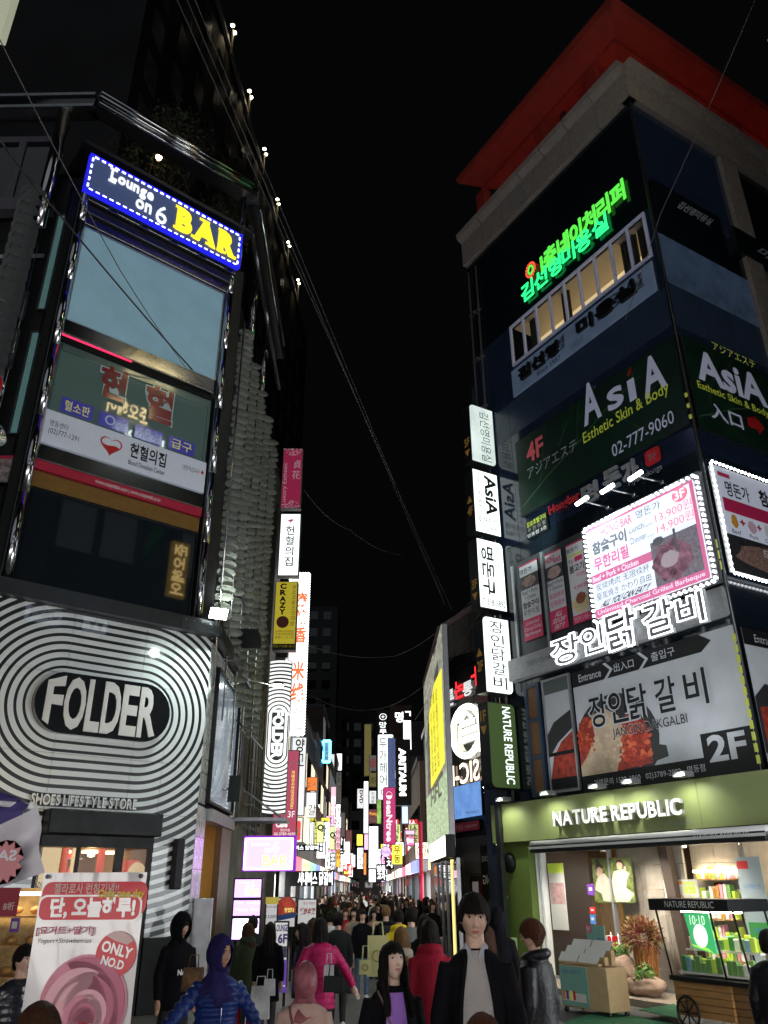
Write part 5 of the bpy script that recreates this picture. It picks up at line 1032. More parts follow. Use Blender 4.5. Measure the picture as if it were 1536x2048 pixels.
sheet('glass_poster', 'large pale price poster on the right end of the shop glass', ((1487, 1714), (1530, 1712), (1560, 2000), (1500, 1990)), .0, mat('pale_blue_sheet', (.25, .30, .31), .3, emit=.06), [('나우베스트', .2, .2, .9, .24, BLU), ('10,900', .3, .52, .9, .56, BLU)], [(RED, rc(.05, .03, .5, .09)), (BLACKP, rc(.3, .33, .9, .38)), (mat('leaf_green_print'), rc(.1, .48, 1, .6)), (BLACKP, rc(.4, .64, .9, .7))])
# lit shelves inside on the right
for k, (x0, x1) in enumerate(((2.3, 3.2), (3.6, 5.3))):
    e = empty('product_shelf', RF.mat(x0, 0.12, -1.9 if k else -.55), 'wooden shelf with rows of small bottles inside the shop, %s' % ('beyond the card sticker' if k else 'behind the trading cart'), 'shelf')
    W = x1-x0
    mb = MB(); mb.box(0, 0, -.05, W, 2.2, 0, mat('shelf_back_cream', (.6, .5, .3), .6, emit=.12)); mb.build('back', e)
    for j in range(6):
        mb = MB(); mb.box(0, .25+j*.36, 0, W, .28+j*.36, .3, WOODI); mb.build('shelf_board', e)
        mb = MB(); x = .04
        while x < W-.08:
            w0 = random.uniform(.05, .09); mb.box(x, .28+j*.36, .06, x+w0, .28+j*.36+random.uniform(.12, .26), .2, random.choice([mat('bottle_white'), mat('bottle_green'), mat('bottle_white'), mat('bottle_amber'), mat('pink_pack', (.6, .25, .3), .4), mat('lime_print')])); x += w0+.02
        o = mb.build('product_row', e); o['kind'] = 'stuff'
    mb = MB(); mb.box(0, 2.2, 0, W, 2.24, .25, glow('warm_strip')); mb.build('shelf_lamp', e)
# wooden cart with glass case
g = ground_pt(1400, 2062); d = g-RF.o; ca, cc = d.dot(RF.X), d.dot(RF.N)
CW = mat('cart_wood', (.30, .15, .05), .45, var=.35, vscale=3, stretch=(1, 9, 1))
cq = Frame(RF.P(ca-.0, 0, cc)[:2], 152)
def ch(px, py): return cq.at(px, py, 0)
xL, xR = ch(1352, 2000)[0], ch(1512, 2000)[0]; bT = ch(1355, 1960)[1]; rT = ch(1332, 1818)[1]
cart = empty('display_cart', cq.mat(xL, gz(15), 0), 'wooden display cart with glass case of green packs and black roof NATURE REPUBLIC', 'cart'); Wc = xR-xL
for j in range(5): mb = MB(); h0 = .18+j*(bT-.18)/5; mb.box(0, h0, -.75, Wc*.72, h0+(bT-.18)/5-.008, 0, CW); mb.box(Wc*.72, h0, -.75, Wc, h0+(bT-.18)/5-.008, -.05, mat('cart_wood_dark', (.16, .08, .03), .5, var=.2)); mb.build('plank', cart)
mb = MB(); mb.box(-.04, bT, -.8, Wc+.04, bT+.07, .05, BLACK, .01); mb.build('counter_rim', cart)
mb = MB(); mb.box(-.22, rT-.02, -.85, Wc-.12, rT+.16, .12, BLACK, .01); mb.build('roof', cart)
text_part(cart, ('NATURE REPUBLIC', .10, .2, .75, .8, mat('awning_white')), Wc, .16, .125).location.y = rT
for (x, xt) in ((0, -.18), (Wc*.70, Wc*.62), (Wc, Wc-.15)):
    for z in (0, -.75): mb = MB(); mb.tube([(x, bT+.05, z), (xt, rT, z)], .018, BLACK, 6); mb.build('corner_post', cart)
mb = MB(); mb.box(.02, bT+.07, -.01, Wc*.7, rT-.02, -.005, mat('clear_glass')); mb.build('case_glass', cart)
for j in range(2):
    mb = MB(); mb.box(.05, bT+.1+j*.32, -.68, Wc-.05, bT+.13+j*.32, -.1-.25*j, mat('bottle_white')); mb.build('case_shelf', cart)
    mb = MB()
    for k in range(13):
        for r_ in range(2): x = .1+k*(Wc-.25)/13; mb.box(x, bT+.13+j*.32, -.2-.25*j-r_*.14, x+.10, bT+.13+j*.32+random.uniform(.14, .24), -.14-.25*j-r_*.14, random.choice([mat('bottle_green'), mat('leaf_green_print'), mat('pack_blue', (.2, .35, .45), .4), mat('bottle_green'), mat('lime_print'), mat('bottle_white')]), .01)
    mb.build('pack_row', cart)['kind'] = 'stuff'
mb = MB(); mb.box(.1, rT-.05, -.4, Wc-.3, rT-.02, -.3, glow('warm_strip')); mb.build('case_lamp', cart)
r0, r1 = Wc*.30, Wc*.62; GP = glow('green_lit_poster', (.05, .42, .14), .75); mb = MB(); mb.poly([(r0, rT-.05), (r1, rT-.05), (r1+.06, bT+.42), (r0+.1, bT+.5)], .03, GP, .02); mb.build('green_poster', cart)
mb = MB(); mb.poly([((r0+r1)/2+.04+.14*cos(2*pi*k/20), (rT+bT)/2+.15+.17*sin(2*pi*k/20)) for k in range(20)], .055, glow('pale_lit_disc', (.8, .95, .8), .8), .004); mb.poly([(r0+.12, bT+.52), (r0+.2, bT+.52), (r1, bT+.44), (r1-.1, bT+.5), (r0+.08, rT-.5)], .055, glow('lime_lit', (.4, .85, .1), .7), .002); mb.build('poster_print', cart)
text_part(cart, ('10·10', (r0+.12)/Wc, 0, (r1-.08)/Wc, 1, glow('pale_lit_disc')), Wc, .14, .06).location.y = rT-.22
for x in (.28,):
    wmb = MB(); 
    for k in range(24): q0, q1 = 2*pi*k/24, 2*pi*(k+1)/24; wmb.tube([(.22*cos(q0), .22*sin(q0), 0), (.22*cos(q1), .22*sin(q1), 0)], .022, BLACK, 5, False)
    for k in range(8): q0 = 2*pi*k/8; wmb.tube([(0, 0, 0), (.22*cos(q0), .22*sin(q0), 0)], .012, BLACK, 5)
    o = wmb.build('wheel', cart); o.location = (x, .24, .06)
# brochure trolley
g = ground_pt(1172, 2032); d = g-RF.o; tq = Frame(g[:2], 150)
x0, x1 = tq.at(1120, 1960)[0], tq.at(1214, 1960)[0]; tb = tq.at(1120, 1925)[1]; W = x1-x0
tr = empty('brochure_trolley', tq.mat(x0, 0, 0), 'beige wheeled cabinet with mint poster and open magazines on top', 'trolley')
BEI = mat('beige_board', (.42, .30, .16), .5, var=.1)
mb = MB(); mb.box(0, .1, -.5, W, tb-.02, 0, BEI, .01); mb.build('cabinet', tr)
mb = MB(); mb.box(.02, .13, 0, W*.6, tb-.04, .012, TEA); mb.box(.05, .2, .013, W*.55, .33, .016, PALE); [mb.box(.07+k*.09, .22, .017, .13+k*.09, .36, .02, random.choice([ORP, PURP, LIM, RED])) for k in range(4)]; mb.build('mint_poster', tr)['kind'] = 'stuff'
text_part(tr, ('무료 카탈로그', .08, .12, .5, .2, BLU), W, tb, .02)
for k in range(3): mb = MB(); z = -.08-.17*k; mb.add([(.02, tb+.04+k*.1, z+.1), (W*.42, tb+.04+k*.1, z+.1), (W*.42, tb+.18+k*.1, z), (.02, tb+.18+k*.1, z)], [(0, 1, 2, 3)], PALE); mb.add([(W*.44, tb+.04+k*.1, z+.1), (W*.86, tb+.04+k*.1, z+.1), (W*.86, tb+.18+k*.1, z), (W*.44, tb+.18+k*.1, z)], [(0, 1, 2, 3)], PALE); mb.box(.02, tb+.0, z, W*.86, tb+.03+k*.1, z+.09, BEI); o = mb.build('magazine', tag(empty('magazine_rack'), None)) if False else mb.build('magazine', tr)
for (x, z) in ((.06, -.05), (W-.06, -.05), (.06, -.45), (W-.06, -.45)): mb = MB(); mb.lathe([(.045, -.015), (.045, .015)], BLACK, 12, (x, .05, z), 'z' if False else 'x'); mb.box(x-.02, .05, z-.02, x+.02, .11, z+.02, STEEL); mb.build('caster', tr)
mb = MB(); mb.box(0, 0, -.02, .46, .62, 0, TEA, 0); bo = empty('price_board', tq.mat(x0+.35, tb, -.45), 'mint board with red NEW tag standing on the beige cabinet', 'sign board'); mb.build('board', bo); text_part(bo, ('NEW', .03, .03, .25, .17, PALE, dict(off=.03)), .46, .62, .01); mb = MB(); mb.box(0, .5, .0, .13, .62, .004, PKR); mb.build('tag', bo); text_part(bo, ('₩4,900', .6, .32, .95, .42, BLU), .46, .62, .01)
# planters
LEAFG = mat('leaf_green', (.06, .12, .03), .6, var=.3); HEATH = mat('heather_red', (.20, .05, .04), .8, var=.4); HEAO = mat('heather_olive', (.20, .14, .03), .8, var=.4)
def bush(name, parent, c, r, n, m, s=.05, leafy=True):
    mb = MB()
    for k in range(n):
        d_ = Vector((random.gauss(0, 1), random.gauss(0, 1)*.9+.3, random.gauss(0, 1))).normalized()*r*random.uniform(.45, 1.0); p = Vector(c)+d_
        u = Vector((random.gauss(0, 1), random.gauss(0, 1), random.gauss(0, 1))).normalized(); v_ = u.cross(d_).normalized() if u.cross(d_).length > .01 else u
        a = d_.normalized()*s*1.6 if not leafy else u*s
        mb.add([p-v_*s*.4, p+a*.5-v_*s*.1, p+a, p+a*.5+v_*s*.4], [(0, 1, 2, 3)], m[k % len(m)])
    o = mb.build(name, parent); o['kind'] = 'stuff'; return o
pl = RF.at(1290, 1950, .25)[0]
p1 = empty('wicker_planter', RF.mat(pl, .12, .15), 'tall orange wicker planter with a bush of red and olive heather', 'planter')
mb = MB(); mb.lathe([(.17, 0), (.24, .8), (.25, .82), (.2, .82), (.0, .78)], mat('wicker', (.42, .17, .05), .6, var=.3, vscale=20, bump=.4, bscale=60), 16, (0, 0, 0), 'y'); [mb.tube([(.185*cos(2*pi*k/18), 0, .185*sin(2*pi*k/18)), (.25*cos(2*pi*k/18), .8, .25*sin(2*pi*k/18))], .012, mat('wicker'), 4) for k in range(18)]; mb.build('pot', p1)
bush('foliage', p1, (-.12, 1.0, 0), .34, 800, [HEAO, HEAO, HEATH], .07, False); bush('foliage', p1, (.18, 1.0, .1), .30, 600, [HEATH, HEATH, HEAO], .07, False)
def rock(name, r, seed, m):
    bm = bmesh.new(); bmesh.ops.create_icosphere(bm, subdivisions=4, radius=1)
    for v in bm.verts:
        n_ = v.co.copy(); f_ = 1+.28*noise.noise(n_*1.3+Vector((seed, 0, 0)))+.07*noise.noise(n_*5+Vector((seed, 3, 0)))
        v.co = Vector((n_.x*r[0]*f_, max(n_.y, -.75)*r[1]*f_, n_.z*r[2]*f_))
    me = bpy.data.meshes.new(name); bm.to_mesh(me); bm.free(); me.materials.append(m); [setattr(p, 'use_smooth', True) for p in me.polygons]; return me
ROCKM = mat('planter_rock', (.26, .17, .12), .85, var=.3, vscale=4, bump=.5, bscale=18)
for k, (px, py, r, lab) in enumerate(((1245, 1965, (.36, .40, .3), 'tall rough stone planter with small green plant, left of the wicker planter'), (1312, 1985, (.42, .20, .28), 'low rough stone planter with bright green plant in front of the wicker planter'))):
    a = RF.at(px, py, .5)[0]; e = empty('stone_planter', RF.mat(a, .12, .5+.25*k), lab, 'planter'); o = inst(rock('stone', r, 3+k*7, ROCKM), 'stone', e, T(0, r[1]*.75, 0))
    bush('foliage', e, (0, r[1]*1.65, 0), .24 if k else .2, 240, [LEAFG, mat('leaf_lime', (.14, .25, .04), .5)], .1)
# magazine rack (dark wire), green carpet
a = RF.at(1222, 1960, .3)[0]
e = empty('wire_rack', RF.mat(a, .12, .35), 'narrow dark wire rack stacked with leaflets beside the stone planter', 'rack')
mb = MB(); [mb.tube([(x, 0, z), (x, 1.05, z)], .01, STEEL, 5) for x in (0, .2) for z in (0, -.2)]; mb.build('frame', e)
for k in range(7): mb = MB(); mb.box(-.02, .1+k*.13, -.18, .08, .2+k*.13, .02, PALE); mb.box(.11, .1+k*.13, -.18, .2, .2+k*.13, .02, random.choice([PALE, BLU, RED])); mb.build('leaflet_stack', e)
GC = mat('green_turf_mat', (.02, .14, .06), .8, var=.2, bump=.3, bscale=200)
for k, (pts, lab) in enumerate((([(1130, 2046), (1205, 2022), (1345, 2048), (1320, 2100), (1120, 2120)], 'green turf mat on the pavement before the beige cabinet'), ([(1278, 2020), (1350, 2008), (1362, 2028), (1352, 2036)], 'small green floor mat with white lettering beside the cart wheel'))):
    P_ = [ground_pt(*q_, .02 if k == 0 else .13) for q_ in pts]; mb = MB(); mb.poly([(p.x, p.y) for p in P_], .022 if k == 0 else .125, GC, .012); tag(mb.build('turf_mat'), lab, 'mat')
# banner stand between the pillars and green fork-like pole
g = ground_pt(1015, 2010); bq = Frame((g.x, g.y+.8), 100)
sheet('pavement_sign', 'pale green leaflet stand beside the navy pillar behind the tall man', ((1003, 1875), (1035, 1875), (1040, 1990), (1008, 1990)), 0, mat('pale_green_print', (.25, .36, .16), .5, var=.5, vscale=8, emit=.1), fr=bq, cat='sign board')
e = empty('green_pole', RF.mat(-3.05, 0, .42), 'slim pale green ornamental pole with knobs in front of the green pillar', 'pole')
mb = MB(); mb.lathe([(.03, 0), (.035, 1.2), (.09, 1.25), (.03, 1.3), (.035, 1.75), (.1, 1.8), (.1, 1.86), (.045, 1.9), (.05, 2.2), (.0, 2.32)], mat('pole_green', (.12, .25, .10), .5), 10, (0, 0, 0), 'y'); mb.build('shaft', e)
# ================================================================== the street beyond: second building on the right
TAUPE = mat('brown_cladding', (.13, .085, .075), .55, var=.12, vscale=1)
F2 = Frame((WXR, RF.P(RFL, 0).y), 160); S2 = Frame((2.42, 0), 180)
B2 = empty('mirror_front_building', T(2.42, 26, 0), 'brown building with a black mirror front and a big lit billboard, behind the light boxes', 'building')
c0 = F2.P(-3.53, 0); 
mb = prism([(2.46, c0.y+.05), (2.46, 34), (10, 34), (10, 24), (3.75, 22.85)], 0, 9.85, TAUPE); o = mb.build('wall', B2); o.matrix_local = WM(B2).inverted()
for j in range(4):
    for i in range(3): mb = MB(); mb.box(.01, .01, .0, 1.15, 1.6, .04, mat('black_mirror_panel', (.012, .013, .014), .08, coat=.5)); part('mirror_panel', mb, F2, B2, -3.53+i*1.17, 3.35+j*1.63, .02)
GRYT = mat('grey_wall_tile', (.13, .125, .12), .45, var=.15)
for j in range(2):
    for i in range(3): mb = MB(); mb.box(.01, .01, .0, 1.15, .98, .04, GRYT); part('wall_tile', mb, F2, B2, -3.53+i*1.17, 1.4+j*1.0, .02)
mb = MB(); mb.box(-3.55, 9.85, -.2, .1, 10.05, .1, TAUPE); part('roof_edge', mb, F2, B2)
mb = MB(); mb.box(-34, 9.85, -.2, -c0.y, 10.05, .08, TAUPE); part('roof_edge', mb, S2, B2)
r = F2.rect((892, 1300), (950, 1270), (950, 1330), (892, 1360), .1)
QW = glow('q_reflection_glow', (1, 1, .86), 2.6); SICM = glow('sic_reflection_glow', (1, .78, .6), 1.6)
def q2(px, py, c=.1): return F2.at(px, py, c)
e = empty('oval_reflection', F2.mat(0, 0, 0), 'glowing yellowish white oval like a letter Q, a reflection modelled on the black front', 'neon sign')  # reflection in the mirror front, built as glowing shapes on it
cx, cy = q2(936, 1462); a = q2(909, 1462)[0]; rx = cx-a; ry = q2(936, 1413)[1]-cy
mb = MB(); mb.tube([(cx+rx*cos(t*pi/24), cy+ry*sin(t*pi/24), .16) for t in range(15, 81)], .09, QW, 8); mb.tube([(cx+rx*.55, cy-ry*.75, .16), (cx+rx*1.05, cy-ry*.95, .16)], .08, QW, 6); mb.build('reflected_ring', e)
for k, (y, w0) in enumerate(((.35, .5), (.02, .62), (-.3, .62))): mb = MB(); mb.box(cx-rx*w0, cy+ry*(y-.13), .1, cx+rx*w0, cy+ry*(y+.10), .14, QW); mb.build('reflected_bar', e)
mb = MB(); mb.tube([(cx-rx*.4, cy+ry*.5, .16), (cx, cy+ry*.78, .16), (cx+rx*.4, cy+ry*.5, .16)], .05, QW, 6); mb.build('reflected_arc', e)
R = F2.rect((899, 1528), (960, 1522), (960, 1565), (900, 1570), .1)
e = empty('reflected_letters', F2.mat(R[0], R[1], .12), 'pinkish mirrored letters SIC-II, a reflection modelled as glowing letters under the oval', 'neon sign'); text_part(e, ('SIC-II', 0, 0, 1, 1, SICM, dict(off=.02, mirror=True)), R[2]-R[0], R[3]-R[1], 0)  # reflected sign, built as mirrored glowing letters on the glass
R = F2.rect((890, 1370), (953, 1345), (955, 1395), (892, 1415), .1); e = empty('red_white_letters', F2.mat(R[0], R[1], .12), 'red and white glowing Korean brush letters above the reflected oval', 'neon sign')
for ch, x0, x1, y0, y1, m in (('른', 0, .3, .25, .95, glow('white_letter_edge', (.9, .9, .9), .7)), ('논', .32, .62, .05, .8, glow('red_letter', (1, .03, .04), 1.2)), ('통', .58, .88, .25, .85, glow('white_letter_edge')), ('ㅓ', .85, 1.05, -.2, .6, glow('red_letter'))): text_part(e, (ch, x0, y0, x1, y1, m, dict(off=.03)), R[2]-R[0], R[3]-R[1], 0)
BPO = glow('blue_lit_poster', (.16, .33, .72), .8, var=.3, vscale=2)
R = F2.rect((903, 1572), (962, 1567), (968, 1630), (906, 1640), .1); sign('blue_lit_poster', 'blue lit poster in the black front below the reflected letters', F2, R, .08, .06, BLACK, BPO, [('Peripera', .5, .82, .92, .92, PALE)], cat='poster', fx=.0)
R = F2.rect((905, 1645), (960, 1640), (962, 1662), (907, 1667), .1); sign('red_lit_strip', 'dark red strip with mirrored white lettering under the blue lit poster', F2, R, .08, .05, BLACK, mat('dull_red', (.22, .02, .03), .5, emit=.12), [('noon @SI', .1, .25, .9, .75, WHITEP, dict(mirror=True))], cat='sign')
R = F2.rect((960, 1690), (1000, 1690), (1000, 1800), (968, 1800), .1); sign('reflected_lettering', 'reflected white letters DANG modelled as mirrored print on a black panel beside the navy pillar', F2, R, .08, .05, BLACK, BLACKP, [('DANG', .1, .55, .95, .72, WHITEP, dict(mirror=True, off=.02)), ('KARAOKE', .1, .2, .9, .3, WHITEP, dict(mirror=True)), ('2F', .6, .8, .9, .9, WHITEP)], cat='sign')  # reflection in the glass, put on as mirrored print
mb = MB(); 
for k in range(13): a_, b_ = q2(968+k*2.2, 1575+k*9.5, .3); mb.lathe([(0, -.03), (.035, 0), (0, .03)], LED, 6, (a_, b_, .3), 'y')
o = mb.build('bulb_string', None, F2.mat()); tag(o, 'slanting row of small white bulbs beside the blue lit poster', 'light string', kind='stuff')
# doorway parts below
mb = MB(); mb.box(-2.0, 0, .0, -1.0, 2.35, .06, BLACK); mb.box(-1.85, 0, .061, -1.5, 2.2, .07, mat('lit_gap', (.3, .25, .25), .5, emit=.25)); mb.box(-1.4, 0, .061, -1.1, 2.2, .07, mat('maroon_print', (.15, .01, .03), .5)); part('door', mb, F2, B2)
# street face: big billboard
BBT = glow('billboard_white', (.85, .9, .86), 1.25, var=.25, vscale=2.5); BBY = glow('billboard_yellow', (.92, .85, .05), .85); BBD = mat('billboard_dark', (.07, .07, .05), .5, emit=.6, ecol=(.5, .5, .4), var=.9, vscale=5); BBG = glow('billboard_green', (.40, .52, .32), 1.0, var=.8, vscale=10)
a0, a1 = -33.8, -c0.y-.15
yb = [S2.at(850, 1360, .3), S2.at(885, 1290, .3), S2.at(897, 1645, .3), S2.at(860, 1655, .3)]
a0, a1 = S2.at(851, 1500, .3)[0], S2.at(893, 1500, .3)[0]
b1 = 8.95; b0 = 3.0
def bb(e, W, H, d):
    for m, pts in ((BBD, [(0, .60), (0, 1), (.6, 1), (.6, .8), (.3, .75)]), (BBD, [(.85, .3), (1, .3), (1, 1), (.8, 1)]), (BBD, rc(0, .28, .12, .6)), (BBG, rc(0, .02, 1, .32)), (BBD, [(.25, .84), (.9, .9), (.8, .98), (.3, .95)]), (BBY, [(.30, .34), (.95, .36), (.95, .80), (.6, .83), (.30, .74)])):
        mb = MB(); mb.poly([(x*W, y*H) for x, y in pts], d+.005+.002*len(e.children), m, .002); mb.build('print', e)
    for k in range(4): text_part(e, (('가나다라마바사', '국수전문점', '메뉴안내표', '숯불구이집')[k], .25+.14*k, .16+.02*k, .33+.14*k, .62, BLACKP, dict(stack=True)), W, H, d+.03)
    text_part(e, ('HFL', .3, .68, .8, .76, WHITEP, dict(off=.03)), W, H, d+.03)
sign('street_billboard', 'tall lit billboard with a yellow panel on the brown wall facing the street', S2, (a0, b0, a1, b1), .15, .15, ALU, BBT, extra=bb, cat='billboard')
LIT = glow('shop_white_panel', (1, .98, .82), 3.0)
R = S2.rect((864, 1683), (898, 1677), (900, 1718), (866, 1722), .35); sign('lit_shop_panel', 'glaring warm white shop panel under the tall street billboard', S2, R, .2, .25, BLACK, LIT, fx=.02)
mb = MB()
for k in range(5): mb.box(a0+k*1.6, .1, .05, a0+k*1.6+1.5, 2.7, .1, DGLASS); mb.box(a0+k*1.6+1.5, .1, .05, a0+k*1.6+1.58, 2.75, .14, glow('yellow_edge', (1, .85, .3), 1.0) if k == 3 else ALU)
part('shop_front', mb, S2, B2)['kind'] = 'stuff'
# round wreath sign, red pipe and awning further on
c = Frame((0, 36), 90)
def camsign(name, label, Y, qd, face, texts=(), case=None, depth=.18, cat='sign', group=None, **k):
    F = Frame((0, Y), 90); R = F.rect(*qd); return sign(name, label, F, R, -depth, depth, case or DSTEEL, face, texts, cat=cat, group=group, **k)
def box4(x0, y0, x1, y1, sk=0.): return ((x0+sk, y0), (x1+sk, y0), (x1, y1), (x0, y1))
W1 = glow('white_box_glow', (.97, 1, 1), 1.9); W2 = glow('white_box_soft', (.85, .88, .9), .8, var=.2, vscale=1.2)
e = camsign('round_sign', 'cream square sign with a round wreath emblem beyond the brown building', 37, box4(830, 1684, 859, 1719), glow('cream_glow', (1, .97, .75), 1.5))
F = Frame((0, 37), 90); R = F.rect(*box4(830, 1684, 859, 1719)); mb = MB(); cx, cy = (R[2]-R[0])/2, (R[3]-R[1])/2
for rr in (.22, .14): mb.tube([(cx+rr*cos(t*pi/10), cy+rr*sin(t*pi/10), .19) for t in range(21)], .02, BLACKP, 5)
mb.build('emblem', e)
mb = MB(); mb.tube([(2.25, 0, 36.5-36.5), (2.25, 4.6, 0)], .09, mat('red_pipe', (.5, .02, .08), .4, emit=.15, ecol=(1, .05, .15)), 8); tag(mb.build('red_post', None, Frame((0, 36.5), 90).mat()), 'thick crimson post below the cream round sign', 'post')
mb = MB(); mb.box(2.75, .5, 0, 2.85, 4.5, .1, W1); tag(mb.build('tube_light', None, Frame((0, 36.5), 90).mat()), 'slim vertical white tube light right of the crimson post', 'light')
# left blade signs
PINKB = mat('magenta_box', (.25, .012, .05), .45, emit=.30, ecol=(.38, .02, .08)); CYEL = mat('yellow_box', (.5, .42, .03), .45, emit=.3, ecol=(.62, .5, .03)); BOX = mat('grey_sign_case', (.12, .125, .13), .4, .3); LACE = mat('pale_lace_print', (.4, .3, .35), .5, emit=.35)
def lace(e, W, H, d):
    mb = MB()
    for (cy, s) in ((H, -1), (0, 1)):
        for k in range(46):
            a = pi*random.random(); r_ = W*.42*random.random()**.5; x, y = W/2+r_*cos(a)*1.1, cy+s*r_*sin(a); q_ = random.uniform(.01, .03)
            if .02 < x < W-.02: mb.box(x-q_, max(.02, min(H-.02, y))-q_/2, d+.004, x+q_, max(.02, min(H-.02, y))+q_/2, d+.007, LACE)
    mb.build('lace_print', e)['kind'] = 'stuff'
camsign('blade_sign', 'dim magenta blade sign with pale lace ends and two Chinese characters', 25, ((566, 897), (607, 897), (601, 1017), (561, 1016)), PINKB, [('貞', .55, .2, .92, .34, LACE), ('花', .5, .38, .92, .52, LACE), ('Luxury Esthetic', .05, .25, .3, .95, LACE, dict(rot=-90))], BOX, .25, extra=lace)
def hrt(e, W, H, d):
    for s, m, z in ((.17, mat('dark_grey_print', (.06, .05, .06), .5), 0), (.15, BOXW, .003), (.14, mat('rose_print', (.55, .08, .14), .5, emit=.4), .006)):
        P_ = heart(W/2, H*.9, s) if z < .005 else [(x, min(y, H*.9-.01+.02*sin(20*x))) for x, y in heart(W/2, H*.9, s)]
        mb = MB(); mb.poly(P_, d+.005+z, m, .002); mb.build('heart_emblem', e)
camsign('blade_sign', 'bright white blade sign with heart and stacked Korean letters', 25, ((561, 1027), (603, 1027), (597, 1152), (555, 1152)), BOXW, [('헌혈의집', .3, .20, .7, .86, INK, dict(stack=True, off=.012)), ('명동센터', .3, .88, .75, .91, mat('grey_print')), ('(02)777-1291', .1, .93, .9, .96, mat('grey_print'))], BOX, .3, extra=hrt)
DKR = mat('dark_red_ink', (.20, .03, .01), .5)
def crz(e, W, H, d):
    mb = MB(); mb.poly(ell(W*.4, H*.40, W*.27, W*.27), d+.006, mat('brown_disc', (.08, .01, .005), .5), .003); mb.poly(rc(W*.03, .02, W*.97, .09*H), d+.006, BLACKP, .002); mb.build('print', e)
camsign('blade_sign', 'yellow blade sign with CRAZY in black down its middle', 25, ((551, 1162), (597, 1163), (590, 1301), (544, 1300)), CYEL, [('CRAZY', .22, .03, .50, .50, BLACKP, dict(stack=True, off=.05)), ('즉석떡볶이전문점', .74, .05, .92, .65, DKR, dict(rot=90)), ('떡', .28, .54, .52, .66, CYEL, dict(off=.02)), ('IMPROVISED', .12, .72, .9, .75, DKR), ('TTEOKBOKKI', .12, .76, .9, .79, DKR), ('即興トッポッキ', .12, .80, .9, .84, DKR), ('명동 T.3789-2917', .05, .925, .95, .97, CYEL)], BOX, .3, extra=crz)
Ff = Frame((0, 25), 90); Rf = Ff.rect((541, 1322), (583, 1320), (571, 1628), (524, 1628)); Wf, Hf = Rf[2]-Rf[0], Rf[3]-Rf[1]
fe = empty('striped_blade_sign', Ff.mat(Rf[0], Rf[1], -.3), 'tall black and white striped blade sign with rotated letters FOLDER', 'blade sign')
oc = empty('emblem_centre', Ff.mat(Rf[0]+Wf/2, (Frame((0, 25), 90).at(556, 1468)[1]), 0)); oc.parent = fe; oc.matrix_parent_inverse = Matrix(); oc.matrix_local = T(Wf/2, Ff.at(556, 1468)[1]-Rf[1], .3)
SV = stripe_mat('striped_light_face', oc, Wf*.85, Wf*.30, .12, True, .95, (.8, .82, .8), .3, .42)
mb = MB(); mb.box(0, 0, 0, Wf, Hf, .3, DSTEEL); mb.build('case', fe); mb = MB(); mb.box(.0, .0, .3, Wf, Hf, .305, SV); mb.build('light_panel', fe)
yc = Ff.at(556, 1468)[1]-Rf[1]
mb = MB(); mb.poly([(Wf/2+y, yc+x) for x, y in stadium(Wf*.85, Wf*.30)][::-1], .306, mat('dark_grey_face', (.08, .08, .085), .5), .003); mb.build('oval', fe)
text_part(fe, ('FOLDER', .24, 1-(yc+Wf*1.08)/Hf, .76, 1-(yc-Wf*1.08)/Hf, BOXW, dict(rot=90, off=.05)), Wf, Hf, .315)
# second rank of left signs
def reds(e, W, H, d): pass
LEDW = tube_glow('white_led_dot', (.95, 1, 1), 3)
e = camsign('led_sign', 'very tall white sign with orange Chinese characters edged by bulbs', 32, ((586, 1147), (620, 1147), (607, 1470), (560, 1470)), glow('white_led_face', (.97, .99, 1), 1.3), [('麻辣香', .35, .12, .95, .46, glow('orange_letter', (1, .16, .05), 1.0), dict(stack=True, off=.03)), ('마라탕', .1, .48, .95, .54, glow('rose_letter', (.9, .3, .4), 1)), ('米线', .30, .56, .92, .82, glow('orange_letter'), dict(stack=True, off=.03)), ('국수', .4, .83, .95, .89, glow('rose_letter')), ('명동2호점', .3, .91, .9, .93, INK), ('02-319-6866', .15, .95, .98, .975, INK)], depth=.3, bulbs=dict(m=LEDW, n=(7, 60), r=.05))
CAFE = glow('plum_face', (.36, .06, .11), .85)
camsign('blade_sign', 'plum coloured Healing Cafe 3F sign with yellow vertical letters', 29, ((556, 1500), (601, 1500), (591, 1678), (538, 1676)), CAFE, [('HEALING', .62, .14, .98, .17, WHITEP), ('프렌차이즈안마의자KI', .70, .24, .84, .67, glow('yellow_ink', (1, .85, .1), 1), dict(rot=90)), ('3F', .62, .70, .90, .77, WL), ('Café', .15, .80, .62, .88, WL, dict(off=.04)), ('명안의점', .35, .895, .72, .925, WL), ('02-3789-4690', .10, .935, .95, .965, WL)], depth=.25)
camsign('blade_sign', 'grey white sign with black brush strokes behind the striped blade', 36, ((566, 1474), (615, 1474), (607, 1632), (575, 1632)), W2, [('양', .45, .02, .9, .2, INK, dict(off=.02)), ('꼬', .45, .22, .9, .38, INK)], depth=.25)
camsign('blade_sign', 'cream sign with red rounded emblem low on the left side', 33, ((576, 1634), (608, 1634), (604, 1686), (572, 1686)), glow('cream_soft', (.8, .75, .7), .8), [('米', .3, .4, .8, .8, PALE, dict(off=.03))], depth=.2, extra=lambda e, W, H, d: MB().poly(rrect(W*.2, H*.1, W*.85, H*.85, .08), d+.0045, glow('signal_red', (.85, .05, .05), .9), .002).build('red_panel', e))
camsign('blade_sign', 'small orange sign with Japanese characters', 46, box4(612, 1554, 635, 1582), glow('orange_face', (.85, .20, .04), .95), [('ステ', .1, .4, .95, .8, WHITEP, dict(off=.01))], depth=.2)
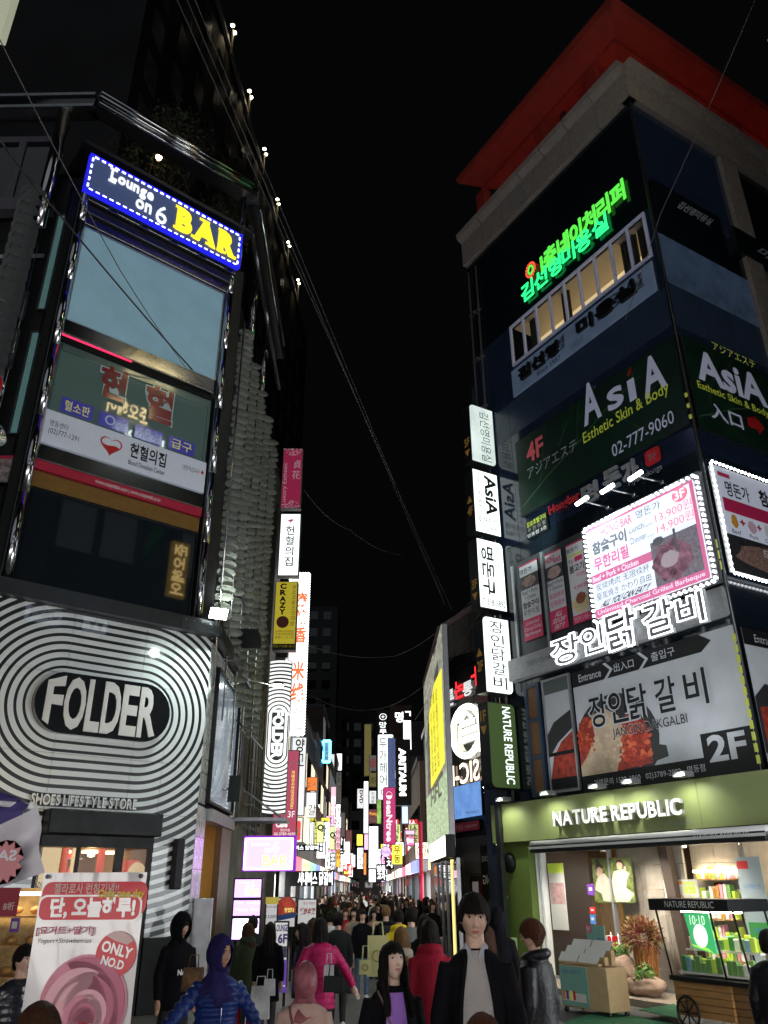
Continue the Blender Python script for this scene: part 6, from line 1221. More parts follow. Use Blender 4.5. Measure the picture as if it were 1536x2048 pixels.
camsign('blade_sign', 'silver white sign with one black Korean letter under the orange sign', 46, box4(608, 1584, 633, 1636), W2, [('갈', .35, .5, .95, .9, INK)], depth=.2)
# purple bar signs
PURG = glow('violet_face', (.72, .42, 1), 1.25); VIOL = tube_glow('violet_led', (.85, .4, 1), 5); YLE = glow('yellow_on_violet', (.95, .95, .25), 1.1); PLT = glow('pale_violet_letter', (.8, .75, .95), .9)
def vback(e, W, H, d): MB().box(-.08, -.05, -.1, W+.08, H+.08, .02, mat('violet_back', (.08, .02, .15), .5, emit=.4, ecol=(.35, .02, .9))).build('backlight', e)
camsign('bar_light_sign', 'glowing violet sign Lounge on 6 BAR with dashed light edge', 21, ((492, 1679), (586, 1676), (583, 1737), (488, 1739)), PURG, [('Lounge', .12, .10, .52, .28, PLT, dict(off=.02)), ('on', .40, .32, .55, .46, PLT, dict(off=.02)), ('6', .58, .08, .72, .46, PLT, dict(off=.01)), ('BAR', .38, .54, .92, .92, YLE, dict(off=.03))], bulbs=dict(m=VIOL, n=(9, 6), r=.022, dash=.07, name='led_dash'), extra=vback, depth=.2)
mb = MB(); mb.box(-3.5, 3.62, -.8, -2.1, 3.70, .3, ALU); mb.tube([(-3.4, 4.5, 0), (-2.2, 3.7, 0)], .03, ALU, 5); tag(mb.build('steel_canopy', None, Frame((0, 22), 90).mat()), 'thin grey canopy plate just above the violet bar sign', 'canopy')
e = camsign('menu_lightbox', 'standing violet light box listing Wine, Cocktail, Whiskey and Beer', 20.2, ((465, 1757), (524, 1755), (521, 1880), (463, 1884)), PURG, [('Lounge', .18, .05, .55, .10, PLT), ('on', .42, .12, .56, .16, PLT), ('6', .6, .04, .72, .16, PLT), ('BAR', .42, .17, .92, .28, YLE, dict(off=.03)), ('Wine  · Cocktail', .08, .36, .92, .42, PLT), ('Whiskey · Beer', .08, .48, .92, .55, PLT), ('안주류', .3, .75, .8, .82, RED)], BLACK, .3, cat='light box')
F = Frame((0, 20.2), 90); R = F.rect((465, 1757), (524, 1755), (521, 1880), (463, 1884)); W, H = R[2]-R[0], R[3]-R[1]
for y0 in (.33, .62): MB().box(0, (1-y0)*H-.04, .3, W, (1-y0)*H+.02, .32, BLACK).build('divider', e)
MB().box(.05, .05, .304, W-.05, .35*H, .31, W1).build('white_panel', e); MB().box(.05, -1.2, .02, .12, 0, .1, BLACK).box(W-.12, -1.2, .02, W-.05, 0, .1, BLACK).build('leg', e)
PCY = mat('yellow_poster_head', (.6, .5, .08), .5, emit=.3)
def stand(label, Y, qd, base, texts, prints=(), legs=True):
    e = camsign('standing_banner', label, Y, qd, base, texts, BLACK, .05, 'banner'); F = Frame((0, Y), 90); R = F.rect(*qd); W, H = R[2]-R[0], R[3]-R[1]
    for i, (m, pts) in enumerate(prints): MB().poly([(x*W, (1-y)*H) for x, y in pts], .055+.001*i, m, .001).build('print', e)
    if R[1] > gz(Y)+.1: MB().box(W*.2, gz(Y)-R[1], .0, W*.2+.05, 0, .04, BLACK).box(W*.75, gz(Y)-R[1], .0, W*.75+.05, 0, .04, BLACK).build('stand', e)
    return e
PWH = mat('poster_bright', (.7, .7, .68), .5, emit=.35); PRD = mat('poster_food_red', (.5, .06, .03), .5, var=.6, vscale=6, emit=.3)
stand('white menu banner with yellow head and 13,000 price', 22, box4(530, 1794, 556, 1852), PWH, [('파스타 음료', .1, .3, .9, .38, BLACKP), ('13,000', .1, .62, .9, .75, BLACKP)], [(PCY, rc(0, 0, 1, .25))])
stand('food banner with dome top in red and blue stripes', 22.5, box4(554, 1794, 592, 1856), PWH, [('맛있다', .4, .35, .9, .5, YLE)], [(PRD, [(0, .15), (.3, 0), (.7, 0), (1, .2), (1, .6), (0, .6)]), (BLU, [(0, .6), (1, .5), (1, .66), (0, .78)])])
stand('white banner with red Chinese writing left of the crowd', 24, box4(594, 1797, 634, 1850), PWH, [('辣炒年糕', .1, .35, .95, .62, RED, dict(off=.03, slant=.1)), ('즉석 떡볶이', .3, .12, .9, .26, RED)])
stand('white and violet rolling board LOUNGE beside the black coated woman', 18.0, ((545, 1843), (581, 1841), (571, 1985), (545, 1985)), PWH, [('LOUNGE', .08, .05, .92, .15, PURP, dict(off=.03)), ('6F', .3, .18, .9, .32, PURP, dict(off=.04)), ('LOUNGE 6F', .1, .93, .9, .98, PALE)], [(mat('violet_print', (.18, .08, .5), .5, emit=.2), rc(.05, .55, .95, .9)), (mat('photo_print', (.12, .1, .2), .5, var=.9, vscale=20), rc(.1, .36, .9, .52)), (mat('violet_print'), rc(0, .92, 1, 1))])
# mid and far signs on both sides
G1 = 'lit signs crowded down the narrow street'
ROSE = glow('rose_face', (.95, .50, .58), 1.0); LIMEF = glow('lime_face', (.75, .85, .35), .9); YF = glow('yellow_face', (1, .9, .1), 1.1); MAG = glow('crimson_face', (.45, .04, .16), .9); OLV = mat('olive_dark_face', (.10, .09, .03), .5, emit=.2, ecol=(.5, .45, .15)); GRF = mat('grey_dim_face', (.08, .075, .07), .5, emit=.2, ecol=(.4, .38, .35)); BRW = mat('brown_dim_face', (.10, .03, .03), .5, emit=.25, ecol=(.5, .15, .15)); NVF = mat('navy_face', (.03, .05, .14), .5, emit=.5, ecol=(.12, .17, .42)); GRL = glow('green_leaf_face', (.35, .6, .15), .7, var=.7, vscale=3); PKF = glow('pink_face', (1, .45, .75), 1.3); ORF = glow('amber_face', (1, .45, .05), 1.1)
far = [
 ('cyan edged small sign high above the street centre', 60, (646, 1482, 660, 1524), mat('blue_grey_face', (.2, .3, .4), .5, emit=.8), [('안경마을', .15, .08, .85, .92, INK, dict(stack=True))], dict(bulbs=dict(m=tube_glow('cyan_led', (.1, .6, 1), 6), n=(4, 10), r=.10))),
 ('dark sign KALFOOD left of the cyan edged sign', 58, (614, 1488, 645, 1518), mat('very_dark_face', (.03, .035, .05), .5, emit=.04), [('KALFOOD', .1, .1, .95, .6, mat('grey_print'))], {}),
 ('white sign with thin Korean letters, highest of the white signs in mid street', 95, (672, 1507, 684, 1541), W1, [('밀양식당', .25, .1, .8, .9, INK, dict(stack=True))], {}),
 ('narrow pale sign right behind the cyan edged sign', 80, (659, 1508, 669, 1541), W2, [('노래', .2, .4, .9, .95, INK, dict(stack=True))], {}),
 ('dark column sign KALFOOD under the highest white sign', 85, (672, 1544, 683, 1607), GRF, [('KAL FOOD', .25, .05, .8, .95, INK, dict(rot=90))], {}),
 ('pink and cream column sign with katakana', 62, (661, 1573, 672, 1648), ROSE, [('旅エステ', .15, .25, .9, .95, W1, dict(stack=True, off=.02))], {}),
 ('white sign with bold Korean letters right of the pink katakana sign', 70, (672, 1608, 681, 1652), W1, [('황진이', .2, .15, .9, .95, INK, dict(stack=True, off=.02))], {}),
 ('lime sign with black round logo, left one of a pair', 44, (633, 1642, 648, 1686), LIMEF, [('Q', .1, .15, .95, .5, BLACKP, dict(off=.05))], {}),
 ('lime sign with black round logo, right one of a pair', 52, (659, 1652, 670, 1700), LIMEF, [('Q', .1, .25, .95, .55, BLACKP, dict(off=.05))], {}),
 ('pink sign with white outline letters beside the right lime sign', 60, (671, 1655, 681, 1700), ROSE, [('마라향', .15, .1, .9, .95, PALE, dict(stack=True, off=.02))], {}),
 ('black sign with white Korean letters low on the left', 40, (660, 1705, 671, 1742), mat('black_face', (.01, .01, .01), .4), [('봉추찜닭', .1, .05, .9, .95, W1, dict(stack=True))], {}),
 ('amber and black sign low on the left', 46, (672, 1700, 681, 1735), ORF, [('부산', .1, .05, .9, .55, BLACKP, dict(stack=True, off=.03))], {}),
 ('dark grey column sign behind the white Korean letters', 90, (681, 1625, 690, 1680), GRF, [], {}),
 ('maroon column sign right of mid street', 100, (691, 1660, 704, 1700), BRW, [('OLYMPUS', .3, .1, .8, .8, PALE, dict(rot=90))], {}),
 ('narrow white sign with green writing in mid street', 70, (690, 1683, 700, 1728), W1, [('Nature', .3, .3, .75, .9, mat('leaf_green_print'), dict(rot=90))], {}),
 ('white sign with red and black letters DVD', 78, (714, 1577, 728, 1617), W2, [('DVD', .35, .08, .85, .75, RED, dict(rot=90, off=.04))], {}),
 ('tall white sign with dark red letters INNEXTER beside DVD sign', 56, (727, 1562, 737, 1667), W1, [('INNEXTER', .2, .05, .8, .75, DKR, dict(rot=90))], {}),
 ('yellow sign with orange top under the DVD sign', 66, (713, 1668, 726, 1692), YF, [('M', .3, .3, .7, .6, ORF)], {}),
 ('white sign with black stacked letters below the yellow sign', 60, (714, 1695, 727, 1738), W1, [('신의주찜', .1, .05, .9, .95, INK, dict(stack=True, off=.02))], {}),
 ('olive green dim column sign high on the right', 68, (728, 1448, 743, 1552), OLV, [], {}),
 ('dark sign with grey disc over olive box', 60, (738, 1510, 753, 1542), GRF, [('●', .1, .2, .9, .85, BRW)], {}),
 ('olive box sign under the grey disc', 60, (738, 1545, 753, 1574), OLV, [('오래해장국', .1, .3, .9, .8, INK, dict(off=.0))], {}),
 ('grey lit box with dark Korean letters beneath the olive box', 58, (738, 1581, 753, 1608), W2, [('희래등', .3, .1, .7, .95, INK, dict(stack=True))], {}),
 ('brown Waxing sign over a crimson strip', 56, (737, 1618, 754, 1647), BRW, [('Waxing', .08, .2, .95, .5, ORF), ('/////', .1, .6, .9, .85, PALE)], {}),
 ('green leafy sign strip beside the Waxing sign', 54, (753, 1597, 763, 1648), GRL, [], {}),
 ('white sign with grey vertical letters above the white shop front', 50, (737, 1652, 757, 1737), W1, [('TRAIN REPUBLIC', .35, .05, .7, .95, mat('grey_print'), dict(rot=90))], {}),
 ('violet disc sign Holika on the right side', 45, (762, 1692, 782, 1715), PURG, [('Holika', .1, .3, .9, .7, WHITEP, dict(off=.02))], dict(rnd=.25)),
 ('black sign with white letters of a noodle house', 44, (752, 1728, 773, 1762), mat('black_face'), [('명동', .1, .08, .9, .5, W1, dict(off=.02)), ('교자', .1, .52, .9, .93, W1, dict(off=.02))], {}),
 ('white bright box sign under the black noodle house sign', 47, (737, 1738, 752, 1765), W1, [], {}),
 ('black sign with white round mark and stacked letters high on the right', 60, (754, 1420, 778, 1468), mat('black_face'), [('⊕', .2, .15, .8, .42, W1), ('망', .2, .5, .8, .75, W1), ('루', .2, .8, .8, 1, W1)], {}),
 ('dark brown wall sign with white letters Myeong on the right', 52, (779, 1410, 824, 1480), mat('brown_wall_face', (.05, .025, .02), .6), [('명', .25, .2, .62, .5, W1, dict(off=.03)), ('ㄱ', .7, .18, .95, .32, W1, dict(off=.03))], {}),
 ('white lamp panel slanting above the ARITAUM sign', 47, (806, 1440, 823, 1500), glow('hot_panel', (1, 1, 1), 2.4), [], {}),
 ('tall white sign with four stacked Korean letters on the right', 50, (755, 1468, 788, 1600), BOXW, [('두가헤어', .12, .06, .55, .8, INK, dict(stack=True)), ('GLOBAL', .70, .03, .95, .3, mat('green_ink', (.1, .4, .25), .5), dict(rot=90)), ('D', .2, .85, .5, .92, mat('grey_print'))], dict(rnd=.12)),
 ('navy column sign PROFESSIONAL', 48, (776, 1476, 793, 1600), NVF, [('PROFESSIONAL', .4, .05, .68, .95, PALE, dict(rot=90)), ('e', .82, .5, 1.0, .7, WL)], {}),
 ('black sign with glowing rotated letters ARITAUM', 45, (791, 1478, 822, 1611), mat('black_face'), [('ARITAUM', .22, .14, .68, .86, glow('white_halo_letter', (1, 1, 1), 2.0), dict(rot=90, off=.05))], dict(depth=.35)),
 ('crimson rounded sign with rotated white letters seaNtree', 43, (766, 1574, 792, 1689), MAG, [('seaNtree', .25, .24, .72, .95, WL, dict(rot=90, off=.03)), ('◒', .25, .08, .72, .22, WL)], dict(rnd=.12)),
 ('pink and red shop sign on the right before the brown building', 40, (812, 1672, 829, 1692), glow('hot_pink_red', (1, .15, .35), 1.3), [('♥PINK', .1, .2, .9, .8, W1)], {}),
 ('magenta light sign with white letters under the pink red sign', 41, (810, 1660, 830, 1670), PKF, [], {}),
 ('pale blue lit poster below the ARITAUM sign', 46, (803, 1612, 817, 1648), glow('pale_blue_face', (.6, .75, 1), 1.1), [], {}),
 ('orange sign strip in the middle right distance', 62, (727, 1705, 733, 1750), glow('orange_strip', (1, .25, .05), 1.2), [], {}),
 ('pink column sign beside the tall white sign', 58, (728, 1668, 737, 1700), PKF, [], {}),
]
for lab, Y, (x0, y0, x1, y1), face, tx, kw in far:
    camsign('blade_sign', lab, Y, box4(x0, y0, x1, y1), face, tx, kw.pop('case', None), kw.pop('depth', .22), group=G1, **kw)
# buildings of the two rows, with shop fronts
SHOPC = [((1, .97, .9), 3.0), ((.95, 1, 1), 4.0), ((1, .85, .6), 2.5), ((1, .75, .8), 2.2), ((.9, .95, 1), 3.5)]
WALLS = [mat('row_wall_a', (.14, .13, .12), .7, var=.25), mat('row_wall_b', (.08, .08, .085), .6, var=.25), mat('row_wall_c', (.20, .17, .14), .7, var=.2), mat('row_wall_d', (.10, .06, .05), .7, var=.2)]
WG = ['pink', 'cream', 'white', 'grey', 'green', 'red', 'blue', 'black']
rnd = random.Random(11)
SYL = '명동한식당미래국수집커피왕갈비찜닭노래방치킨호프화장품신발옷가게안경약국은행분식김밥우동돈까스전주비빔'
def word(n): i = rnd.randrange(len(SYL)-n); return SYL[i:i+n]
k = 0
for side in (0, 1):
    y = 31.6 if side == 0 else 34.2
    n = 0
    while y < 150:
        D = rnd.uniform(6, 11)*(1+y/160); h_ = rnd.uniform(8.5, 12)+(y > 60)*rnd.uniform(0, 5)
        if side == 1 and y < 60: h_ = rnd.uniform(8, 9.3)
        F = Frame((-3.3+rnd.uniform(-.2, .1), y), 0) if side == 0 else Frame((2.7+rnd.uniform(-.1, .3), y+D), 180)
        wm = WALLS[(n+side) % 4]; rank = ('first', 'second', 'third', 'fourth', 'fifth', 'sixth', 'seventh', 'eighth', 'ninth', 'tenth', 'eleventh', 'twelfth', 'thirteenth', 'fourteenth')[min(n, 13)]
        e = empty('street_building', F.mat(), 'narrow shop building with lit ground floor, %s on the %s' % (rank, 'left' if side == 0 else 'right'), 'building', 'shop buildings lining both sides of the street')
        MB().box(0, 0, -9, D-.05, h_, 0, wm).build('wall', e); MB().box(-.02, h_, -9, D-.03, h_+.25, .12, DSTEEL).build('roof_edge', e)
        cl, st = SHOPC[k % 5]
        ns_ = 2
        for j in range(ns_):
            x0 = .2+j*D/ns_; w0 = D/ns_-.4
            MB().box(x0, .3, -.02, x0+w0, 2.5, .03, glow('shop_light_%d' % (k % 5), cl, st*1.5, var=.75, vscale=2.2)).build('shop_window', e)
            mb = MB(); [mb.box(x0+w0*q/4-.06, .1, .03, x0+w0*q/4+.06, 2.7, .16+.1*(q % 2), (BLACK, ALU, DSTEEL)[(k+q) % 3]) for q in range(5)]; [mb.box(x0+w0*rnd.random()*.9, .1, .1, x0+w0*rnd.random()*.5+.5*w0, rnd.uniform(.8, 1.5), .7, rnd.choice([WHITEP, GRF, BRW, DSTEEL])) for q in range(2)]; mb.build('shop_frame', e)
            MB().box(x0-.05, 2.75, .02, x0+w0+.05, 3.3, .25, glow('fascia_%d' % ((k*3+j) % 7), [(.9, .9, .9), (.8, .1, .15), (.1, .1, .12), (.95, .8, .3), (.2, .5, .3), (.9, .4, .6), (.15, .2, .5)][(k*3+j) % 7], 1.9)).build('fascia', e)
            mb = MB(); put_text(mb, word(4), x0+.4, 2.85, x0+w0-.4, 3.2, .255, WHITEP if (k*3+j) % 7 not in (0, 3) else INK, off=.01); mb.build('lettering', e)
            if (k+j) % 2: mb = MB(); mb.add([(x0, 2.7, .3), (x0+w0, 2.7, .3), (x0+w0, 2.35, 1.3), (x0, 2.35, 1.3), (x0+w0, 2.1, 1.32), (x0, 2.1, 1.32)], [(0, 1, 2, 3), (3, 2, 4, 5)], mat('awning_%d' % (k % 3), [(.10, .10, .12), (.3, .04, .04), (.35, .33, .3)][k % 3], .8)); mb.build('awning', e)
        for fl_ in range(int((h_-3.8)//2.7)):
            for j in range(3):
                x0 = .3+j*D/3; q_ = rnd.random()
                MB().box(x0, 4.2+fl_*2.7, .01, x0+D/3-.6, 5.9+fl_*2.7, .06, glow('lit_room_window', (1, .85, .6), .9) if q_ < .22 else glow('dim_room_window', (.5, .6, .65), .12) if q_ < .5 else DGLASS).build('window', e)
        # projecting signs
        for j in range(4 if y > 44 else 0):
            hb = 3.2+j*.6+rnd.uniform(0, .5); hh = rnd.uniform(.9, 2.1); ww = rnd.uniform(.5, .85); col = rnd.choice(['W', 'W', 'W', 'R', 'Y', 'P', 'G', 'K'])
            face = {'W': W1, 'R': glow('signal_red'), 'Y': YF, 'P': PKF, 'G': LIMEF, 'K': mat('black_face')}[col]; nm = {'W': 'white', 'R': 'red', 'Y': 'yellow', 'P': 'pink', 'G': 'lime green', 'K': 'black'}[col]
            n2 = max(2, int(hh/ww)); tx_ = word(n2); Fs = Frame((0, y+1+j*D/4.2), 90); xa = -3.2+rnd.uniform(0, .35) if side == 0 else 2.55-ww-rnd.uniform(0, .3)
            sign('blade_sign', 'small %s blade sign on the %s %s shop building, %s of four' % (nm, rank, 'left' if side == 0 else 'right', ('lowest', 'second lowest', 'second highest', 'highest')[j]), Fs, (xa, hb, xa+ww, hb+hh), -.15, .15, BLACK, face, [(tx_, .18, .05, .82, .95, W1 if col in 'RK' else INK, dict(stack=True, off=.015))], group=G1)
        y += D; n += 1; k += 1
# far end of the street: grey tower blocks closing the view
FARW = mat('far_grey_wall', (.16, .155, .15), .8, var=.15, vscale=.2)
for (x0, x1, Y, h_, lab) in ((-3.5, 2.8, 165, 17, 'pale grey block closing the far end of the street'), (-30, -6, 150, 52, 'large dark tower block rising behind the far left roofs'), (-6, 6, 175, 36, 'broad dark block far behind the end of the street')):
    e = empty('far_building', Frame((0, Y), 90).mat(x0, 0, 0), lab, 'building'); MB().box(0, 0, -12, x1-x0, h_, 0, FARW if Y == 165 else mat('far_dark_wall', (.07, .072, .075), .8, var=.2, vscale=.1)).build('wall', e)
    for j in range(int(h_/3.4)):
        for i in range(max(2, int((x1-x0)/2.6))): MB().box(.4+i*2.6, 1.8+j*3.4, .01, 1.9+i*2.6, 3.4+j*3.4, .08, DGLASS).build('window', e)
# dark hotel tower behind the left corner with lamps along its roof edge
H0 = 60
tp = [ground_pt(*q_, H0) for q_ in [(467, 60), (502, 190), (530, 305), (556, 405), (578, 490), (597, 565)]]
dv = (tp[-1]-tp[0]).normalized(); az_ = math.degrees(atan2(dv.x, dv.y)); TF = Frame((tp[0].x, tp[0].y), az_)
tw = empty('dark_tower', TF.mat(), 'tall unlit tower behind the striped corner building, lamps along its roof edge', 'tower')
L_ = (tp[-1]-tp[0]).length
TWM = mat('tower_dark', (.010, .010, .012), .6, var=.3, vscale=.2)
mb = MB(); mb.box(-12, 0, -16, L_+8, H0-1.5, -.4, TWM); mb.build('wall', tw); mb = MB(); mb.box(-12, H0-1.45, -1.2, L_+8, H0-1.0, -.2, mat('tower_edge', (.10, .10, .10), .7)); mb.build('parapet', tw)
for i in range(14):
    for j in range(13): MB().box(-11+i*3.2, 12+j*3.5, -.39, -9.6+i*3.2, 14+j*3.5, -.33, mat('tower_pane', (.05, .052, .055), .25)).build('window', tw)
for i, p in enumerate(tp):
    d_ = p-TF.o; a = d_.dot(TF.X)
    e = empty('roof_lamp', TF.mat(a, H0, 0), 'twin warm lamp on a post at the tower roof edge, %s from the top' % ('first', 'second', 'third', 'fourth', 'fifth', 'sixth')[i], 'lamp', 'lamps along the roof edge of the dark tower')
    mb = MB(); mb.box(-.05, -2.6, -.05, .05, 0, .05, mat('lamp_post_warm', (.35, .28, .15), .6)); mb.build('post', e)
    for s in (-1, 1): mb = MB(); mb.lathe([(0, -.12), (.16, 0), (0, .16)], glow('warm_bulb', (1, .88, .6), 14), 8, (s*.28, .1, 0), 'y'); mb.build('bulb', e)
    lamp('SPOT', TF.P(a, H0-.1, .3), Vector((0, 0, -1))-TF.N*.3, 120, (1, .8, .5), .1, 60, .9)
# cables across the sky
def cable(label, pts, r=.012, m=None, sag=0.):
    P_ = []
    for i in range(len(pts)-1):
        a, b = Vector(pts[i]), Vector(pts[i+1])
        for t in range(10): q_ = a.lerp(b, t/10); q_.z -= sag*4*(t/10)*(1-t/10); P_.append(q_)
    P_.append(Vector(pts[-1])); mb = MB(); mb.tube(P_, r, m or RUBBER, 5); return tag(mb.build('cable'), label, 'cable', 'cables strung over the street')
def at_Y(px, py, Y): d_ = ray(px, py); return CAM+d_*((Y-CAM.y)/d_.y)
CG = mat('grey_cable', (.13, .13, .13), .6)
for q_, lab in (((((352, -5), 11), ((905, 1222), 34)), 'long grey cable from the top left to the light boxes, leftmost of the bundle'), ((((372, -5), 11), ((890, 1210), 34)), 'long grey cable beside the leftmost of the bundle'), ((((388, -5), 11.5), ((885, 1195), 36)), 'long grey cable, rightmost of the bundle from the top left'),
        ((((1512, -5), 9), ((1320, 430), 13), ((1250, 640), 16)), 'pale cable crossing before the green letters'), ((((-5, 70), 7), ((240, 540), 10), ((372, 735), 16)), 'thin cable rising across the top left corner of the striped building'), ((((0, 280), 9), ((120, 430), 12), ((385, 740), 16.3)), 'thick black cable slanting across the blue screen'),
        ((((385, 740), 16.3), ((520, 900), 19), ((560, 940), 24)), 'thin cable running past the disc screen'), ((((608, 980), 25), ((700, 1060), 28), ((810, 1110), 31)), 'thin cable drooping right from the magenta blade sign'), ((((965, 1215), 22), ((888, 1340), 26), ((830, 1440), 30)), 'pale cable dropping from the third light box'),
        ((((615, 1290), 32), ((790, 1312), 33), ((945, 1200), 24)), 'faint cable sagging between the led sign and the light boxes'), ((((620, 1390), 40), ((740, 1420), 44), ((850, 1370), 34)), 'faint lower cable sagging across the street'), ((((660, 1480), 60), ((750, 1530), 62)), 'faint cable behind the cyan edged sign'), ((((430, 930), 17.2), ((540, 1300), 21)), 'thin cable slanting down across the discs')):
    cable(lab, [at_Y(*p, Y) for p, Y in q_], .009 if 'thick' not in lab else .020, RUBBER if 'thick' in lab else CG, .25 if 'sag' in lab or 'droop' in lab else .05)
# shop awnings low on the left
for (px0, px1, py0, py1, Y, m, lab) in ((622, 668, 1742, 1772, 34, 'awning_0', 'wide dark grey awning over the lit shops on the left'), (596, 640, 1690, 1702, 31, 'awning_0', 'black sign bar with white brush letters over the awning')):
    F = Frame((0, Y), 90); a, b = F.at(px0-40, py0); c_, d2 = F.at(px1, py1)
    mb = MB()
    if 'awning' in lab[:18]: mb.add([(a, b, -1.5), (c_-.5, b, -1.5), (c_, d2, .3), (a, d2, .3), (c_, d2-.12, .3), (a, d2-.12, .3)], [(0, 3, 2, 1), (3, 5, 4, 2)], mat('awning_0', (.10, .10, .12), .8))
    else: mb.box(a, d2, 0, c_, b, .2, BLACK); put_text(mb, '시내버스 닭갈비', a+.3, d2+.03, c_-.05, b-.03, .205, W1, off=.02)
    tag(mb.build('awning' if 'awning' in lab[:18] else 'sign_bar', None, F.mat()), lab, 'awning' if 'awning' in lab[:18] else 'sign')
# ================================================================== people
TMP = bpy.data.scenes.new('build_space')
def remesh(mb, vox, smooth=3):
    me = mb.mesh('garment'); o = bpy.data.objects.new('garment', me); TMP.collection.objects.link(o)
    r = o.modifiers.new('r', 'REMESH'); r.mode = 'VOXEL'; r.voxel_size = vox; r.use_smooth_shade = True
    if smooth: s_ = o.modifiers.new('s', 'SMOOTH'); s_.iterations = smooth; s_.factor = .5
    dg = TMP.view_layers[0].depsgraph; TMP.view_layers[0].update(); dg = TMP.view_layers[0].depsgraph
    out = bpy.data.meshes.new_from_object(o.evaluated_get(dg), depsgraph=dg)
    bpy.data.objects.remove(o); bpy.data.meshes.remove(me)
    if not out.materials:
        for m in mb.mats: out.materials.append(m)
    return out
def loft(mb, secs, m, n=18, cap=True):    # secs (z, rx, ry, x, y)
    V = [(x+rx*cos(2*pi*k/n), y+ry*sin(2*pi*k/n), z) for (z, rx, ry, x, y) in secs for k in range(n)]
    F = [(i*n+k, i*n+(k+1) % n, (i+1)*n+(k+1) % n, (i+1)*n+k) for i in range(len(secs)-1) for k in range(n)]
    if secs[0][0] > secs[-1][0]: F = [f[::-1] for f in F]
    if cap:
        a, b = tuple(range(n)), tuple(range((len(secs)-1)*n, len(secs)*n))
        F += [a, b[::-1]] if secs[0][0] > secs[-1][0] else [a[::-1], b]
    return mb.add(V, F, m, True)
def ball(mb, c, r, m, n=12):
    return loft(mb, [(c[2]+r[2]*sin(a), max(.002, r[0]*cos(a)), max(.002, r[1]*cos(a)), c[0], c[1]) for a in [-pi/2+pi*i/n for i in range(n+1)]], m, n)
def G(a, s): return math.exp(-(a/s)**2)
def head_pt(nx, ny, nz):
    x, y, z = nx*.075, ny*.095, nz*.118
    if nz < 0: t = -nz; x *= 1-.30*t**1.5; y *= (1-.45*t*t) if ny > 0 else (1-.06*t)
    if ny < 0:
        y *= .93; k = min(1, -ny*2.2); d = .020*G(x, .012)*G(z+.028, .013)+.010*G(x, .008)*G(z-.004, .024)+.005*G(abs(x)-.013, .006)*G(z+.034, .007)-.0095*G(abs(x)-.031, .015)*G(z-.008, .011)+.003*G(abs(x)-.03, .02)*G(z-.028, .008)
        d += .005*G(abs(x)-.040, .018)*G(z+.028, .018)+.0055*G(x, .021)*G(z+.062, .009)-.002*G(x, .018)*G(z+.062, .002)+.007*G(x, .02)*G(z+.098, .014)-.002*G(x, .02)*G(z+.078, .006)
        y -= d*k
    return (x, y, z)
def skin(col): return mat('skin_%d' % int(col[0]*1000), col, .5, spec=.35, var=.05, vscale=30)
SK1, SK2, SK3 = skin((.56, .36, .27)), skin((.66, .46, .37)), skin((.42, .24, .16))
LIP = mat('lip_rose', (.42, .12, .11), .4); EYW = mat('eye_white', (.55, .52, .5), .3); IRIS = mat('iris_dark', (.015, .008, .006), .15)
def hair_mat(name, col): return mat(name, col, .6, var=.6, vscale=25, stretch=(6, 6, .6), bump=.6, bscale=70, spec=.18)
HBK = hair_mat('black_hair', (.012, .009, .008)); HBR = hair_mat('brown_hair', (.06, .025, .012)); HLB = hair_mat('light_brown_hair', (.22, .12, .055)); HRD = hair_mat('reddish_hair', (.09, .03, .015))
def lerp(a, b, t): t = max(0, min(1, t)); t = t*t*(3-2*t); return a+(b-a)*t
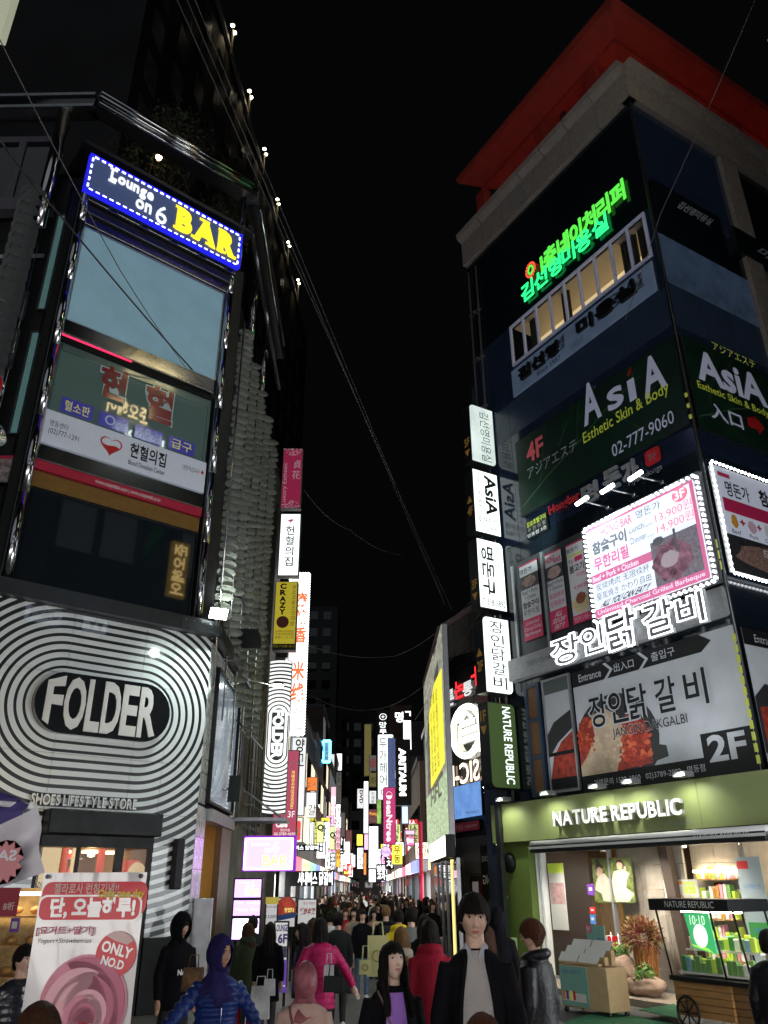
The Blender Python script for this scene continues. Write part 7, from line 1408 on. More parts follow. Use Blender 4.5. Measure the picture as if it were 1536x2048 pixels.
def hair_shell(mb, style, m, n=72, ns=16, seed=0):
    zt = .132; O = []; I = []
    long_ = {'short': -.085, 'crop': -.06, 'bob': -.15, 'long': -.36, 'mid': -.24}[style]
    for k in range(n):
        phi = 2*pi*k/n; a = abs(phi if phi < pi else phi-2*pi); deg = math.degrees(a); fx, fy = sin(phi), -cos(phi)
        side = {'short': -.018, 'crop': .0, 'bob': long_, 'long': long_*.92, 'mid': long_}[style]
        fr_ = .038+.004*sin(phi*13+seed)+(.012 if style == 'crop' else 0)-(.008 if style == 'short' else 0)
        ze = lerp(fr_, side, (deg-42)/22) if deg < 75 else lerp(side, long_, (deg-85)/45)
        ze += .010*noise.noise(Vector((k*.7, seed, 0)))*(1 if ze > -.1 else 3)
        for j in range(ns+1):
            s_ = j/ns; z = zt+(ze-zt)*s_**.85 if j else zt
            rr = sqrt(max(0, 1-(max(z, .0)/zt)**2)); wx, wy = .090, .112
            if z < 0: q_ = min(1, -z/.25); wx, wy = .090+.012*q_*(long_ < -.2)-.012*min(1, -z/.09)*(long_ > -.1), (.112+.03*q_) if long_ < -.2 else .112-.05*min(1, -z/.09)*(long_ > -.1)
            if z < -.03 and deg < 90 and long_ < -.1: wx *= 1.0; 
            st = .006*noise.noise(Vector((fx*9+z*2, fy*9, z*3+seed)))+.0035*noise.noise(Vector((fx*34, fy*34, z*6+seed)))+(.010*sin(z*22+phi*2)+.008*sin(phi*11+z*9)*min(1, -z*6) if z < -.04 else 0)
            o = Vector((fx*(wx*rr+st*rr), fy*(wy*rr+st*rr)+.006, z)); O.append(o); I.append(Vector((o.x*.9, o.y*.9, o.z-.004)))
    N = (ns+1); F = []
    for k in range(n):
        k2 = (k+1) % n
        for j in range(ns): F.append((k*N+j, k*N+j+1, k2*N+j+1, k2*N+j)); F.append(tuple(n*N+i for i in (k*N+j, k2*N+j, k2*N+j+1, k*N+j+1)))
        F.append((k*N+ns, n*N+k*N+ns, n*N+k2*N+ns, k2*N+ns))
    mb.add(O+I, F, m, True)
    rn = random.Random(int(seed*10)); V = []; F = []
    for q in range(0 if n < 60 else 260 if n > 100 else 90):       # loose strands lifting off the surface
        k = rn.randrange(n); j0 = rn.randrange(2, ns-3); lift = rn.uniform(.002, .009)*(1.6 if rn.random() < .15 else 1); dk = rn.uniform(-3, 3); b_ = len(V)
        for j in range(j0, ns+1):
            t = (j-j0)/(ns-j0); p = O[int(k+dk*t) % n*N+j]; d_ = Vector((p.x, p.y, 0)); d_ = d_.normalized() if d_.length > 1e-5 else Vector((0, 1, 0)); c_ = p+d_*lift*sin(pi*min(1, t*1.1+.1))-Vector((0, 0, .012*t)); w0 = Vector((-d_.y, d_.x, 0))*.0016*(1-.8*t)
            V += [c_-w0, c_+w0]
        F += [(b_+2*i, b_+2*i+1, b_+2*i+3, b_+2*i+2) for i in range(ns-j0)]
    mb.add(V, F, m, True)
def cloth_shell(mb, m, grow=1.16, ox=.058, oz=.088, drape=.30, dr=.17, seed=0, n=48):
    rows = 30; V = []; F = []
    for i in range(rows+1):
        th = pi*i/rows*.86
        for k in range(n):
            phi = 2*pi*k/n; nx, ny, nz = sin(th)*sin(phi), -sin(th)*cos(phi), cos(th); f_ = grow+(.07 if grow < 1.3 else .03)*abs(sin(phi*2.5+th*4+noise.noise(Vector((nx*2, ny*2, nz*2+seed)))*3))*sin(th)+.05*noise.noise(Vector((nx*2.5, ny*2.5, nz*2.5+seed)))+.018*sin(phi*7+th*5+seed)*min(1, th)+.012*noise.noise(Vector((nx*9, ny*9, nz*3)))
            V.append(Vector((nx*.078*f_, ny*.10*f_+.006, nz*.122*f_)))
    for i in range(rows):
        for k in range(n):
            q_ = [i*n+k, i*n+(k+1) % n, (i+1)*n+(k+1) % n, (i+1)*n+k]; c = sum((V[a] for a in q_), Vector())/4
            if c.y < 0 and (c.x/ox)**2+((c.z+.012)/oz)**2 < 1: continue
            F.append(q_[::-1])
    mb.add(V, F, m, True)
    fold = lambda p, z: 1+.05*sin(p*7+seed+z*20)
    if drape:
        zs = [-.085, -.115, -.15, -.19, -.24, -.085-drape]; rs = [.078, .072, .09, dr*.8, dr, dr*1.08]
        V = [(r_*1.05*fold(2*pi*k/n, z)*cos(2*pi*k/n), (r_*.8)*fold(2*pi*k/n, z)*sin(2*pi*k/n)+.01, z) for z, r_ in zip(zs, rs) for k in range(n)]
        V = [(x, y, z+(.035*sin(2*pi*(i % n)/n*3+seed)+.02*sin(2*pi*(i % n)/n*7)-.05*max(0, -y)/.15 if i >= n*5 else 0)) for i, (x, y, z) in enumerate(V)]
        mb.add(V, [(i*n+k, (i+1)*n+k, (i+1)*n+(k+1) % n, i*n+(k+1) % n) for i in range(len(zs)-1) for k in range(n)], m, True)
def strip(mb, bvh, m, x0, x1, lo, hi, n=10, rows=3, off=.0012, mir=1):
    V = []
    for i in range(n+1):
        t = i/n; x = x0+(x1-x0)*t; a, b = lo(t), hi(t)
        for j in range(rows+1):
            z = a+(b-a)*j/rows; h_ = bvh.ray_cast(Vector((x*mir, -.5, z)), Vector((0, 1, 0)))[0]
            y = (h_.y if h_ else -.08)-off; V.append((x*mir, y, z))
    N = rows+1; F = [(i*N+j, (i+1)*N+j, (i+1)*N+j+1, i*N+j+1) for i in range(n) for j in range(rows)]
    if mir < 0: F = [f[::-1] for f in F]
    mb.add(V, F, m, True)
def add_hand(mb, wr, d, m, s=1., side=1):
    d = Vector(d).normalized(); side_v = d.cross(Vector((0, 1, 0))); side_v = side_v.normalized() if side_v.length > .1 else Vector((1, 0, 0)); nrm = side_v.cross(d)
    w = Vector(wr); palm = w+d*.05*s
    mb.tube([w, w+d*.02*s, palm, w+d*.085*s], [.024*s, .03*s, .036*s, .030*s], m, 8)
    for i, L in enumerate((.065, .075, .070, .055)):
        b = w+d*.08*s+side_v*(i-1.5)*.017*s
        mb.tube([b, b+d*L*.45*s+nrm*.004*s, b+d*L*.8*s+nrm*.016*s, b+d*L*s*.95+nrm*.03*s], [.010*s, .0095*s, .008*s, .006*s], m, 6)
    b = w+d*.03*s+side_v*-.03*side*s; mb.tube([b, b+d*.025*s-side_v*side*.018*s, b+d*.05*s-side_v*side*.02*s+nrm*.015*s], [.012*s, .010*s, .008*s], m, 6)
def person(label, px, ptop, Y, face, hair, coat, legs=None, skinm=None, tilt=(0, 0), arms=None, detail=1, group=None, shoes=None, stride=.12, build=1., extra=None, cat='person', coat_len=.78, puff=0, collar=None, ztop=None, X=None):
    """face: heading in degrees, 0 = towards the camera, 90 = towards the viewer's right, 180 = away"""
    g0 = gz(Y)
    if X is None: p = at_Y(px, ptop, Y); X, zt = p.x, p.z
    else: zt = ztop+g0
    S = (zt-g0)/1.74
    legs = legs or mat('black_trousers', (.012, .012, .015), .8, bump=.2); skinm = skinm or SK1; shoes = shoes or mat('dark_shoes', (.015, .014, .014), .4)
    vox = (.022, .017, .0115)[detail]
    if arms is None: arms = [((.215, .03, 1.12), (.215, -.05, .88)), ((-.215, .03, 1.12), (-.215, -.02, .88))]
    # body: one continuous skin surface, head on top
    b = MB(); st = stride
    loft(b, [(.86, .13, .09, 0, 0), (1.0, .12, .085, 0, 0), (1.2, .14, .095, 0, 0), (1.36, .15, .085, 0, 0), (1.43, .07, .06, 0, 0)], skinm)
    b.tube([(0, .01, 1.38), (0, .0, 1.47), (0, -.005, 1.56)], [.062, .054, .05], skinm, 12)
    for s_, (el, wr) in zip((1, -1), arms): b.tube([(.15*s_, 0, 1.37), el, wr], [.045, .036, .026], skinm, 8); add_hand(b, wr, Vector(wr)-Vector(el), skinm, 1, s_)
    for s_, f_ in ((1, st), (-1, -st)): b.tube([(.085*s_, 0, .9), (.09*s_, -f_*.6, .48), (.09*s_, -f_*.4 if f_ > 0 else -f_*1.1, .06)], [.07, .05, .035], skinm, 8)
    bm_ = remesh(b, .012 if detail == 2 else .016 if detail == 1 else .024, 2)
    hd = MB(); nu, nv = ((28, 20), (48, 36), (96, 80))[detail]
    V = [head_pt(sin(pi*i/nv)*sin(2*pi*k/nu), -sin(pi*i/nv)*cos(2*pi*k/nu), cos(pi*i/nv)) for i in range(nv+1) for k in range(nu)]
    F = [(i*nu+k, (i+1)*nu+k, (i+1)*nu+(k+1) % nu, i*nu+(k+1) % nu) for i in range(nv) for k in range(nu)]; hd.add(V, F, skinm, True)
    for s_ in (1, -1): ball(hd, (.076*s_, .008, -.004), (.010, .018, .030), skinm, 8)
    bvh = BVHTree.FromPolygons([Vector(v) for v in V], F)
    HM = Matrix.Translation((0, -.014, 1.606))@Matrix.Rotation(radians(tilt[1]), 4, 'Z')@Matrix.Rotation(radians(-tilt[0]), 4, 'X')
    def hx(mb): mb.v = [tuple(HM@Vector(v)) for v in mb.v]; return mb
    hx(hd)
    o0 = len(bm_.vertices); bb_ = MB(); bb_.v = [tuple(v.co) for v in bm_.vertices]; bb_.f = [list(p.vertices) for p in bm_.polygons]; bb_.m = [0]*len(bb_.f); bb_.sm = [True]*len(bb_.f); bb_.mats = [skinm]; bpy.data.meshes.remove(bm_)
    bb_.add(hd.v, hd.f, skinm, True)
    body = bb_.build('person'); tag(body, label, cat, group)
    body.matrix_world = Matrix.Translation((X, Y, g0))@Matrix.Rotation(radians(face), 4, 'Z')@Matrix.Scale(S, 4)
    # face
    if detail >= 1 and abs(((face+180) % 360)-180) < 120:
        for s_ in (1, -1):
            e = MB(); strip(e, bvh, EYW, .016, .046, lambda t: .0055-.0042*sin(pi*t)+.002*t, lambda t: .006+.0055*sin(pi*t)**.8+.002*t, 10, 3, .0010, s_)
            strip(e, bvh, IRIS, .0255, .0370, lambda t: .0065-.0046*sqrt(max(0, 1-(2*t-1)**2)), lambda t: .0075+.0045*sqrt(max(0, 1-(2*t-1)**2)), 8, 3, .0018, s_)
            strip(e, bvh, IRIS, .015, .048, lambda t: .006+.0050*sin(pi*t)**.8+.002*t, lambda t: .0075+.0070*sin(pi*t)**.8+.0026*t, 10, 1, .0022, s_); hx(e).build('eye', body)
            e = MB(); strip(e, bvh, HBK, .013, .051, lambda t: .0235+.005*sin(pi*t*.8), lambda t: .0295+.006*sin(pi*t*.8)-.002*t, 8, 1, .0015, s_); hx(e).build('eyebrow', body)
        e = MB(); strip(e, bvh, LIP, -.021, .021, lambda t: -.0625-.0075*sin(pi*t)**.8, lambda t: -.0615-.0005*sin(pi*t), 12, 2, .0012); strip(e, bvh, LIP, -.021, .021, lambda t: -.0612, lambda t: -.0612+.0055*sin(pi*t)**.7-.0015*G(t-.5, .08), 12, 2, .0012)
        hx(e).build('lips', body)
        e = MB(); [strip(e, bvh, mat('nostril', (.10, .04, .03), .7), .004, .009, lambda t: -.0405, lambda t: -.0385+.001*sin(pi*t), 3, 1, .0006, s_) for s_ in (1, -1)]; hx(e).build('nostrils', body)
    # hair or head covering
    kind, hm = hair[0], hair[1]; e = MB()
    if kind in ('hijab', 'hood'):
        cloth_shell(e, hm, 1.17 if kind == 'hijab' else 1.38, .058 if kind == 'hijab' else .066, .085 if kind == 'hijab' else .10, (.20 if kind == 'hijab' else .16), .165 if kind == 'hijab' else .15, px)
        if kind == 'hood': h2 = MB(); hair_shell(h2, 'short', HBK, 36, 8); hx(h2).build('hair', body)
        hx(e); o = e.build('headscarf' if kind == 'hijab' else 'hood', body); s_ = o.modifiers.new('t', 'SOLIDIFY'); s_.thickness = .006
    else: hair_shell(e, kind, hm, *((40, 9) if detail == 0 else (72, 14) if detail == 1 else (140, 26)), seed=px*.37); hx(e).build('hair', body)
    # coat
    cm = coat; c = MB(); L = coat_len; w_ = build
    secs = []; z = 1.43; prof = [(1.455, .07, .065), (1.425, .13, .085), (1.38, .168, .10), (1.25, .172, .12), (1.05, .16, .12), (.9, .172, .13), (.6, .20, .15), (.3, .21, .16)]
    def at(z):
        for (z1, a1, b1), (z0, a0, b0) in zip(prof, prof[1:]):
            if z0 <= z <= z1: t = (z1-z)/(z1-z0); return a1+(a0-a1)*t, b1+(b0-b1)*t
        return prof[-1][1:]
    z = 1.455; k = 0
    while z > L:
        a, q_ = at(z); pz = puff*(1-2*(k % 2))*(z < 1.40); secs.append((z, a*w_+pz, q_*w_+pz, 0, 0)); z -= .032 if puff else .045; k += 1
    secs.append((L, at(L)[0]*w_, at(L)[1]*w_, 0, 0)); loft(c, secs, cm, 24)
    for s_, (el, wr) in zip((1, -1), arms):
        A, B, C_ = Vector((.145*s_, 0, 1.375)), Vector(el), Vector(wr); B.x += .0; n_ = 9; pts = []; rs = []
        for i in range(n_): t = i/(n_-1); pts.append(A.lerp(B, t)); rs.append((.064-.012*t)*w_+puff*(1-2*(i % 2))*.8)
        for i in range(1, n_): t = i/(n_-1); pts.append(B.lerp(C_, t)); rs.append((.052-.008*t)*w_+puff*(1-2*(i % 2))*.8)
        c.tube(pts, rs, cm, 12)
    if collar: c.tube([(.075*w_*sin(t*2*pi/16)*1.15, -.085*cos(t*2*pi/16)*1.05+.01, 1.455+.02*cos(t*2*pi/16+pi)) for t in range(17)], collar, cm, 8)
    cme = remesh(c, vox, 1 if puff else 2); o = bpy.data.objects.new('coat', cme); COL.objects.link(o); o.parent = body
    cb = BVHTree.FromPolygons([v.co for v in cme.vertices], [tuple(p.vertices) for p in cme.polygons]) if extra else None
    t_ = MB()
    if L > .5 or True:
        loft(t_, [(max(.93, L+.03), .14, .10, 0, 0), (.85, .155, .11, 0, 0), (.78, .15, .1, 0, 0)], legs)
        for s_, f_ in ((1, st), (-1, -st)): t_.tube([(.085*s_, 0, .86), (.09*s_, -f_*.6, .48), (.09*s_, -f_*.4 if f_ > 0 else -f_*1.1, .07)], [.09, .068, .052], legs, 10)
    o = bpy.data.objects.new('trousers', remesh(t_, max(vox, .016), 2)); COL.objects.link(o); o.parent = body
    for s_, f_ in ((1, st), (-1, -st)):
        yy = -f_*.4 if f_ > 0 else -f_*1.1; q_ = MB(); loft(q_, [(.0, .045, .12, .09*s_, yy-.05), (.025, .05, .13, .09*s_, yy-.05), (.06, .045, .10, .09*s_, yy-.03), (.10, .04, .05, .09*s_, yy)], shoes, 12); q_.build('shoe', body)
    if extra: extra(body, cb)
    return body
def cm(name, col=(.1, .1, .1), rough=.85, **k): k.setdefault('spec', .2); k.setdefault('bump', .35); k.setdefault('bscale', 30); k.setdefault('var', .12); return mat(name, col, rough, **k)
KB = cm('black_wool', (.006, .006, .008), .9, spec=.1); KB2 = cm('black_nylon', (.006, .006, .009), .5, spec=.3); NAV = cm('royal_blue_nylon', (.008, .028, .16), .45, spec=.4); NAVH = cm('indigo_scarf', (.018, .014, .085), .8)
PKS = cm('dusty_pink_satin', (.26, .085, .105), .42, var=.45, vscale=7, bump=.6, bscale=9); BEG = cm('blush_wool', (.50, .34, .29), .9); GRNP = cm('olive_parka', (.035, .05, .022), .8); MGT = cm('magenta_nylon', (.40, .015, .10), .5); YLC = cm('yellow_cotton', (.75, .55, .02), .85)
GRC = cm('grey_wool', (.16, .17, .16), .9); RDC = cm('dark_red_fleece', (.28, .012, .03), .9); CRC = cm('cream_wool', (.48, .42, .33), .9); GRD = cm('charcoal_wool', (.022, .024, .025), .9); TAN = cm('tan_wool', (.34, .22, .15), .9); WHC = cm('off_white_cotton', (.55, .55, .53), .9)
SWT = cm('grey_white_knit', (.42, .40, .39), .95, bscale=160, bump=.7); LILAC = cm('lilac_jersey', (.36, .17, .62), .85, bump=.15); SHIRT = cm('striped_shirt_cotton', (.35, .36, .42), .8, bump=.1); JNS = cm('blue_denim', (.09, .13, .2), .8); WHS = mat('white_shoes', (.6, .6, .6), .5)
def front_patch(m, w, z0, z1, name, off=.006, edge=None, cx=0):
    def f(body, bvh):
        mb = MB(); zs = 14; V = []; nx = 10
        for j in range(zs+1):
            z = z0+(z1-z0)*j/zs; ww = w(j/zs)
            for i in range(nx+1):
                x = cx+ww*(2*i/nx-1); h_ = bvh.ray_cast(Vector((x, -.6, z)), Vector((0, 1, 0)))[0]; V.append((x, (h_.y if h_ else -.1)-off, z))
        N = nx+1; mb.add(V, [(j*N+i, j*N+i+1, (j+1)*N+i+1, (j+1)*N+i) for j in range(zs) for i in range(nx)], m, True); mb.build(name, body)
        if edge:
            for s_ in (0, nx): e = MB(); e.tube([(V[j*N+s_][0]*1.06, V[j*N+s_][1]-.006, V[j*N+s_][2]) for j in range(zs+1)], .014, edge, 6); e.build('coat_edge', body)
    return f
def multi(*fs): return lambda b, v: [f(b, v) for f in fs]
def shirt_collar(body, bvh):
    for s_ in (1, -1): mb = MB(); mb.add([(.012*s_, -.088, 1.40), (.062*s_, -.07, 1.40), (.070*s_, -.035, 1.465), (.052*s_, -.052, 1.485), (.020*s_, -.080, 1.44)], [(0, 1, 2, 3, 4) if s_ > 0 else (4, 3, 2, 1, 0)], SHIRT); o = mb.build('shirt_collar', body); o.modifiers.new('t', 'SOLIDIFY').thickness = .006
def zipper(body, bvh):
    mb = MB(); pts = []
    for k in range(12): z = .8+.05*k; h_ = bvh.ray_cast(Vector((0, -.6, z)), Vector((0, 1, 0)))[0]; pts.append((0, (h_.y if h_ else -.13)-.002, z))
    mb.tube(pts, .004, STEEL, 5); mb.build('zip', body)
def strap(side, m, w=.012, back=1):
    def f(body, bvh):
        pts = []
        for k in range(12):
            t = k/11; x = side*(.11-.20*t); z = 1.43-.55*t; h_ = bvh.ray_cast(Vector((x, .6*back, z)), Vector((0, -back, 0)))[0]; pts.append((x, (h_.y if h_ else .12*back)+.006*back, z))
        mb = MB(); mb.tube(pts, w, m, 6); mb.build('bag_strap', body)
    return f
# --- nearest people
person('tall man in black coat, grey knit sweater and striped shirt collar, looking to his side', 945, 1781, 5.4, -6, ('short', HBK), KB, skinm=SK1, tilt=(-6, 4), detail=2, build=.93, coat_len=.72,
    extra=multi(front_patch(SWT, lambda t: .055+.035*sin(pi*min(1, t*1.1)), .80, 1.445, 'sweater', .004, KB), shirt_collar))
person('young woman with long dark hair, black coat and lilac top, looking up', 784, 1879, 5.9, 12, ('long', HBK), KB, skinm=SK2, tilt=(14, 10), detail=2, build=.98, collar=.03, coat_len=.75,
    extra=multi(front_patch(LILAC, lambda t: .06+.03*sin(pi*t), .80, 1.425, 'lilac_top', .005, KB), strap(-1, mat('tan_strap', (.25, .15, .12), .6), .008, -1)))
person('woman in indigo headscarf and quilted royal blue jacket looking aside', 443, 1869, 6.8, 28, ('hijab', NAVH), NAV, skinm=SK3, tilt=(-3, 22), detail=2, puff=.012, build=1.0, arms=[((.30, -.02, 1.16), (.36, -.12, .95)), ((-.36, -.10, 1.20), (-.56, -.28, 1.02))], extra=zipper)
person('person seen from behind in dusty pink satin headscarf and blush coat', 612, 1924, 6.3, 175, ('hijab', PKS), BEG, skinm=SK1, detail=2, build=1.22, extra=strap(1, mat('mauve_strap', (.2, .08, .09), .6), .012, 1))
person('man in black hooded coat with his back turned, short brown black hair', 1064, 1834, 7.4, 232, ('short', HRD), KB2, skinm=SK1, detail=2, build=1.12, collar=.04, tilt=(-6, 10))
person('man in black hooded top with white chest letters beside the striped wall', 364, 1828, 10.5, 40, ('hood', KB), KB, skinm=SK3, detail=1, build=1.1, tilt=(-8, 15), extra=lambda b, v: (lambda mb: (put_text(mb, 'Ne', -.09, 1.12, -.0, 1.18, .0, WHITEP, off=.03), mb.build('lettering', b)))(MB())[1].__setattr__('matrix_local', Matrix(((1, 0, 0, .02), (0, 0, -1, -.155), (0, 1, 0, .0), (0, 0, 0, 1)))))
person('person in shiny black quilted jacket half hidden behind the dessert banner', 52, 1885, 7.5, 60, ('short', HBK), cm('shiny_black_vinyl', (.02, .022, .03), .14, coat=.6), puff=.006, detail=1, build=1.15)
person('person in black padded coat cut by the right edge of the picture', 1532, 1856, 8.2, 150, ('short', HBK), KB2, puff=.005, detail=1, build=1.2)
person('brown haired head low at the left edge before the dessert banner', 84, 1999, 3.2, 200, ('bob', HBR), KB, detail=2)
person('reddish brown hair top in front of the tall man in black coat', 965, 2022, 3.6, 185, ('bob', HRD), GRD, detail=2)
# --- middle distance
person('woman in olive parka with black fur collar and dark red trousers', 497, 1844, 14.0, 200, ('mid', HBR), GRNP, RDC, detail=1, collar=.055, build=1.05, coat_len=.62, tilt=(0, 40))
person('person in dark cap behind the woman in the olive parka', 507, 1829, 15.2, 190, ('short', HBK), GRD, detail=0)
person('woman with very long black hair in a black coat seen from behind', 541, 1842, 13.6, 180, ('long', HBK), KB, mat('dark_tights', (.02, .018, .02), .6), detail=1, coat_len=.6, shoes=WHS)
person('woman in dark jacket over bright blue vest, in profile facing left', 607, 1844, 12.2, -70, ('mid', HBK), cm('dark_navy', (.02, .025, .035)), detail=1, extra=front_patch(NAV, lambda t: .07, .85, 1.35, 'blue_vest'))
person('woman with long brown hair beside the magenta jacket woman', 626, 1834, 13.2, 170, ('long', HBR), KB, detail=1)
person('woman in magenta quilted jacket with black hair, walking away', 642, 1833, 11.0, 190, ('bob', HBK), MGT, GRD, detail=1, puff=.010, build=1.08, coat_len=.74, arms=[((.27, .03, 1.14), (.25, .0, .92)), ((-.32, -.06, 1.16), (-.44, -.14, .96))])
person('man in long charcoal coat walking away beside the magenta jacket', 677, 1823, 15.5, 185, ('short', HBK), GRD, detail=1, coat_len=.5, build=1.1, shoes=WHS)
person('red haired woman in dark red top facing the camera in the lane', 691, 1815, 22, 5, ('mid', HRD), RDC, detail=1)
person('woman in pink and grey long coat walking towards the camera', 708, 1813, 20, -5, ('mid', HBK), TAN, JNS, detail=1, coat_len=.5, extra=front_patch(GRC, lambda t: .06, .6, 1.4, 'grey_dress'))
person('man in black jacket and pale jeans walking towards the camera', 725, 1817, 19, 5, ('short', HBK), KB, JNS, detail=1, shoes=WHS)
person('woman in light brown coat among the walkers facing the camera', 748, 1818, 23, 0, ('mid', HBK), TAN, detail=1)
person('fair haired man in black with a grey backpack seen from behind', 772, 1809, 17.5, 180, ('crop', HLB), KB, detail=1, extra=lambda b, v: MB().box(-.13, .12, 1.0, .13, .26, 1.38, GRD, .03).build('backpack', b))
person('man in yellow hooded sweatshirt seen from behind', 797, 1817, 14.5, 182, ('crop', HBK), YLC, detail=1, collar=.05, build=1.05)
person('man in long grey coat with black hair seen from behind', 822, 1810, 13.5, 178, ('short', HBK), GRC, detail=1, coat_len=.45, build=1.1)
person('fair haired woman in cream hooded coat seen from behind', 803, 1851, 9.6, 185, ('mid', HLB), CRC, detail=1, collar=.05, coat_len=.6)
person('person in dark red fleece jacket with black hair seen from behind', 858, 1835, 8.8, 185, ('bob', HBK), RDC, detail=1, collar=.045, build=1.08)
person('woman with black hair right of the grey coat man', 848, 1826, 12.0, 180, ('long', HBK), KB, detail=1)
person('dark haired woman half hidden behind the tall man', 969, 1848, 9.4, 120, ('long', HBR), KB, detail=1)
person('figure in a black hooded coat beside the navy pillar', 992, 1818, 11.5, 170, ('hood', KB), KB, detail=1, build=1.15)
person('person in white hooded top standing amid the walkers', 661, 1822, 18.5, 170, ('short', HBK), WHC, detail=0)
# --- carried things
def bag(name, label, px, py, Y, w, h, d, m, strap_h=.12, print_=None):
    p = at_Y(px, py, Y); e = empty(name, Frame((p.x, p.y), 92).mat(0, p.z-h, 0), label, 'bag')
    mb = MB(); mb.add([(-w/2, 0, -d/2), (w/2, 0, -d/2), (w/2, 0, d/2), (-w/2, 0, d/2), (-w*.47, h, -d*.3), (w*.47, h, -d*.3), (w*.47, h, d*.3), (-w*.47, h, d*.3)], [(0, 1, 2, 3), (4, 5, 1, 0), (5, 6, 2, 1), (6, 7, 3, 2), (7, 4, 0, 3)], m); mb.build('bag_body', e)
    mb = MB(); mb.tube([(-w*.25, h, d*.3), (-w*.2, h+strap_h, 0), (w*.2, h+strap_h, 0), (w*.25, h, d*.3)], .008, m, 5); mb.build('handle', e)
    if print_: mb = MB(); mb.tube([(w*.22*cos(t*pi/8), h*.5+w*.22*sin(t*pi/8), d*.45) for t in range(17)], .006, print_, 4); mb.build('print', e)
PYB = mat('pale_yellow_paper', (.55, .55, .25), .7, var=.05); PLB = mat('plastic_bag_white', (.5, .5, .5), .45, var=.2, bump=.6, bscale=12)
bag('paper_bag', 'large pale yellow paper bag left of the cream coat woman', 756, 1871, 9.2, .22, .36, .1, PYB, print_=mat('gold_ink', (.35, .3, .08), .5))
bag('paper_bag', 'small pale yellow paper bag low beside the larger one', 731, 1920, 8.8, .12, .12, .08, PYB, print_=mat('gold_ink'))
bag('shopping_bag', 'white plastic shopping bag carried low by the black coated woman', 522, 1972, 13.2, .27, .40, .12, PLB)
bag('shopping_bag', 'small white bag hanging beside the black coat', 540, 1958, 13.0, .16, .2, .08, PLB)
bag('handbag', 'dark handbag at the hip of the magenta jacket woman', 668, 1952, 10.7, .24, .16, .1, GRD)
bag('tote_bag', 'brown and black patterned bag held by the black hooded man', 388, 1935, 10.0, .22, .22, .12, mat('camo_print', (.16, .08, .03), .7, var=1.0, vscale=9))
bag('tote_bag', 'small pale grey tote between the magenta jacket and the pink headscarf', 658, 1930, 10.8, .12, .25, .06, PLB)
# --- crowd further down: simple figures, one object each with parts
CC = [('black', KB), ('charcoal', GRD), ('black', KB), ('navy', cm('dark_navy')), ('black', KB), ('grey', GRC), ('tan', TAN), ('cream', CRC), ('dark red', RDC), ('black', KB), ('white', WHC), ('olive', GRNP)]
tmpl = []
for i, (cn, m) in enumerate(CC):
    far_ = i % 2; hs = ('short', 'mid', 'bob', 'long', 'crop')[i % 5]
    b = person('x', 0, 0, 40, 180 if i % 3 else 0, (hs, (HBK, HBK, HBR)[i % 3]), m, detail=0, X=0, ztop=1.7, coat_len=(.75, .5, .62)[i % 3])
    tmpl.append((b, cn, hs))
rnd = random.Random(5); n = 0; HD = {'short': 'short black hair', 'mid': 'shoulder length hair', 'bob': 'bobbed hair', 'long': 'long hair', 'crop': 'cropped hair'}
rows = [(Y, None) for Y in (24, 25.5, 27, 28.5, 30, 31.5, 33, 35, 36.5, 38, 40, 42, 44, 46.5, 49, 52, 55, 58, 62, 66, 71, 76, 82)]
for Y, _ in rows:
    k = 4 if Y < 30 else 6
    for j in range(k):
        x = -2.5+4.9*(j+.5)/k+rnd.uniform(-.28, .28)
        if Y < 34 and (-.6 < x < .15) and rnd.random() < .5: continue
        b, cn, hs = tmpl[rnd.randrange(len(tmpl))]; away = rnd.random() < .6
        c_ = copy_tree(b); s_ = rnd.uniform(.90, 1.03)
        lb = '%s coated walker with %s, facing %s, %s' % (cn, HD[hs], 'away' if away else 'the camera', 'near front of the distant crowd' if Y < 34 else 'in the thick of the crowd' if Y < 55 else 'far back in the crowd')
        c_['label'] = lb; c_['group'] = 'walkers crowding the narrow street'
        c_.matrix_world = Matrix.Translation((x, Y+rnd.uniform(-.4, .4), 0))@Matrix.Rotation(radians((180 if away else 0)+rnd.uniform(-30, 30)), 4, 'Z')@Matrix.Scale(s_, 4); n += 1
for b, cn, hs in tmpl:
    for ch in list(b.children): bpy.data.objects.remove(ch)
    bpy.data.objects.remove(b)
bpy.data.scenes.remove(TMP)
# ================================================================== foreground things at the left edge
BF = Frame((0, 5.0), 92); R = BF.rect((92, 1742), (301, 1748), (253, 2048), (36, 2048)); R = (R[0], gz(5)+.02, R[2], R[3]); W, H = R[2]-R[0], R[3]-R[1]
BNW = mat('glossy_banner_white', (.60, .58, .60), .16, coat=.8, var=.04); BRD = mat('banner_red', (.62, .012, .03), .4, coat=.1); ICE = mat('ice_cream_pink', (.60, .20, .28), .35, var=.12, vscale=9); ICD = mat('ice_cream_shade', (.48, .12, .20), .4); ICL = mat('ice_cream_light', (.72, .36, .42), .35)
bn = empty('dessert_banner', BF.mat(R[0], R[1], 0), 'glossy white stand-up banner with a pink rose ice cream and red Korean headline', 'banner')
mb = MB(); nx, ny = 10, 24
V = [(W*i/nx, H*j/ny, .006*sin(i*1.3+j*.4)*(j/ny)) for j in range(ny+1) for i in range(nx+1)]; mb.add(V, [(j*(nx+1)+i, j*(nx+1)+i+1, (j+1)*(nx+1)+i+1, (j+1)*(nx+1)+i) for j in range(ny) for i in range(nx)], BNW, True); mb.build('banner_sheet', bn)
px_m = H*0+ (W/209.)    # metres per photo pixel on this banner
def bq_(x, y): a, b = BF.at(x, y, .012); return a-R[0], b-R[1]
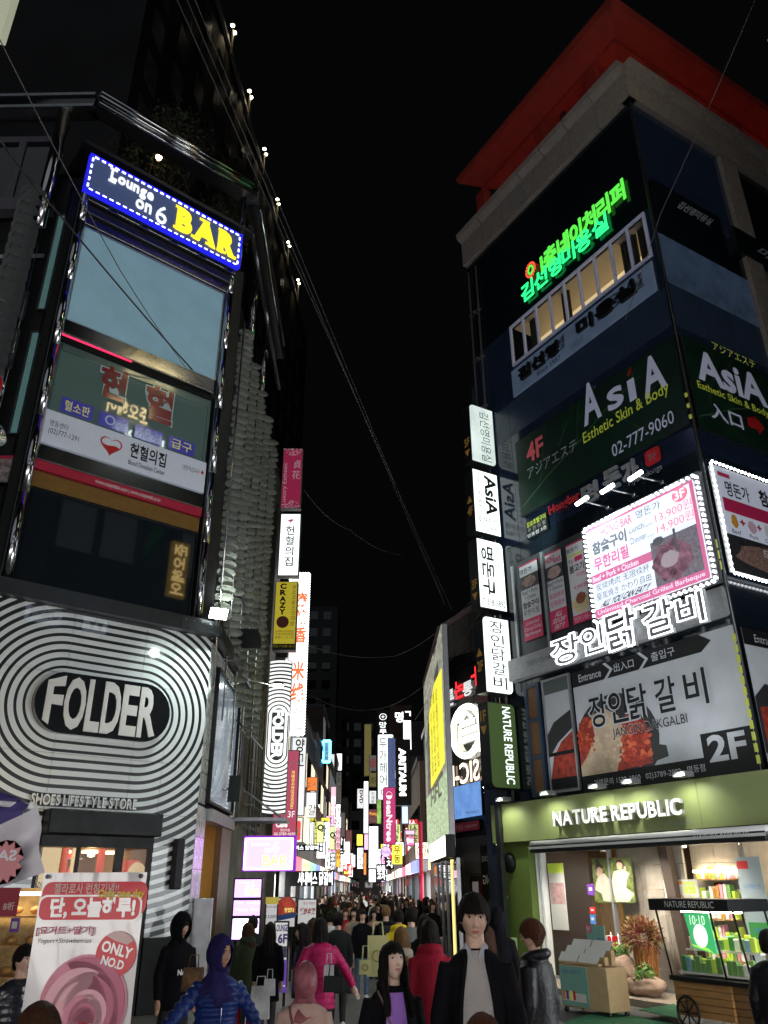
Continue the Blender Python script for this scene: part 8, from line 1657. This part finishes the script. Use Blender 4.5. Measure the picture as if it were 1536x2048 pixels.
def bpoly(name, pts, m, z): mb = MB(); mb.poly([bq_(*p) for p in pts] if not isinstance(pts, tuple) else list(pts), z, m, .001); return mb.build(name, bn)
a, b = bq_(95, 1764); c_, d_ = bq_(290, 1830)
mb = MB(); mb.poly(rrect(a-.02, d_-.0, c_, b, .05), .010, BRD, .001); mb.build('headline_panel', bn)
a2, b2 = bq_(80, 1790); c2, d2 = bq_(284, 1843); mb = MB(); mb.poly(rrect(a2-.0, d2, c2-.01, b2, .045), .013, BNW, .001); mb.poly(rrect(a2+.010, d2+.010, c2-.02, b2-.010, .04), .0155, BRD, .001); mb.build('headline_box', bn)
def btx(body, x0, y0, x1, y1, m, z=.02, **k): a, b = bq_(x0, y1); c, d = bq_(x1, y0); mb = MB(); put_text(mb, body, a, b, c, d, z, m, **k); return mb.build('lettering', bn)
PNKT = mat('pale_pink_ink', (.62, .42, .40), .4)
btx('젤라로사 런칭기념!!', 108, 1766, 240, 1788, PNKT, off=.02); btx('단, 오늘하루!', 98, 1794, 274, 1838, BNW, off=.045); o = btx('Only one day', 196, 1778, 292, 1800, mat('yellow_ink2', (.65, .52, .03), .4), .024, off=.03)
btx('[요거트+딸기]', 72, 1852, 190, 1872, mat('crimson_ink', (.42, .03, .09), .4), off=.02); btx('Yogurt+Strawberries', 72, 1876, 186, 1889, BLACKP, off=-.004, slant=.03)
cx, cy = bq_(232, 1908); rr = .112; mb = MB(); mb.poly([(cx+rr*cos(t*pi/20), cy+rr*sin(t*pi/20)) for t in range(-26, 15)], .012, BRD, .002); mb.build('round_seal', bn); mb = MB(); mb.poly([(cx+rr*cos(t*pi/20), cy+rr*sin(t*pi/20)) for t in (4, 6, 8, 10, 12, 14)]+[(cx+.0, cy+.06), (cx+.06, cy+.045)], .016, PNKT, .003); mb.build('seal_fold', bn)
for tx_, y0, y1, w0 in (('ONLY', -.005, .05, .088), ('NO.D', -.065, -.02, .065)): mb = MB(); put_text(mb, tx_, cx-w0, cy+y0, cx+w0, cy+y1, .020, BNW, off=.03); o = mb.build('lettering', bn); o.matrix_local = T(cx, cy, 0)@Matrix.Rotation(radians(-14), 4, 'Z')@T(-cx, -cy, 0)
# rose of ice cream in low relief
cx, cy = bq_(165, 2010); 
def petal(pts, m, z, h=.012): mb = MB(); mb.poly([(cx+x*px_m, cy+y*px_m) for x, y in pts], z, m, h); mb.build('petal', bn)
petal([(84*cos(t*pi/16), 84*sin(t*pi/16)) for t in range(32)], ICE, .008, .004)
for (ox_, oy_, r_, a0, a1, w_, m) in ((0, 0, 80, -40, 120, 16, ICD), (-8, -4, 66, 60, 230, 18, ICL), (4, -6, 56, -80, 80, 14, ICD), (-2, -8, 48, 100, 270, 16, ICL), (10, -12, 38, -60, 140, 10, ICL), (-4, -16, 30, 60, 260, 12, ICE), (6, -18, 22, -30, 200, 7, ICD), (6, -22, 12, 0, 300, 5, BRD)):
    O_ = [(ox_+r_*cos(radians(a0+(a1-a0)*k/14)), oy_+r_*sin(radians(a0+(a1-a0)*k/14))) for k in range(15)]; I_ = [(ox_+(r_-w_*sin(pi*k/14))*cos(radians(a0+(a1-a0)*k/14)), oy_+(r_-w_*sin(pi*k/14))*sin(radians(a0+(a1-a0)*k/14))) for k in range(14, -1, -1)]
    petal(O_+I_[1:-1], m, .012+.001*len(bn.children) % .01, .003)
mb = MB(); mb.tube([(W/2, 0, -.03), (W/2, H, -.03)], .012, BLACK, 6); [mb.lathe([(0, .0), (.012, .002), (.012, .01), (0, .014)], STEEL, 10, (x, H-.02, .01), 'z') for x in (.03, W-.03)]; mb.build('stand', bn)
# flag and parasol cloth
def cloth(name, label, Y, pts, m, cat, parts=()):
    # pts: four photo corners TL TR BR BL
    F = Frame((0, Y), 90); c = [F.at(*p) for p in pts]; mb = MB(); nx, ny = 14, 12; V = []
    for j in range(ny+1):
        for i in range(nx+1):
            u, v = i/nx, j/ny; x = (c[0][0]*(1-u)+c[1][0]*u)*(1-v)+(c[3][0]*(1-u)+c[2][0]*u)*v; y = (c[0][1]*(1-u)+c[1][1]*u)*(1-v)+(c[3][1]*(1-u)+c[2][1]*u)*v
            V.append((x, y, .035*sin(u*5+v*3)+.02*sin(v*9+u*2)))
    mb.add(V, [(j*(nx+1)+i, (j+1)*(nx+1)+i, (j+1)*(nx+1)+i+1, j*(nx+1)+i+1) for j in range(ny) for i in range(nx)], m, True); e = empty(name, F.mat(), label, cat); mb.build('cloth', e); return e, F
WCL = mat('white_flag_cloth', (.48, .47, .52), .8, var=.08, vscale=4, emit=.03); PCL = mat('violet_cloth', (.05, .04, .16), .8, var=.15, vscale=4)
e, F = cloth('sale_flag', 'white flag with a pale red burst and mirrored SALE at the left edge', 4.0, ((-60, 1690), (72, 1612), (92, 1745), (-60, 1792)), WCL, 'flag')
a, b = F.at(22, 1725); st_ = [(a+(.085 if k % 2 else .062)*cos(2*pi*k/26), b+(.085 if k % 2 else .062)*sin(2*pi*k/26)*1.1) for k in range(26)]; mb = MB(); mb.poly(st_, .07, mat('faded_red', (.45, .18, .2), .7), .002); put_text(mb, 'SALE', a-.11, b+.005, a+.05, b+.05, .075, WCL, off=.03, mirror=True); mb.build('burst_print', e)
e, F = cloth('parasol', 'violet and white parasol edge at the left picture border', 4.1, ((-80, 1560), (20, 1590), (66, 1612), (-80, 1690)), PCL, 'parasol')
mb = MB(); a, b = F.at(64, 1612); mb.tube([(a-.4, b+.03, 0), (a, b, 0)], .014, WCL, 8); mb.lathe([(0, -.02), (.022, -.01), (.022, .01), (0, .02)], WHITEP, 12, (a, b, 0), 'y'); mb.build('rib', e); mb = MB(); c1 = [F.at(*p) for p in ((-80, 1640), (55, 1622), (54, 1672), (-80, 1705))]; mb.poly(c1[::-1], .05, PCL, .003); mb.build('edge_flap', e)
# food stall window behind the banner
F = Frame((-4.75, 13), 92); e = empty('bakery_window', F.mat(-3.0, 0, 0), 'warm lit bakery window with red discount posters behind the dessert banner', 'shop window')
MB().box(0, 0, -1.2, 3.0, 2.1, -1.1, mat('bakery_back', (.5, .33, .13), .6, var=.5, vscale=6)).build('back_wall', e); MB().box(2.0, 0, -.1, 2.08, 2.1, .05, BLACK).build('post', e)
MB().box(0, 2.0, -.6, 2.8, 2.05, -.3, glow('bakery_strip', (1, .8, .5), 9)).build('lamp', e)
for j in range(4):
    mb = MB(); mb.box(.1, .5+j*.4, -.9, 2.8, .53+j*.4, -.4, WOODI)
    for k in range(9): ball(mb, (.3+k*.3, .60+j*.4, -.6), (.10, .06, .09), mat('bread_brown', (.40, .20, .06), .6, var=.4), 7)
    mb.build('bread_shelf', e)['kind'] = 'stuff'
FB_ = Frame((0, 10), 92)
e2 = sheet('discount_poster', 'crimson four panel discount poster 8折 left of the dessert banner', ((-60, 1775), (41, 1776), (34, 1832), (-60, 1834)), 0, mat('crimson_sheet', (.26, .02, .04), .5, emit=.04), [('8折', .72, .5, .95, .8, PNKT, dict(off=.02)), ('9%', .36, .5, .58, .8, PNKT, dict(off=.02))], fr=FB_)
sheet('purple_sticker', 'violet rectangular sticker with pale square on the bakery glass', ((22, 1836), (40, 1836), (38, 1864), (20, 1864)), 0, PURP, prints=[(PALE, rc(.2, .25, .8, .75))], cat='sticker', fr=FB_)
# round road sign and cream box cut by the left edge
p = at_Y(-38, 775, 7); e = empty('road_sign', Frame((p.x, p.y), 88).mat(0, p.z, 0), 'red round road sign with steel rim cut by the left edge', 'road sign')
r_ = .22; MB().lathe([(0, 0), (r_, 0), (r_+.015, .01), (r_, .03), (0, .03)], mat('road_sign_red', (.35, .01, .015), .35), 40, (0, 0, 0), 'z').build('disc', e); mb = MB(); mb.tube([((r_+.01)*cos(t*pi/20), (r_+.01)*sin(t*pi/20), .015) for t in range(41)], .012, CHROME, 6); mb.tube([(0, -4.6, -.06), (0, .3, -.06)], .035, CHROME, 10); mb.lathe([(.30, -.5), (.27, -.42), (.18, -.33), (0, -.3)], CHROME, 24, (0, 0, -.1), 'y'); mb.build('frame', e)
p = at_Y(-20, 20, 7); F = Frame((p.x, p.y), 80); e = empty('cream_box_sign', F.mat(0, p.z, 0), 'cream lit box sign corner at the top left of the picture', 'sign')
R = F.rect((-120, -60), (42, -60), (5, 62), (-140, 40)); MB().box(R[0], R[1]-p.z, -.2, R[2], R[3]-p.z, 0, mat('cream_box_face', (.4, .42, .3), .5, emit=.22, ecol=(.9, .95, .7))).build('case', e)
sheet('food_photo', 'photo board of sliced food on plates at the left edge of the picture', ((-60, 912), (36, 912), (28, 968), (-60, 962)), .1, mat('food_print', (.30, .24, .24), .5, var=.9, vscale=9), prints=[(REDB, rc(0, 0, 1, .12))], fr=LL)
# dark trees on the roof terrace
for (px, py, r_, lab) in ((300, 330, 1.5, 'dark bare tree on the roof terrace behind the lamp'), (455, 455, 1.1, 'dark shrub at the right end of the roof terrace'), (350, 290, 1.3, 'dark leafy tree rising over the roof fascia')):
    a, b = LC.at(px, py, -2.4); e = empty('terrace_tree', LC.mat(a, 19.1, -2.4), lab, 'tree'); hh = max(b-19.1, .6)
    mb = MB(); mb.tube([(0, 0, 0), (.05, hh*.5, 0), (0, hh, .05)], [.07, .05, .03], mat('bark_dark', (.05, .035, .025), .9), 7)
    for k in range(9): q_ = k*2.4; mb.tube([(0, hh*.5, 0), (.5*cos(q_), hh*.5+.5, .5*sin(q_)), (.9*cos(q_)*r_, hh+.5*sin(k), .9*sin(q_)*r_)], [.03, .018, .006], mat('bark_dark'), 5)
    mb.build('trunk', e); o = bush('crown', e, (0, hh, 0), r_, 1500, [mat('night_leaf', (.03, .05, .025), .7), mat('night_leaf2', (.04, .05, .03), .7)], .12); del o['kind']
